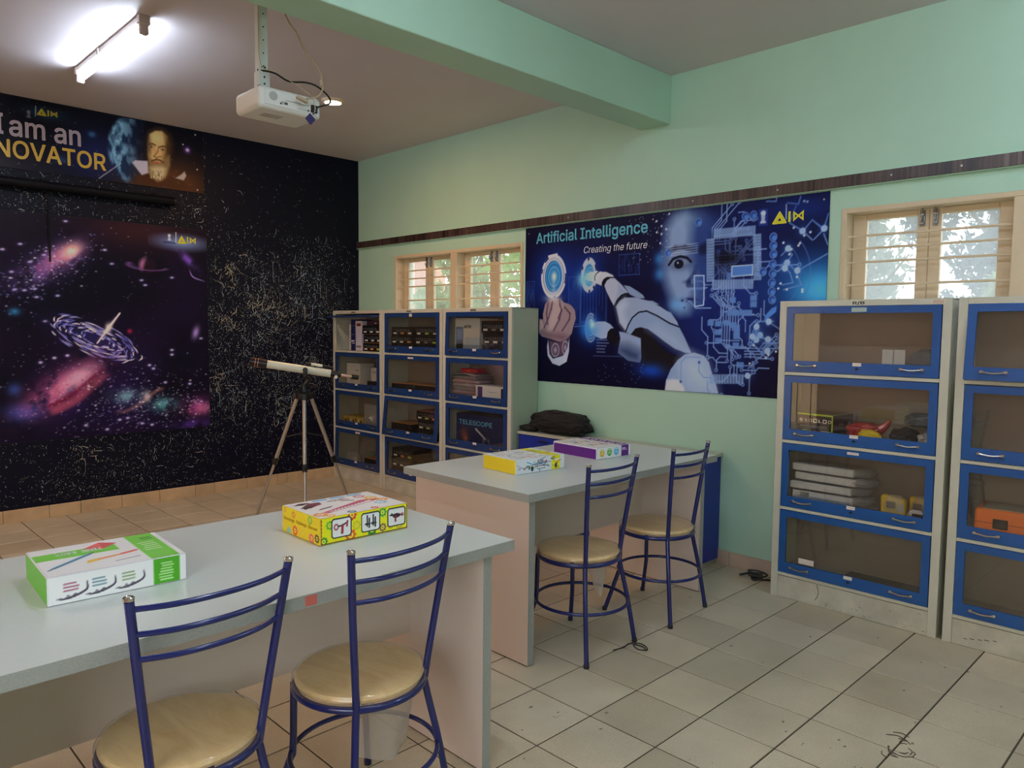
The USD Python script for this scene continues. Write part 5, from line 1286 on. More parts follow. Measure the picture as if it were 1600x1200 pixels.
# ------------------------------------------------------------------ kit boxes on the tables
def carton(label, name, corner, rz, w, d, h, board, edges=None):
    """box standing at its near left lower corner; local x along its front, y to the back"""
    t = thing(name, label, "box", (corner[0], corner[1], TZ + 0.001), rz)
    part(t, "carton", bx(0, w, 0, d, 0, h, 0.0012), board)
    return t
G = dict(material=INKG)
def front(m): return moved(cat_mesh(m), rx=90, loc=(0, -0.0005, 0))
def left(m, d): return moved(moved(cat_mesh(m), rx=90), rz=-90, loc=(-0.0005, d, 0))
def top(m, h): return moved(cat_mesh(m), loc=(0, 0, h + 0.0005))

# white box with green bands
w, d, h = 0.334, 0.281, 0.073
GREENB = mat("carton_green", (104, 190, 52), 0.4)
WHITEB = mat("carton_white", (224, 224, 230), 0.4)
t = carton("white and green kit box with a red diamond on its lid, on the near table", "kit_box", (-3.826, -4.473), -2.9, w, d, h, WHITEB)
g = np.random.default_rng(3)
p = Print(0.003, w - 0.003, 0.003, d - 0.003, 0.0025, (226, 226, 232))
gr = (112, 192, 58)
p.poly([(0.003, 0.155), (0.205, 0.155), (0.205, 0.22), (0.003, 0.22)], gr)
p.poly([(0.245, 0.0), (0.318, 0.0), (0.318, 0.281), (0.245, 0.281)], gr)
p.poly([(0.125, 0.215), (0.175, 0.262), (0.215, 0.23), (0.172, 0.19)], (196, 74, 74)); p.poly([(0.125, 0.215), (0.172, 0.19), (0.175, 0.262)], (214, 106, 100), 0.8)
p.poly([(0.02, 0.075), (0.03, 0.065), (0.135, 0.15), (0.125, 0.165)], (112, 168, 196)); p.line([(0.015, 0.06), (0.14, 0.165)], 0.004, (60, 80, 96))
p.poly([(0.115, 0.075), (0.225, 0.105), (0.225, 0.115), (0.115, 0.095)], (232, 150, 96)); p.poly([(0.105, 0.068), (0.135, 0.078), (0.135, 0.1), (0.11, 0.092)], (236, 178, 60)); p.line([(0.2, 0.106), (0.236, 0.118)], 0.012, (214, 84, 70))
for k in range(5):
    p.line([(0.17, 0.045 + 0.0 * k), (0.23, 0.055)], 0.004, (150, 150, 160), 0.5)
    p.line([(0.258 + 0.012 * g.random(), 0.10 + 0.02 * k), (0.30, 0.103 + 0.02 * k)], 0.004, (226, 240, 214), 0.9)
for k in range(3):
    p.line([(0.28, 0.215 + 0.012 * k), (0.305, 0.215 + 0.012 * k)], 0.005, (50, 110, 30), 0.8)
sheet(t, "lid_print", p, lambda m: moved(top(m, h), loc=(0.003, 0.003, 0)), 1.25, INKG)
lt = moved(lettering("TINK", 0.052, 0.022), rz=180)
part(t, "lid_lettering", [moved(lt, loc=(0.17, 0.205, h + 0.0008)), moved(lettering("E.BOX", 0.05, 0.020), rz=180, loc=(0.105, 0.205, h + 0.0008))], WHITEB)
p = Print(0.002, w - 0.002, 0.002, h - 0.002, 0.0022, (222, 224, 232))
p.poly([(0.248, 0), (0.316, 0), (0.316, h), (0.248, h)], (74, 158, 34))
for k in range(7):
    p.line([(0.262 + 0.01 * g.random(), 0.012 + 0.0075 * k), (0.302 - 0.01 * g.random(), 0.012 + 0.0075 * k)], 0.0024, (190, 226, 170), 0.8)
for k, (cx, tint) in enumerate(((0.055, (150, 70, 96)), (0.12, (80, 120, 130)), (0.19, (110, 140, 80)))):
    for q in range(3):
        p.line([(cx - 0.018, 0.032 + 0.0085 * q), (cx + 0.014 - 0.006 * g.random(), 0.033 + 0.0085 * q)], 0.003, tint, 0.75)
    p.streak([(cx - 0.035, 0.014), (cx - 0.015, 0.012), (cx + 0.01, 0.017), (cx + 0.033, 0.028), (cx + 0.034, 0.048)], 0.004, (74, 66, 78))
    for q in range(3):
        p.ell((cx - 0.02 + 0.017 * q, 0.017 + 0.003 * q), 0.009, 0.006, (74, 66, 78), 1, ring=0.0025, arc=(180, 360))
sheet(t, "front_print", p, lambda m: moved(front(m), loc=(0.002, 0, 0.002)), 1.25, INKG)
part(t, "end_band", bx(-0.0006, 0, 0.004, d - 0.003, 0.002, h - 0.003), GREENB, label="plain green end")

# yellow box with gears and framed robots
w, d, h = 0.342, 0.255, 0.088
YELB = mat("carton_yellow", (236, 208, 30), 0.4)
t = carton("yellow kit box printed with gears and three framed robots, on the near table", "kit_box", (-3.060, -4.462), -0.7, w, d, h, YELB)
def gear(p, c, r, col, n=8, hole=(250, 230, 60)):
    for k in range(n):
        a = 2 * math.pi * k / n
        p.ell((c[0] + r * math.cos(a), c[1] + r * math.sin(a)), r * 0.26, r * 0.26, col)
    p.ell(c, r, r, col); p.ell(c, r * 0.6, r * 0.6, hole); p.ell(c, r * 0.25, r * 0.25, col)
p = Print(0.002, w - 0.002, 0.002, h - 0.002, 0.0018, (224, 218, 22))
gears = [((0.012, 0.012), 0.012, (44, 140, 50)), ((0.035, 0.062), 0.012, (90, 170, 60)), ((0.112, 0.016), 0.017, (220, 90, 50)), ((0.195, 0.02), 0.016, (30, 120, 50)), ((0.238, 0.02), 0.012, (120, 84, 90)), ((0.238, 0.072), 0.013, (60, 160, 60)), ((0.118, 0.082), 0.014, (214, 60, 50)), ((0.135, 0.045), 0.013, (206, 190, 40)), ((0.272, 0.02), 0.009, (200, 170, 60)), ((0.307, 0.018), 0.012, (190, 170, 50))]
for c, r, col in gears:
    gear(p, c, r, col)
for k, cx in enumerate((0.078, 0.19, 0.295)):
    ww, hh = 0.036, 0.031
    P_ = [(cx + sx * (ww - 0.006 * (q == 1)), 0.048 + sy * (hh - 0.006 * (q == 0))) for sx, sy, q in ((-1, -1, 0), (-1, -1, 1), (1, -1, 1), (1, -1, 0), (1, 1, 0), (1, 1, 1), (-1, 1, 1), (-1, 1, 0))]
    p.poly(P_, (226, 228, 232)); p.line(P_ + P_[:1], 0.003, (40, 40, 46))
    red, blk = (150, 50, 60), (44, 34, 40)
    if k == 0:
        p.ell((cx - 0.02, 0.052), 0.009, 0.011, red, ring=0.004); p.line([(cx - 0.012, 0.053), (cx + 0.004, 0.055), (cx + 0.022, 0.062)], 0.004, blk); p.line([(cx + 0.004, 0.055), (cx + 0.002, 0.03)], 0.008, red); p.line([(cx + 0.02, 0.05), (cx + 0.022, 0.066)], 0.005, red)
    elif k == 1:
        for a in (-0.014, 0.01):
            p.line([(cx + a, 0.035), (cx + a, 0.07)], 0.004, blk); p.line([(cx + a - 0.006, 0.042), (cx + a + 0.01, 0.042)], 0.005, blk); p.line([(cx + a + 0.008, 0.03), (cx + a + 0.008, 0.06)], 0.005, (50, 50, 64))
    else:
        p.ell((cx, 0.052), 0.016, 0.008, (74, 34, 48)); p.line([(cx - 0.026, 0.056), (cx + 0.026, 0.052)], 0.004, blk); p.line([(cx - 0.004, 0.05), (cx - 0.004, 0.033)], 0.006, red); p.ell((cx + 0.024, 0.053), 0.007, 0.007, (190, 90, 100), ring=0.003); p.line([(cx - 0.02, 0.06), (cx - 0.006, 0.046)], 0.004, blk)
p.line([(0.003, 0.002), (w, 0.002)], 0.003, (60, 44, 44)); p.line([(w - 0.003, 0.0), (w - 0.003, h)], 0.003, (110, 40, 60))
for k in range(7):
    p.line([(0.003, 0.012 * k + 0.004), (0.003, 0.012 * k + 0.01)], 0.004, (150, 50, 50))
sheet(t, "front_print", p, lambda m: moved(front(m), loc=(0.002, 0, 0.002)), 1.25, INKG)
p = Print(0.002, d - 0.002, 0.002, h - 0.002, 0.0018, (232, 196, 22))
for c, r, col in (((0.09, 0.018), 0.014, (214, 70, 50)), ((0.12, 0.02), 0.01, (220, 180, 40)), ((0.2, 0.014), 0.013, (220, 70, 110)), ((0.19, 0.072), 0.012, (110, 170, 60)), ((0.08, 0.07), 0.01, (200, 120, 40)), ((0.235, 0.02), 0.012, (60, 60, 40)), ((0.02, 0.078), 0.008, (200, 150, 40)), ((0.145, 0.02), 0.011, (216, 186, 30))):
    gear(p, c, r, col, 8, (236, 206, 60))
p.poly([(0.03, 0.004), (0.04, 0.022), (0.055, 0.022), (0.066, 0.004)], (120, 180, 200), 0.9)
sheet(t, "end_print", p, lambda m: moved(left(moved(m, loc=(0.002, 0.002, 0)), d)), 1.25, INKG)
part(t, "end_lettering", left(moved(lettering("Encourage   Challenge   Discover", 0.225, 0.011), loc=(0.015, 0.045, 0.0006)), d), mat("lettering_ochre", (200, 162, 28), 0.5))
p = Print(0.002, w - 0.002, 0.002, d - 0.002, 0.0022, (222, 218, 216))
for k in range(3):
    p.ell((0.13 + 0.07 * k, 0.235), 0.03, 0.012, (90, 150, 205)); p.ell((0.13 + 0.07 * k, 0.232), 0.026, 0.006, (150, 196, 226))
p.poly([(0.02, 0.165), (0.05, 0.15), (0.11, 0.185), (0.115, 0.21), (0.075, 0.215)], (60, 34, 52)); p.ell((0.085, 0.19), 0.026, 0.018, (120, 44, 74)); p.line([(0.03, 0.15), (0.06, 0.17)], 0.01, (40, 30, 60)); p.poly([(0.02, 0.215), (0.05, 0.205), (0.09, 0.225), (0.05, 0.235)], (50, 40, 56))
for k in range(9):
    a = 0.14 + 0.08 * g.random(); b_ = 0.18 + 0.03 * g.random()
    p.line([(a, b_), (a + 0.03, b_ + 0.012 * g.normal())], 0.004, (96, 74, 84), 0.85)
p.poly([(0.05, 0.07), (0.06, 0.05), (0.29, 0.115), (0.31, 0.14), (0.24, 0.148)], (190, 80, 110)); p.poly([(0.075, 0.072), (0.085, 0.062), (0.27, 0.114), (0.27, 0.13)], (230, 226, 226))
for k in range(10):
    p.line([(0.09 + 0.016 * k, 0.072 + 0.0048 * k), (0.096 + 0.016 * k, 0.078 + 0.0048 * k)], 0.003, (90, 60, 70))
for c, r, col in (((0.29, 0.155), 0.02, (230, 170, 60)), ((0.31, 0.11), 0.018, (220, 130, 40)), ((0.27, 0.20), 0.018, (196, 120, 130)), ((0.03, 0.05), 0.02, (226, 130, 40)), ((0.28, 0.075), 0.02, (140, 190, 214)), ((0.05, 0.02), 0.014, (226, 150, 50)), ((0.13, 0.02), 0.013, (40, 84, 130)), ((0.22, 0.02), 0.012, (200, 60, 60))):
    gear(p, c, r, col, 8, (226, 224, 220))
p.poly([(0.055, 0.105), (0.11, 0.12), (0.125, 0.135), (0.07, 0.12)], (60, 60, 74))
sheet(t, "lid_print", p, lambda m: moved(top(m, h), loc=(0.002, 0.002, 0)), 1.25, INKG)

# white box with a yellow end
w, d, h = 0.328, 0.252, 0.072
t = carton("white kit box with a bright yellow end and wiring sketches, on the farther table", "kit_box", (-1.756, -4.044), -3.3, w, d, h, WHITEB)
def doodle(p, x0, x1, y0, y1, n):
    for k in range(n):
        x, y = x0 + (x1 - x0) * g.random(), y0 + (y1 - y0) * g.random()
        c = [(60, 70, 90), (70, 150, 200), (190, 60, 50), (90, 90, 100), (120, 170, 90), (150, 150, 160)][int(g.integers(6))]
        r = g.random()
        if r < 0.55:
            p.line([(x, y), (x + 0.03 * g.normal(), y), (x + 0.03 * g.normal(), y + 0.012 * g.normal())], 0.0025, c, 0.8)
        elif r < 0.8:
            p.ell((x, y), 0.004 + 0.005 * g.random(), 0.004, c, 0.9, ring=0.002)
        else:
            p.ell((x, y), 0.004, 0.006, c, 0.9)
p = Print(0.002, w - 0.002, 0.002, h - 0.002, 0.0022, (206, 212, 220))
p.poly([(0.236, 0), (0.297, 0), (0.297, h), (0.236, h)], (238, 214, 24))
doodle(p, 0.02, 0.3, 0.008, 0.062, 30)
p.line([(0.07, 0.055), (0.11, 0.04), (0.15, 0.045), (0.23, 0.045)], 0.003, (70, 140, 190)); p.line([(0.14, 0.016), (0.19, 0.016), (0.19, 0.05), (0.14, 0.05), (0.14, 0.016)], 0.002, (110, 120, 130)); p.ell((0.105, 0.02), 0.009, 0.012, (44, 44, 56)); p.ell((0.268, 0.02), 0.008, 0.014, (60, 50, 40)); p.ell((0.085, 0.026), 0.004, 0.009, (60, 70, 90)); p.line([(0.255, 0.05), (0.29, 0.05)], 0.006, (230, 230, 225)); p.ell((0.20, 0.05), 0.006, 0.005, (190, 50, 50))
sheet(t, "front_print", p, lambda m: moved(front(m), loc=(0.002, 0, 0.002)), 1.3, INKG)
p = Print(0.002, w - 0.002, 0.002, d - 0.002, 0.003, (212, 218, 224))
p.poly([(0.236, 0), (0.297, 0), (0.297, d), (0.236, d)], (238, 214, 24))
doodle(p, 0.02, 0.31, 0.01, 0.24, 60)
sheet(t, "lid_print", p, lambda m: moved(top(m, h), loc=(0.002, 0.002, 0)), 1.3, INKG)
part(t, "end_band", bx(-0.0006, 0, 0.006, d - 0.003, 0.002, h - 0.003), YELB, label="plain yellow end")

# white box with a purple end
w, d, h = 0.276, 0.34, 0.064
PURP = mat("carton_purple", (104, 36, 138), 0.4)
t = carton("white kit box with a purple end and three round coloured badges, on the farther table", "kit_box", (-1.122, -4.029), -3.6, w, d, h, WHITEB)
p = Print(0.002, w - 0.002, 0.002, h - 0.002, 0.0022, (224, 224, 228))
for cx, col in ((0.04, (216, 184, 40)), (0.1, (70, 160, 60)), (0.157, (70, 170, 220))):
    p.ell((cx, 0.033), 0.019, 0.021, col); p.line([(cx - 0.012, 0.033), (cx + 0.012, 0.033)], 0.003, (240, 240, 236), 0.7); p.line([(cx - 0.01, 0.026), (cx + 0.01, 0.026)], 0.003, (240, 240, 236), 0.5); p.poly([(cx - 0.012, 0.043), (cx + 0.012, 0.043), (cx + 0.008, 0.05), (cx - 0.006, 0.05)], (236, 236, 230), 0.8)
p.poly([(0.2, 0), (0.26, 0), (0.26, h), (0.2, h)], (84, 34, 120)); p.line([(0.207, 0.045), (0.232, 0.045)], 0.005, (220, 210, 230)); p.line([(0.207, 0.036), (0.245, 0.036)], 0.003, (190, 170, 210))
sheet(t, "front_print", p, lambda m: moved(front(m), loc=(0.002, 0, 0.002)), 1.25, INKG)
p = Print(0.002, w - 0.002, 0.002, d - 0.002, 0.003, (220, 218, 214))
doodle(p, 0.03, 0.18, 0.06, 0.3, 26)
for k in range(6):
    p.poly([(0.05 + 0.04 * (k % 3), 0.08 + 0.12 * (k // 3)), (0.075 + 0.04 * (k % 3), 0.09 + 0.12 * (k // 3)), (0.06 + 0.04 * (k % 3), 0.12 + 0.12 * (k // 3))], [(90, 70, 60), (190, 140, 90), (70, 60, 70)][k % 3], 0.85)
p.poly([(0.2, 0), (0.262, 0), (0.262, d), (0.2, d)], (84, 34, 120))
for k in range(5):
    p.ell((0.231, 0.04 + 0.065 * k), 0.018, 0.022, (226, 222, 228)); p.ell((0.231, 0.04 + 0.065 * k), 0.009, 0.012, (110, 60, 140))
sheet(t, "lid_print", p, lambda m: moved(top(m, h), loc=(0.002, 0.002, 0)), 1.25, INKG)
part(t, "end_band", bx(-0.0006, 0, 0.008, d - 0.006, 0.002, h - 0.008), PURP, label="plain purple end")

# ------------------------------------------------------------------ what is in the cabinets
F = [z - DH for z in ROWT]
KITB = mat("black_kit_board", (16, 15, 17), 0.4)
KRAFT = mat("kraft_edge", (168, 116, 66), 0.6, var=0.05)
LAB, LABO, LABG = mat("white_label", (224, 222, 216), 0.5), mat("orange_label", (222, 140, 60), 0.5), mat("lime_label", (170, 200, 70), 0.5)
GREYP = mat("kit_grey_print", (120, 120, 122), 0.5)
def kit_box(label, loc, w, h=0.076, d=0.21, lid=True, seed=0, rz=0):
    """flat black kit carton; its printed end faces the door (-x)"""
    q = np.random.default_rng(seed)
    t = thing("parts_box", label, "box", loc, rz, group=None)
    part(t, "carton", bx(0, d, -w / 2, w / 2, 0, h - 0.003, 0.0015), KITB)
    if lid:
        part(t, "lid", bx(-0.001, d, -w / 2 - 0.001, w / 2 + 0.001, h - 0.004, h, 0.001), KRAFT if lid == 1 else KITB, label="brown board lid" if lid == 1 else None)
    y = w / 2 - 0.05
    for k in range(3):
        yy = w / 2 - (0.16 + 0.34 * k) * w
        part(t, "end_label", bx(-0.0009, 0, yy - 0.024, yy + 0.024, 0.012, 0.028), [LAB, GREYP, LAB, LABO, LABG][int(q.choice([0, 0, 0, 1, 2, 3, 4], 1)[0]) if k else 0])
    part(t, "icon_row", [bx(-0.0008, 0, w / 2 - 0.03 - 0.028 * k - 0.007, w / 2 - 0.03 - 0.028 * k + 0.007 * q.random(), 0.045, 0.056) for k in range(int((w - 0.05) / 0.028))], GREYP)
    part(t, "title_line", [bx(-0.0008, 0, -0.11 * w / 0.33, 0.09 * w / 0.33, 0.034, 0.038)], GREYP)
    return t
names = ["corner cabinet", "middle far cabinet", "telescope-carton cabinet"]
shelf_names = ["top shelf", "second shelf", "third shelf", "bottom shelf"]
XF = -0.262
def stack(cab, row, yc, w, n, seed, where, h=0.076, lid=2, toplid=None, x=XF, **kw):
    for k in range(n):
        lev = "" if n == 1 else [" bottom of", " second in", " third in", " fourth in"][k] if k < n - 1 else " topmost of"
        nm = f"black kit box,{lev} the {where} stack" if n > 1 else f"single black kit box at the {where}"
        kit_box(f"{nm}, {shelf_names[row]}, {names[cab]}", (x + 0.003 * ((k * 7 + seed) % 3), yc + 0.006 * ((k * 5 + seed) % 3 - 1), F[row] + 0.0012 + k * (h + 0.0012)), w, h, lid=(toplid if k == n - 1 and toplid else lid), seed=seed * 10 + k, **kw)
stack(0, 0, -0.615, 0.30, 3, 1, "right", h=0.08, lid=1, toplid=2)
stack(1, 0, -1.085, 0.32, 3, 2, "left"); stack(1, 0, -1.44, 0.33, 3, 3, "right")
stack(1, 1, -1.09, 0.32, 1, 4, "left", lid=1, h=0.1); stack(1, 1, -1.44, 0.33, 1, 5, "right", lid=1, h=0.1)
stack(1, 2, -1.07, 0.30, 1, 6, "left", lid=1, h=0.115); stack(1, 2, -1.455, 0.29, 3, 7, "right", h=0.083, toplid=1)
stack(1, 3, -1.085, 0.31, 3, 8, "left", h=0.083); stack(1, 3, -1.445, 0.31, 2, 9, "right", h=0.083)
stack(2, 0, -2.295, 0.285, 3, 10, "right", h=0.095, toplid=1)
stack(0, 1, -0.66, 0.25, 1, 11, "right", h=0.09); stack(0, 3, -0.63, 0.30, 1, 12, "right", lid=1, h=0.1)
stack(2, 3, -1.98, 0.32, 2, 13, "left", lid=1); stack(2, 3, -2.31, 0.30, 1, 14, "right", lid=1)
SL = lambda r: F[r] + 0.0012
def simple_box(label, name, cat_, x, y, z, d, w, h, m, rz=0, decals=()):
    t = thing(name, label, cat_, (x, y, z), rz)
    part(t, "carton", bx(0, d, -w / 2, w / 2, 0, h, 0.0015), m)
    for nm, y0, y1, z0, z1, mm in decals:
        part(t, nm, bx(-0.0009, 0, y0, y1, z0, z1), mm)
    return t
PALE, NAVYB, WINE = mat("pale_carton", (214, 212, 208), 0.5), mat("navy_carton", (30, 34, 92), 0.4), mat("wine_print", (110, 40, 60), 0.5)
simple_box("thin white carton standing leftmost on the corner cabinet's open shelf", "upright_carton", "box", XF + 0.02, -0.225, SL(0), 0.2, 0.05, 0.255, PALE, decals=[("print_line", -0.02, 0.015, 0.06 + 0.03 * k, 0.066 + 0.03 * k, GREYP) for k in range(5)])
simple_box("navy and white upright carton on the corner cabinet's open shelf", "upright_carton", "box", XF, -0.298, SL(0), 0.2, 0.075, 0.30, NAVYB, decals=[("white_print", -0.025, 0.03, 0.085, 0.1, LAB), ("white_print", -0.03, 0.02, 0.068, 0.076, LAB), ("grey_print", -0.03, 0.03, 0.235, 0.24, GREYP), ("grey_print", -0.02, 0.03, 0.15, 0.156, GREYP)])
simple_box("white upright carton with wine-red lettering on the corner cabinet's open shelf", "upright_carton", "box", XF, -0.395, SL(0), 0.2, 0.105, 0.285, mat("lilac_carton", (206, 196, 206), 0.5), decals=[("wine_lettering", -0.035, 0.03, 0.235, 0.262, WINE), ("grey_print", -0.04, 0.04, 0.03, 0.05, GREYP)])
simple_box("dark plum carton lying on the black boxes of the corner cabinet", "flat_carton", "box", XF + 0.01, -0.63, SL(0) + 3 * 0.0812 + 0.001, 0.18, 0.22, 0.045, mat("plum_carton", (60, 34, 52), 0.45), decals=[("white_print", -0.05, -0.02, 0.014, 0.024, LAB)])
simple_box("white carton with a grey screen picture, second shelf of the corner cabinet", "instrument_carton", "box", XF + 0.01, -0.285, SL(1), 0.16, 0.235, 0.25, PALE, decals=[("screen_picture", -0.03, 0.05, 0.09, 0.14, mat("screen_blue_grey", (124, 140, 156), 0.4)), ("grey_print", -0.09, -0.05, 0.18, 0.19, GREYP), ("grey_print", 0.06, 0.1, 0.02, 0.05, GREYP)])
simple_box("small white carton with a green stripe on the black kit box", "small_carton", "box", XF + 0.03, -0.665, SL(1) + 0.0915, 0.12, 0.225, 0.125, PALE, decals=[("green_stripe", -0.085, -0.035, 0.0, 0.125, mat("carton_leaf_green", (74, 150, 50), 0.45)), ("grey_print", 0.02, 0.08, 0.08, 0.086, GREYP)])
t = simple_box("low yellow patterned carton, third shelf of the corner cabinet", "pattern_carton", "box", XF + 0.02, -0.26, SL(2), 0.2, 0.34, 0.10, mat("mustard_carton", (190, 164, 70), 0.5), decals=[("dark_motif", -0.15 + 0.045 * k, -0.13 + 0.045 * k, 0.03 + 0.02 * (k % 2), 0.07 + 0.01 * (k % 3), [KITB, LAB, mat("olive_motif", (120, 104, 50), 0.5)][k % 3]) for k in range(7)])
# clear tub and plastic bags
BAGP = pane("crinkled_clear_plastic", haze=0.36, haze_color=(226, 226, 228), rough=0.12)
t = thing("storage_tub", "clear plastic tub of white parts, third shelf of the corner cabinet", "tub", (-0.17, -0.61, SL(2)))
part(t, "tub_wall", trimesh.util.concatenate([bx(-0.09, 0.09, s * 0.125 - 0.002, s * 0.125 + 0.002, 0, 0.24) for s in (-1, 1)] + [bx(s * 0.09 - 0.002, s * 0.09 + 0.002, -0.125, 0.125, 0, 0.24) for s in (-1, 1)] + [bx(-0.09, 0.09, -0.125, 0.125, 0, 0.004)]), BAGP)
part(t, "tub_lid", bx(-0.094, 0.094, -0.13, 0.13, 0.238, 0.246, 0.003), BAGP)
for k in range(9):
    part(t, "white_part", moved(bx(-0.03, 0.03, -0.006, 0.006, -0.06, 0.06, 0.003), rx=25 + 14 * k, rz=20 * k, loc=(-0.045 + 0.008 * (k % 3), -0.05 + 0.013 * k, 0.085 + 0.012 * (k % 5))), WHITE)
for k, (lab, x, y, z, sx, sy, sz, inner) in enumerate((("clear plastic bag of green pieces, bottom shelf of the corner cabinet", -0.095, -0.33, SL(3), 0.13, 0.24, 0.26, (96, 140, 70)), ("crumpled clear bag in front on the bottom shelf of the corner cabinet", -0.225, -0.24, SL(3), 0.07, 0.2, 0.12, (206, 206, 210)))):
    t = thing("plastic_bag", lab, "plastic bag", (x, y, z))
    part(t, "film", bag_shape(sx, sy, sz, 4 + k, 0.25, 4), BAGP, smooth=20)
    part(t, "contents", moved(bag_shape(sx * 0.6, sy * 0.55, sz * 0.5, 14 + k, 0.3, 3), loc=(0, -0.01, 0.003)), mat(f"bag_contents_{k}", inner, 0.5), smooth=30)
# third cabinet
METB = mat("meter_carton_grey", (190, 190, 186), 0.45)
t = simple_box("tall white carton picturing a handheld meter, top shelf beside the black boxes", "meter_carton", "box", XF, -1.975, SL(0), 0.2, 0.30, 0.305, METB, decals=[("blue_band", -0.15, 0.15, 0.0, 0.09, mat("carton_blue_grey", (124, 146, 164), 0.45)), ("pale_wave", -0.15, 0.03, 0.09, 0.15, mat("carton_pale_blue", (166, 180, 190), 0.45)), ("meter_body", 0.05, 0.14, 0.005, 0.235, mat("meter_blue_grey", (96, 112, 140), 0.4))])
part(t, "meter_screen", bx(-0.0014, -0.0009, 0.06, 0.128, 0.13, 0.215), mat("meter_screen", (120, 146, 196), 0.3))
for k in range(9):
    part(t, "meter_key", bx(-0.0014, -0.0009, 0.062 + 0.024 * (k % 3), 0.078 + 0.024 * (k % 3), 0.02 + 0.03 * (k // 3), 0.038 + 0.03 * (k // 3)), KITB)
part(t, "carton_lettering", moved(lettering("KUSAM"[:0] + "METER", 0.085, 0.022), rx=90, rz=-90, loc=(-0.0012, 0.035, 0.225)), KITB)
PKG = [mat("packet_plum", (110, 74, 90), 0.4), mat("packet_grey", (150, 136, 146), 0.4), mat("packet_rose", (160, 96, 112), 0.4)]
for k in range(7):
    t = thing("circuit_packet", f"wrapped plum and grey packet, {['lowest', 'second from below', 'third from below', 'middle', 'third from above', 'second from above', 'topmost'][k]} in its pile, telescope-carton cabinet", "packet", (-0.17, -1.93 - 0.006 * (k % 3), SL(1) + 0.0302 * k), 3 * (k % 3) - 3)
    part(t, "wrapper", bx(-0.085, 0.085, -0.15, 0.15, 0, 0.026, 0.008), PKG[k % 3])
    part(t, "film", bx(-0.09, 0.09, -0.155, 0.155, 0.0, 0.0285, 0.009), BAGP)
t = thing("paper_sheet", "curved white sheet lying on the pile of wrapped packets", "paper", (-0.17, -1.93, SL(1) + 0.212))
yy = np.linspace(-0.15, 0.16, 14)
V = np.array([(x, y, 0.002 + 0.9 * max(0, 0.03 - (y - 0.16) ** 2) * 0 + 0.018 * np.sin((y + 0.15) * 9) ** 2) for y in yy for x in (-0.1, 0.1)] + [(x, y, 0.0008 + 0.018 * np.sin((y + 0.15) * 9) ** 2) for y in yy for x in (-0.1, 0.1)])
n = len(yy); Fc = []
for k in range(n - 1):
    a, b = 2 * k, 2 * n + 2 * k
    Fc += [(a, a + 1, a + 3), (a, a + 3, a + 2), (b, b + 3, b + 1), (b, b + 2, b + 3), (a, a + 2, b + 2), (a, b + 2, b), (a + 1, b + 1, b + 3), (a + 1, b + 3, a + 3)]
part(t, "sheet", trimesh.Trimesh(V, np.array(Fc), process=False), WHITEB, smooth=60)
simple_box("small red carton on top of the paper and packets", "red_carton", "box", -0.22, -1.95, SL(1) + 0.235, 0.1, 0.2, 0.034, mat("carton_red", (196, 44, 52), 0.4), decals=[("pale_print", -0.02, 0.02, 0.012, 0.02, LABO)])
t = simple_box("white carton with a purple and yellow end panel, right on the second shelf", "white_carton", "box", XF - 0.008, -2.255, SL(1), 0.14, 0.33, 0.145, WHITEB, decals=[("purple_panel", 0.085, 0.14, 0.0, 0.135, mat("panel_violet", (74, 44, 110), 0.45)), ("yellow_panel", 0.085, 0.142, 0.0, 0.035, YELB), ("dark_stripe", -0.163, -0.13, 0.03, 0.13, NAVYB), ("thin_print", -0.08, 0.02, 0.095, 0.098, GREYP)])
# telescope carton
TELB = mat("carton_midnight", (22, 32, 78), 0.35, var=0.1, scale=6)
t = simple_box("dark blue telescope carton filling the third shelf", "telescope_carton", "box", XF, -2.145, SL(2), 0.2, 0.60, 0.275, TELB)
g2 = np.random.default_rng(31)
p = Print(0, 0.596, 0, 0.27, 0.004, (20, 30, 74))
p.ell((0.1, 0.1), 0.05, 0.06, (130, 70, 60), 0.9, gauss=True); p.ell((0.12, 0.07), 0.03, 0.025, (190, 110, 90), 0.8, gauss=True); p.ell((0.09, 0.13), 0.03, 0.02, (110, 50, 56), 0.9, gauss=True)
p.line([(0.24, 0.16), (0.36, 0.085)], 0.014, (206, 206, 204)); p.line([(0.36, 0.085), (0.41, 0.055)], 0.01, (60, 60, 70)); p.line([(0.385, 0.09), (0.40, 0.06)], 0.008, (120, 124, 134)); p.line([(0.33, 0.1), (0.315, 0.03)], 0.004, (150, 150, 160)); p.line([(0.335, 0.1), (0.345, 0.03)], 0.004, (150, 150, 160)); p.ell((0.3, 0.08), 0.2, 0.1, (14, 16, 40), 0.3, gauss=True); p.line([(0.57, 0.16), (0.585, 0.16)], 0.01, (210, 210, 215)); p.line([(0.577, 0.16), (0.577, 0.142)], 0.006, (210, 210, 215))
for k in range(40):
    p.ell((0.59 * g2.random(), 0.27 * g2.random()), 0.003, 0.003, (90, 100, 150), 0.7)
m, c = p.out(1.4)
ink(part(t, "front_print", moved(moved(m, rx=90, rz=-90), loc=(-0.001, 0.298, 0.002)), INKG), c)
part(t, "carton_lettering", moved(lettering("TELESCOPE", 0.40, 0.036), rx=90, rz=-90, loc=(-0.0014, 0.265, 0.19)), mat("lettering_sky", (100, 180, 226), 0.4))

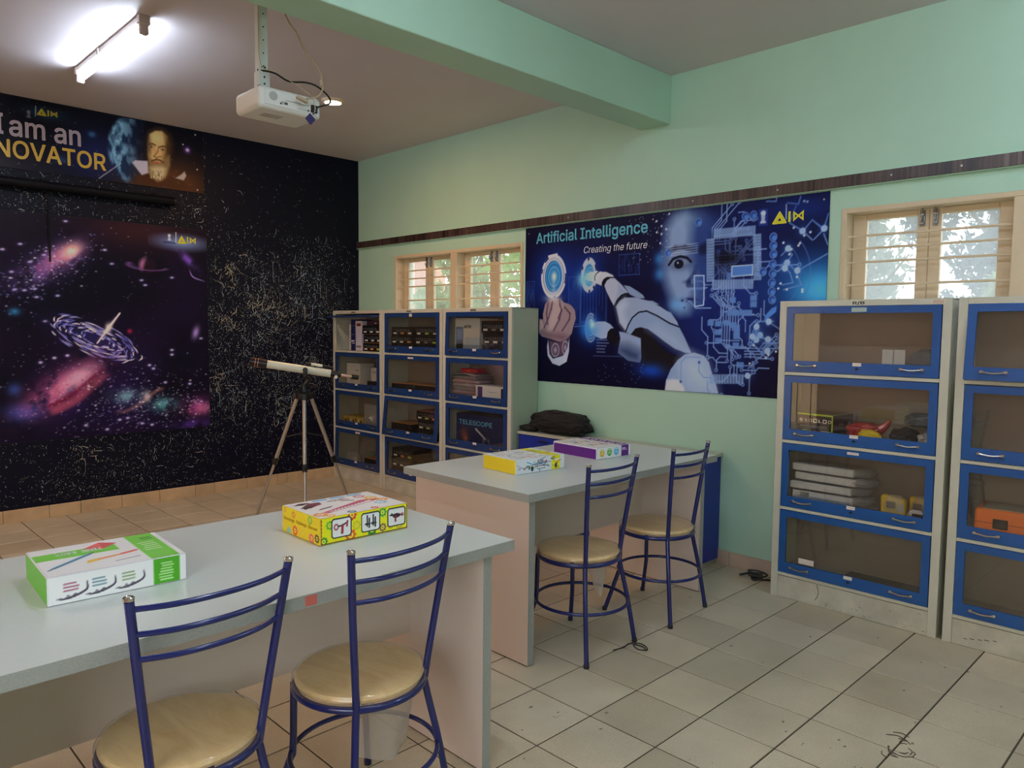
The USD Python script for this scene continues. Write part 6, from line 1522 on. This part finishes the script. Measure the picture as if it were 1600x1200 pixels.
# right-hand cabinets
simple_box("left one of two white cards standing in for reflected squares, R/B cabinet top shelf", "white_card", "card", -0.2, -5.179, SL(0), 0.004, 0.053, 0.130, WHITEB)  # bright squares of a reflection in the door glass, built as solid cards
simple_box("right one of two white cards standing in for reflected squares, R/B cabinet top shelf", "white_card", "card", -0.2, -5.236, SL(0), 0.004, 0.055, 0.130, WHITEB)
t = thing("plastic_bag", "bluish plastic bag at the right end of the top shelf of the R/B cabinet", "plastic bag", (-0.17, -5.345, SL(0)))
part(t, "film", bag_shape(0.12, 0.13, 0.13, 21, 0.25, 4), pane("bluish_film", tint=(214, 226, 236), haze=0.3, haze_color=(190, 206, 220), rough=0.1), smooth=20)
part(t, "contents", bag_shape(0.07, 0.08, 0.06, 22, 0.25, 3), mat("bag_contents_blue", (150, 176, 200), 0.5), smooth=30)
LIME = mat("carton_lime", (176, 206, 44), 0.45)
DPL = mat("carton_dark_plum", (52, 36, 42), 0.4)
t = thing("electronics_carton", "dark lime-edged carton with white icons, second shelf of the R/B cabinet", "box", (-0.268, -4.845, SL(1)), -8)
part(t, "carton", bx(0, 0.2, -0.105, 0.105, 0, 0.148, 0.0015), DPL)
part(t, "lime_edge", [bx(-0.001, 0.0, -0.105, -0.097, 0, 0.148), bx(-0.001, 0.0, -0.105, 0.105, 0.14, 0.148), bx(-0.001, 0.2, -0.105, 0.105, 0.148, 0.1488)], LIME)
part(t, "lid_top", bx(0.006, 0.196, -0.1, 0.1, 0.1488, 0.1494), mat("carton_grey_brown", (120, 112, 92), 0.5))
ring_ = sbox(-0.009, -0.009, 0.009, 0.009).buffer(0.002).difference(sbox(-0.006, -0.006, 0.006, 0.006))
circ = shapely.Point(0, 0).buffer(0.0095).difference(shapely.Point(0, 0).buffer(0.006))
for k, sh in enumerate((circ.union(shapely.Point(0, 0).buffer(0.003)), Polygon([(-0.009, -0.008), (0, 0), (-0.009, 0.008), (-0.006, 0.009), (0.001, 0.001), (0.008, 0.008), (0.009, 0.006), (0.003, 0), (0.009, -0.008), (0.006, -0.009), (0, -0.002)]), circ, ring_, Polygon([(-0.009, -0.009), (0.009, -0.009), (0.009, -0.006), (0.0, -0.006), (-0.004, 0.009), (-0.009, 0.009)]), ring_, circ)):
    part(t, "icon", moved(extrude(sh, 0.0007), rx=90, rz=-90, loc=(0, 0.082 - 0.028 * k, 0.112)), LAB)
part(t, "text_line", [bx(-0.0008, 0, -0.07, 0.085, 0.078, 0.083), bx(-0.0008, 0, -0.08, 0.06, 0.07, 0.0725)], GREYP)
part(t, "lime_block", bx(-0.0009, 0, 0.02, 0.07, 0.04, 0.06), LIME)
part(t, "white_block", bx(-0.0009, 0, -0.09, -0.04, 0.04, 0.06), LAB)
part(t, "side_label", [bx(0.06, 0.1, -0.1058, -0.105, 0.09, 0.105), bx(0.15, 0.18, -0.1058, -0.105, 0.08, 0.11)], GREYP)
REDF, YELF = mat("red_foil", (190, 60, 62), 0.25, spec=0.8, var=0.3, scale=60), mat("yellow_foil", (226, 196, 20), 0.3, spec=0.7)
t = thing("foil_packet", "red plastic packet of parts, second shelf of the R/B cabinet", "packet", (-0.155, -5.062, SL(1)), 10)
part(t, "packet", bag_shape(0.11, 0.17, 0.115, 31, 0.28, 4), REDF, smooth=15)
part(t, "twisted_end", tube(smooth_path([(0, -0.06, 0.07), (0.0, -0.10, 0.10), (0.005, -0.125, 0.135)], 6), [0.03 - 0.0018 * k for k in range(13)], 9), REDF, smooth=20)
t = thing("foil_packet", "yellow plastic packet leaning on the red one, second shelf of the R/B cabinet", "packet", (-0.25, -5.125, SL(1)), -6)
part(t, "packet", bag_shape(0.05, 0.12, 0.085, 33, 0.25, 4), YELF, smooth=15)
SILF, DKF = mat("silver_foil", (190, 190, 196), 0.25, metal=0.35), mat("dark_foil", (40, 40, 56), 0.3, spec=0.7)
for k, (y, z, m_, lab, r_) in enumerate(((-5.25, 0, DKF, "dark foil packet lying behind the yellow one", 12), (-5.405, 0, SILF, "silver foil packet at the right end of the second shelf", -14), (-5.325, 0.112, DKF, "dark foil packet on top of the silver one", 25))):
    t = thing("foil_packet", f"{lab}, R/B cabinet", "packet", (-0.11 - 0.05 * (k == 1) - 0.02 * (k == 2), y, SL(1) + z), r_)
    part(t, "packet", bag_shape(0.14, 0.13, 0.10 - 0.03 * (k == 2), 40 + k, 0.3, 4), m_, smooth=12)
# stack of shrink-wrapped trays, tape measures
TRAY, TRAYB = mat("tray_white", (234, 234, 236), 0.4), mat("tray_blue_line", (120, 160, 196), 0.4)
for k in range(5):
    t = thing("wrapped_tray", f"white shrink-wrapped tray, {['lowest', 'second from below', 'middle', 'second from above', 'topmost'][k]} of five, in the R/B cabinet", "tray", (-0.19 + 0.006 * (k % 2), -4.895 + 0.012 * (k % 3 - 1), SL(2) + 0.0505 * k), 1.5 * (k % 3 - 1))
    part(t, "tray", bx(-0.075, 0.075, -0.165, 0.165, 0.002, 0.040, 0.004), TRAY)
    if k == 1:
        part(t, "blue_line", bx(-0.0765, -0.075, -0.15, 0.13, 0.004, 0.014), TRAYB)
        part(t, "dark_print", bx(-0.0765, -0.075, 0.07, 0.12, 0.012, 0.034), GREYP)
    part(t, "film", trimesh.util.concatenate([moved(bag_shape(0.165, 0.11, 0.046, 50 + k, 0.25, 3), loc=(0, -0.19, 0)), bx(-0.078, 0.078, -0.168, 0.168, 0.0005, 0.0425, 0.005)]), BAGP, smooth=15)
TAPE = mat("tape_yellow", (214, 176, 40), 0.35)
for k, (y, lab) in enumerate(((-5.255, "left yellow tape measure in a blister pack"), (-5.375, "right yellow tape measure in a blister pack"))):
    t = thing("tape_measure", f"{lab}, third shelf of the R/B cabinet", "tape measure", (-0.235 + 0.045 * k, y, SL(2)), 8 - 20 * k)
    r = manifold3d.Manifold.batch_hull([manifold3d.Manifold.sphere(0.014, 16).translate((sx * 0.012, sy * 0.045, z)) for sx in (-1, 1) for sy in (-1, 1) for z in (0.0145, 0.125 - 0.012 * (sy < 0))])
    part(t, "case", r, TAPE, smooth=30)
    part(t, "dark_window", moved(bx(-0.0275, -0.0255, -0.012, 0.03, 0.075, 0.11, 0.004)), KITB)
    part(t, "belt_clip", bx(-0.028, -0.0255, -0.05, -0.02, 0.06, 0.1, 0.002), SILF)
    part(t, "blister", moved(bag_shape(0.075, 0.105, 0.145, 60 + k, 0.15, 3)), BAGP, smooth=20)
t = thing("silver_packet", "small silver and dark packet in front of the right tape measure", "packet", (-0.262, -5.375, SL(2)), 0)
part(t, "packet", bag_shape(0.03, 0.10, 0.085, 71, 0.3, 3), SILF, smooth=12)
part(t, "dark_label", bx(-0.0165, -0.0145, -0.03, 0.02, 0.05, 0.07, 0.0005), KITB)
t = thing("glass_shelf", "loose dark glass plate lying on the bottom shelf of the R/B cabinet", "glass plate", (-0.15, -5.16, SL(3)), 0)
part(t, "plate", bx(-0.12, 0.12, -0.24, 0.18, 0, 0.006, 0.001), mat("smoked_glass", (62, 68, 64), 0.1, spec=0.6))
# last cabinet
ORA = mat("orange_plastic", (232, 112, 24), 0.35)
t = thing("tool_case", "orange plastic tool case with a grey top in the cabinet at the right edge", "case", (-0.17, -5.895, SL(2)), 4)
r = manifold3d.Manifold.batch_hull([manifold3d.Manifold.sphere(0.016, 16).translate((sx * 0.085, sy * 0.26, z)) for sx in (-1, 1) for sy in (-1, 1) for z in (0.0165, 0.135)])
part(t, "case_shell", r, ORA, smooth=30)
part(t, "lid_panel", bx(-0.085, 0.085, -0.25, 0.25, 0.149, 0.154, 0.003), mat("case_grey", (150, 140, 128), 0.5))
part(t, "seam", bx(-0.1018, -0.1, -0.27, 0.27, 0.086, 0.09, 0.0005), mat("orange_dark", (170, 70, 14), 0.4))
for y in (0.17, -0.17):
    part(t, "latch", bx(-0.108, -0.1, y - 0.03, y + 0.03, 0.065, 0.11, 0.003), KITB)
t = thing("plastic_bag", "small clear bag on the second shelf of the cabinet at the right edge", "plastic bag", (-0.2, -5.68, SL(1)))
part(t, "film", bag_shape(0.1, 0.16, 0.05, 81, 0.3, 4), BAGP, smooth=15)
t = thing("black_charger", "small black gadget on the second shelf of the cabinet at the right edge", "gadget", (-0.25, -5.80, SL(1)))
part(t, "body", [bx(-0.02, 0.02, -0.05, 0.05, 0, 0.022, 0.004), tube(smooth_path([(0, -0.05, 0.01), (0.02, -0.075, 0.006), (0.05, -0.06, 0.006)], 6), 0.004, 8)], KITB, smooth=30)
for k, z in enumerate((1.20, 1.155)):
    pass
# marks and stickers on the frame of the R/B cabinet and its neighbours
INKB = mat("marker_ink", (52, 60, 52), 0.6)
part(K4, "marker_letters", moved(lettering("R/B", 0.06, 0.014), rx=90, rz=-90, loc=(-D - 0.0006, 0.035, CHT - 0.024)), INKB)
part(K4, "rail_label", [bx(-D - 0.0008, -D, -0.395, -0.335, CHT - 0.026, CHT - 0.008)], STICK)
part(K4, "rail_label", [bx(-D - 0.0012, -D - 0.0008, -0.39, -0.34, CHT - 0.024, CHT - 0.010)], mat("sticker_rose", (206, 176, 160), 0.6))
part(K4, "dent_line", tube(smooth_path([(-D + 0.0052, 0.165, 0.118), (-D + 0.0052, 0.155, 0.07), (-D + 0.0052, 0.172, 0.03)], 5), 0.0014, 5), mat("scratch_dark", (80, 74, 60), 0.7))
for K, y in ((K1, 0.05), (K2, 0.03), (K3, 0.03)):
    part(K, "maker_plate", bx(-D - 0.0008, -D, y - 0.035, y + 0.035, CHT - 0.024, CHT - 0.012), mat("plate_olive", (120, 110, 84), 0.4, metal=0.4))
rg = np.random.default_rng(17)
scr = []
for k in range(22):
    y, z = -0.37 + 0.6 * rg.random() ** 1.3, 0.01 + 0.09 * rg.random() ** 2
    l = 0.002 + 0.008 * rg.random()
    scr.append(bx(-D + 0.0052, -D + 0.006, y - l, y + l, z - 0.0012 * rg.random(), z + 0.0007))
part(K4, "scuff_marks", scr, mat("scratch_dark", (80, 74, 60), 0.7), kind="stuff")
part(K5, "scuff_marks", [bx(-D + 0.0052, -D + 0.006, 0.2 + 0.03 * k, 0.215 + 0.03 * k + 0.006 * (k % 2), 0.06 - 0.006 * k, 0.063 - 0.006 * k) for k in range(5)], mat("scratch_dark", (80, 74, 60), 0.7), kind="stuff")
# ------------------------------------------------------------------ plastic hanging under two seats
def hanging_film(chair_label, loc, rz, P0, seed, ragged):
    t = thing("plastic_sheet", chair_label, "plastic sheet", loc, rz)
    nu, nv = 22, 14
    V = []
    for side in (0, 1):
        for j in range(nv + 1):
            for i in range(nu + 1):
                u, v = i / nu, j / nv
                a0, a1, drop, taper = P0
                x = a0 + (a1 - a0) * u
                x = (x - (a0 + a1) / 2) * (1 - taper * v) + (a0 + a1) / 2
                dz = drop * v * (1 - ragged * abs(2 * u - 1) ** 1.3)
                y = -0.165 + 0.03 * v + 0.012 * math.sin(9 * u + seed) * v + 0.01 * (meshkit.fbm(np.array([[u * 7, v * 5, seed]]), 3, seed)[0] - 0.5) - 0.06 * (2 * u - 1) ** 2 * -1
                V.append((x, y + 0.0008 * side, 0.42 - dz))
    n = (nu + 1) * (nv + 1)
    F_ = []
    for j in range(nv):
        for i in range(nu):
            a = j * (nu + 1) + i
            F_ += [(a, a + 1, a + nu + 2), (a, a + nu + 2, a + nu + 1), (n + a, n + a + nu + 2, n + a + 1), (n + a, n + a + nu + 1, n + a + nu + 2)]
    part(t, "film", trimesh.Trimesh(np.array(V), np.array(F_), process=False), FILM2, smooth=50)
hanging_film("milky plastic sheet hanging like a pouch under the near table's right-hand chair", chairs[1][1], chairs[1][2], (-0.085, 0.125, 0.19, 0.18), 2, 0.05)
hanging_film("torn milky plastic wrap hanging in a point under the farther table's left chair", chairs[2][1], chairs[2][2], (-0.075, 0.05, 0.16, 0.5), 5, 0.75)

# ------------------------------------------------------------------ scraps on the floor
WIRE = mat("wire_black", (34, 32, 30), 0.5)
t = thing("wire_scrap", "twist of thin black wire on the floor by a chair foot", "wire", (-1.486, -4.56, 0))
part(t, "wire", tube(smooth_path([(-0.08, 0.06, 0.004), (-0.03, 0.035, 0.012), (0.03, 0.05, 0.006), (0.06, 0.0, 0.012), (0.045, -0.045, 0.004), (-0.005, -0.03, 0.014), (0.01, 0.01, 0.02), (0.05, -0.015, 0.006), (0.03, -0.05, 0.004)], 8), 0.0028, 6), WIRE, smooth=40)
t = thing("cable_bundle", "tangled dark cable on the floor between the counter and the R/B cabinet", "cable", (-0.10, -4.46, 0))
part(t, "cable", [tube(smooth_path([(-0.03 + 0.05 * math.sin(k * 1.9), 0.10 - 0.05 * k, 0.006 + 0.01 * (k % 2)) for k in range(5)], 8), 0.006, 8), tube(smooth_path([(0.04 * math.cos(k * 1.3), 0.06 * math.sin(k * 1.3), 0.012 + 0.004 * k) for k in range(9)], 8), 0.005, 8), bx(-0.03, 0.02, -0.03, 0.03, 0, 0.022, 0.005)], mat("cable_grey_black", (46, 48, 50), 0.5), smooth=40)
CRK = mat("crack_dark", (96, 86, 72), 0.8)
cr = []
cg = np.random.default_rng(4)
for k in range(13):
    a, r = cg.random() * 6.28, 0.02 + 0.08 * cg.random()
    x, y = -1.46 + r * math.cos(a), -5.70 + 0.7 * r * math.sin(a)
    b = a + 1.57 + 0.5 * cg.normal()
    l = 0.012 + 0.03 * cg.random()
    cr.append(tube(smooth_path([(x, y, 0.0), (x + l * math.cos(b), y + l * math.sin(b), 0.0008), (x + 1.8 * l * math.cos(b + 0.4), y + 1.8 * l * math.sin(b + 0.4), 0.0)], 4), 0.002, 5))
part(fl, "tile_cracks", cr, CRK, kind="stuff", label="broken patch where four tiles meet")
spots = []
for k in range(130):
    x, y = -2.2 * cg.random() - 0.3, -4.3 - 2.4 * cg.random()
    r = 0.0015 + 0.007 * cg.random() ** 3
    a = np.linspace(0, 6.28, 9)[:-1]
    rr = r * (0.6 + 0.6 * cg.random(8))
    spots.append(extrude(Polygon(np.stack([x + rr * np.cos(a) * 1.4, y + rr * np.sin(a) * 0.8], 1)).buffer(0), 0.0004))
part(fl, "dirt_spots", spots, mat("dirt_brown", (146, 134, 114), 0.8), kind="stuff")

# ------------------------------------------------------------------ outside the windows and the door
struct("ground_outside", [bx(0.25, 30, -14, 16, -0.6, -0.5), bx(XL - 12, XL - 0.2, -20, 6, -0.2, -0.05), bx(XL - 0.2, 30, -40, YF - 0.2, -0.25, -0.1)], mat("outside_earth", (150, 140, 110), 0.9))
HOUSE = mat("salmon_house_wall", (236, 176, 160), 0.7, var=0.03)
t = thing("neighbour_house", "salmon-pink house wall seen through the left window's first pane", "house", (3.1, 5.65, -0.5))
part(t, "house_wall", bx(-0.3, 0.3, -2.9, 3.0, 0, 5.2), HOUSE)
part(t, "roof_slab", bx(-0.5, 0.5, -3.1, 3.2, 5.2, 5.4, 0.02), mat("roof_slab_grey", (170, 160, 150), 0.8))
def leaf_look(name, c):
    if name not in LOOKS:
        LOOKS[name] = usdkit.material(stage, f"/World/Looks/{name}", {"d": ("diffuse_bsdf", {"color": srgb(*c)}), "t": ("translucent_bsdf", {"color": srgb(*[min(255, x * 1.15) for x in c])}), "m": ("mix_closure", {"fac": 0.45})}, [("d.BSDF", "m.closure1"), ("t.BSDF", "m.closure2")], surface="m.closure")
    return LOOKS[name]
BARK = mat("tree_bark", (104, 90, 74), 0.9, var=0.2, scale=12)
def tree(label, x, y, h, rad, leaf, seed, n=3600, low=0.25, size=0.075):
    g = np.random.default_rng(seed)
    t = thing("tree", label, "tree", (x, y, -0.5))
    part(t, "trunk", tube(smooth_path([(0, 0, 0), (0.06, 0.03, h * 0.3), (-0.03, 0.05, h * 0.6), (0.02, 0, h * 0.85)], 6), np.linspace(0.09, 0.02, 19), 9), BARK, smooth=40)
    part(t, "branches", [tube(smooth_path([(0.02, 0.02, h * (0.35 + 0.06 * k)), (0.35 * rad * math.cos(2.1 * k), 0.35 * rad * math.sin(2.1 * k), h * (0.45 + 0.06 * k)), (0.75 * rad * math.cos(2.1 * k), 0.75 * rad * math.sin(2.1 * k), h * (0.52 + 0.065 * k))], 5), np.linspace(0.035, 0.008, 11), 7) for k in range(7)], BARK, smooth=40)
    blobs = [(rad * 0.75 * g.normal() * 0.7, rad * 0.75 * g.normal() * 0.7, h * (low + (0.95 - low) * g.random()), rad * (0.28 + 0.25 * g.random())) for _ in range(22)]
    V, F_ = [], []
    for k in range(n):
        bx_, by, bz, br_ = blobs[int(g.integers(len(blobs)))]
        d = g.normal(size=3); d /= np.linalg.norm(d)
        c = np.array([bx_, by, bz]) + d * br_ * g.random() ** 0.4
        a = g.normal(size=3); a /= np.linalg.norm(a)
        b = np.cross(a, g.normal(size=3)); b /= np.linalg.norm(b)
        s = size * (0.6 + 0.8 * g.random())
        q = len(V)
        V += [c - a * s, c + b * s * 0.4, c + a * s, c - b * s * 0.4]
        F_ += [(q, q + 1, q + 2), (q, q + 2, q + 3)]
    part(t, "foliage", trimesh.Trimesh(np.array(V), np.array(F_), process=False), leaf_look(f"leaf_{leaf[0]}_{leaf[1]}_{leaf[2]}", leaf), kind="stuff")
tree("light green leafy tree close behind the left window's second pane", 2.4, 1.3, 4.2, 0.6, (140, 156, 112), 1, 4200, 0.1)
tree("grey-green tree behind the left window's third pane", 4.7, 0.5, 4.6, 0.9, (128, 138, 112), 2, 4200, 0.1)
tree("bright green tree behind the left window's last pane", 2.1, -0.95, 4.0, 0.75, (150, 172, 104), 3, 4200, 0.1)
tree("broad dusty green tree at the back, beyond the left window", 7.2, 6.0, 6.4, 1.9, (120, 134, 106), 6, 8000, 0.06, 0.11)
tree("low spreading tree whose top shows in the right window's left casement", 4.7, -3.2, 3.35, 0.9, (128, 138, 118), 4, 8500, 0.05)
tree("tall dark tree in the right window's right casement", 8.2, -3.7, 5.6, 1.2, (84, 98, 98), 5, 12000, 0.12, 0.07)
tree("pale bushy tree in front of the tall dark one at the right window", 3.2, -4.95, 2.55, 0.62, (146, 156, 122), 7, 5000, 0.1)

# balcony beyond the doorway in the left wall (it shows as a reflection in the cabinet glass)
t = thing("balcony_railing", "dark iron balcony railing reflected in the top glass of the R/B cabinet", "railing", (XL - 1.25, -2.0, -0.05))
IRON = mat("railing_iron", (40, 38, 38), 0.5)
part(t, "top_rail", bx(-0.02, 0.02, -1.6, 1.6, 1.0, 1.035, 0.003), IRON)
part(t, "bottom_rail", bx(-0.012, 0.012, -1.6, 1.6, 0.15, 0.17, 0.002), IRON)
for k in range(17):
    part(t, "baluster", cyl((0, -1.6 + 0.2 * k, 0.0), (0, -1.6 + 0.2 * k, 1.0), 0.008, 8), IRON)
t = thing("courtyard_wall", "sandy courtyard wall beyond the balcony railing", "wall", (XL - 3.4, -2.0, -0.05))
part(t, "wall_slab", bx(-0.15, 0.15, -5, 6, 0, 4.2), mat("courtyard_sand", (222, 188, 150), 0.7, var=0.05))
part(t, "coping", bx(-0.2, 0.2, -5, 6, 4.2, 4.3, 0.01), mat("coping_stone", (190, 180, 165), 0.8))

GROUPS = {"parts_box": "black kit boxes in the far cabinets", "circuit_packet": "wrapped packets piled in the telescope-carton cabinet", "wrapped_tray": "stacked shrink-wrapped trays", "tape_measure": "yellow tape measures", "kit_box": "kit boxes on the work tables",
          "foil_packet": "foil packets in the R/B cabinet", "tree": "trees outside the windows", "tube_light": "fluorescent tube lamps on the ceiling", "downlight": "round warm ceiling lamps", "white_card": "white cards standing in for reflected squares", "work_table": "grey-topped work tables"}
for q in stage.GetPrimAtPath("/World").GetChildren():
    nm = q.GetName()
    nm = nm[:-4] if nm[-4:-3] == "_" and nm[-3:].isdigit() else nm
    if nm in GROUPS and not q.GetCustomDataByKey("group"):
        tag(q, group=GROUPS[nm])
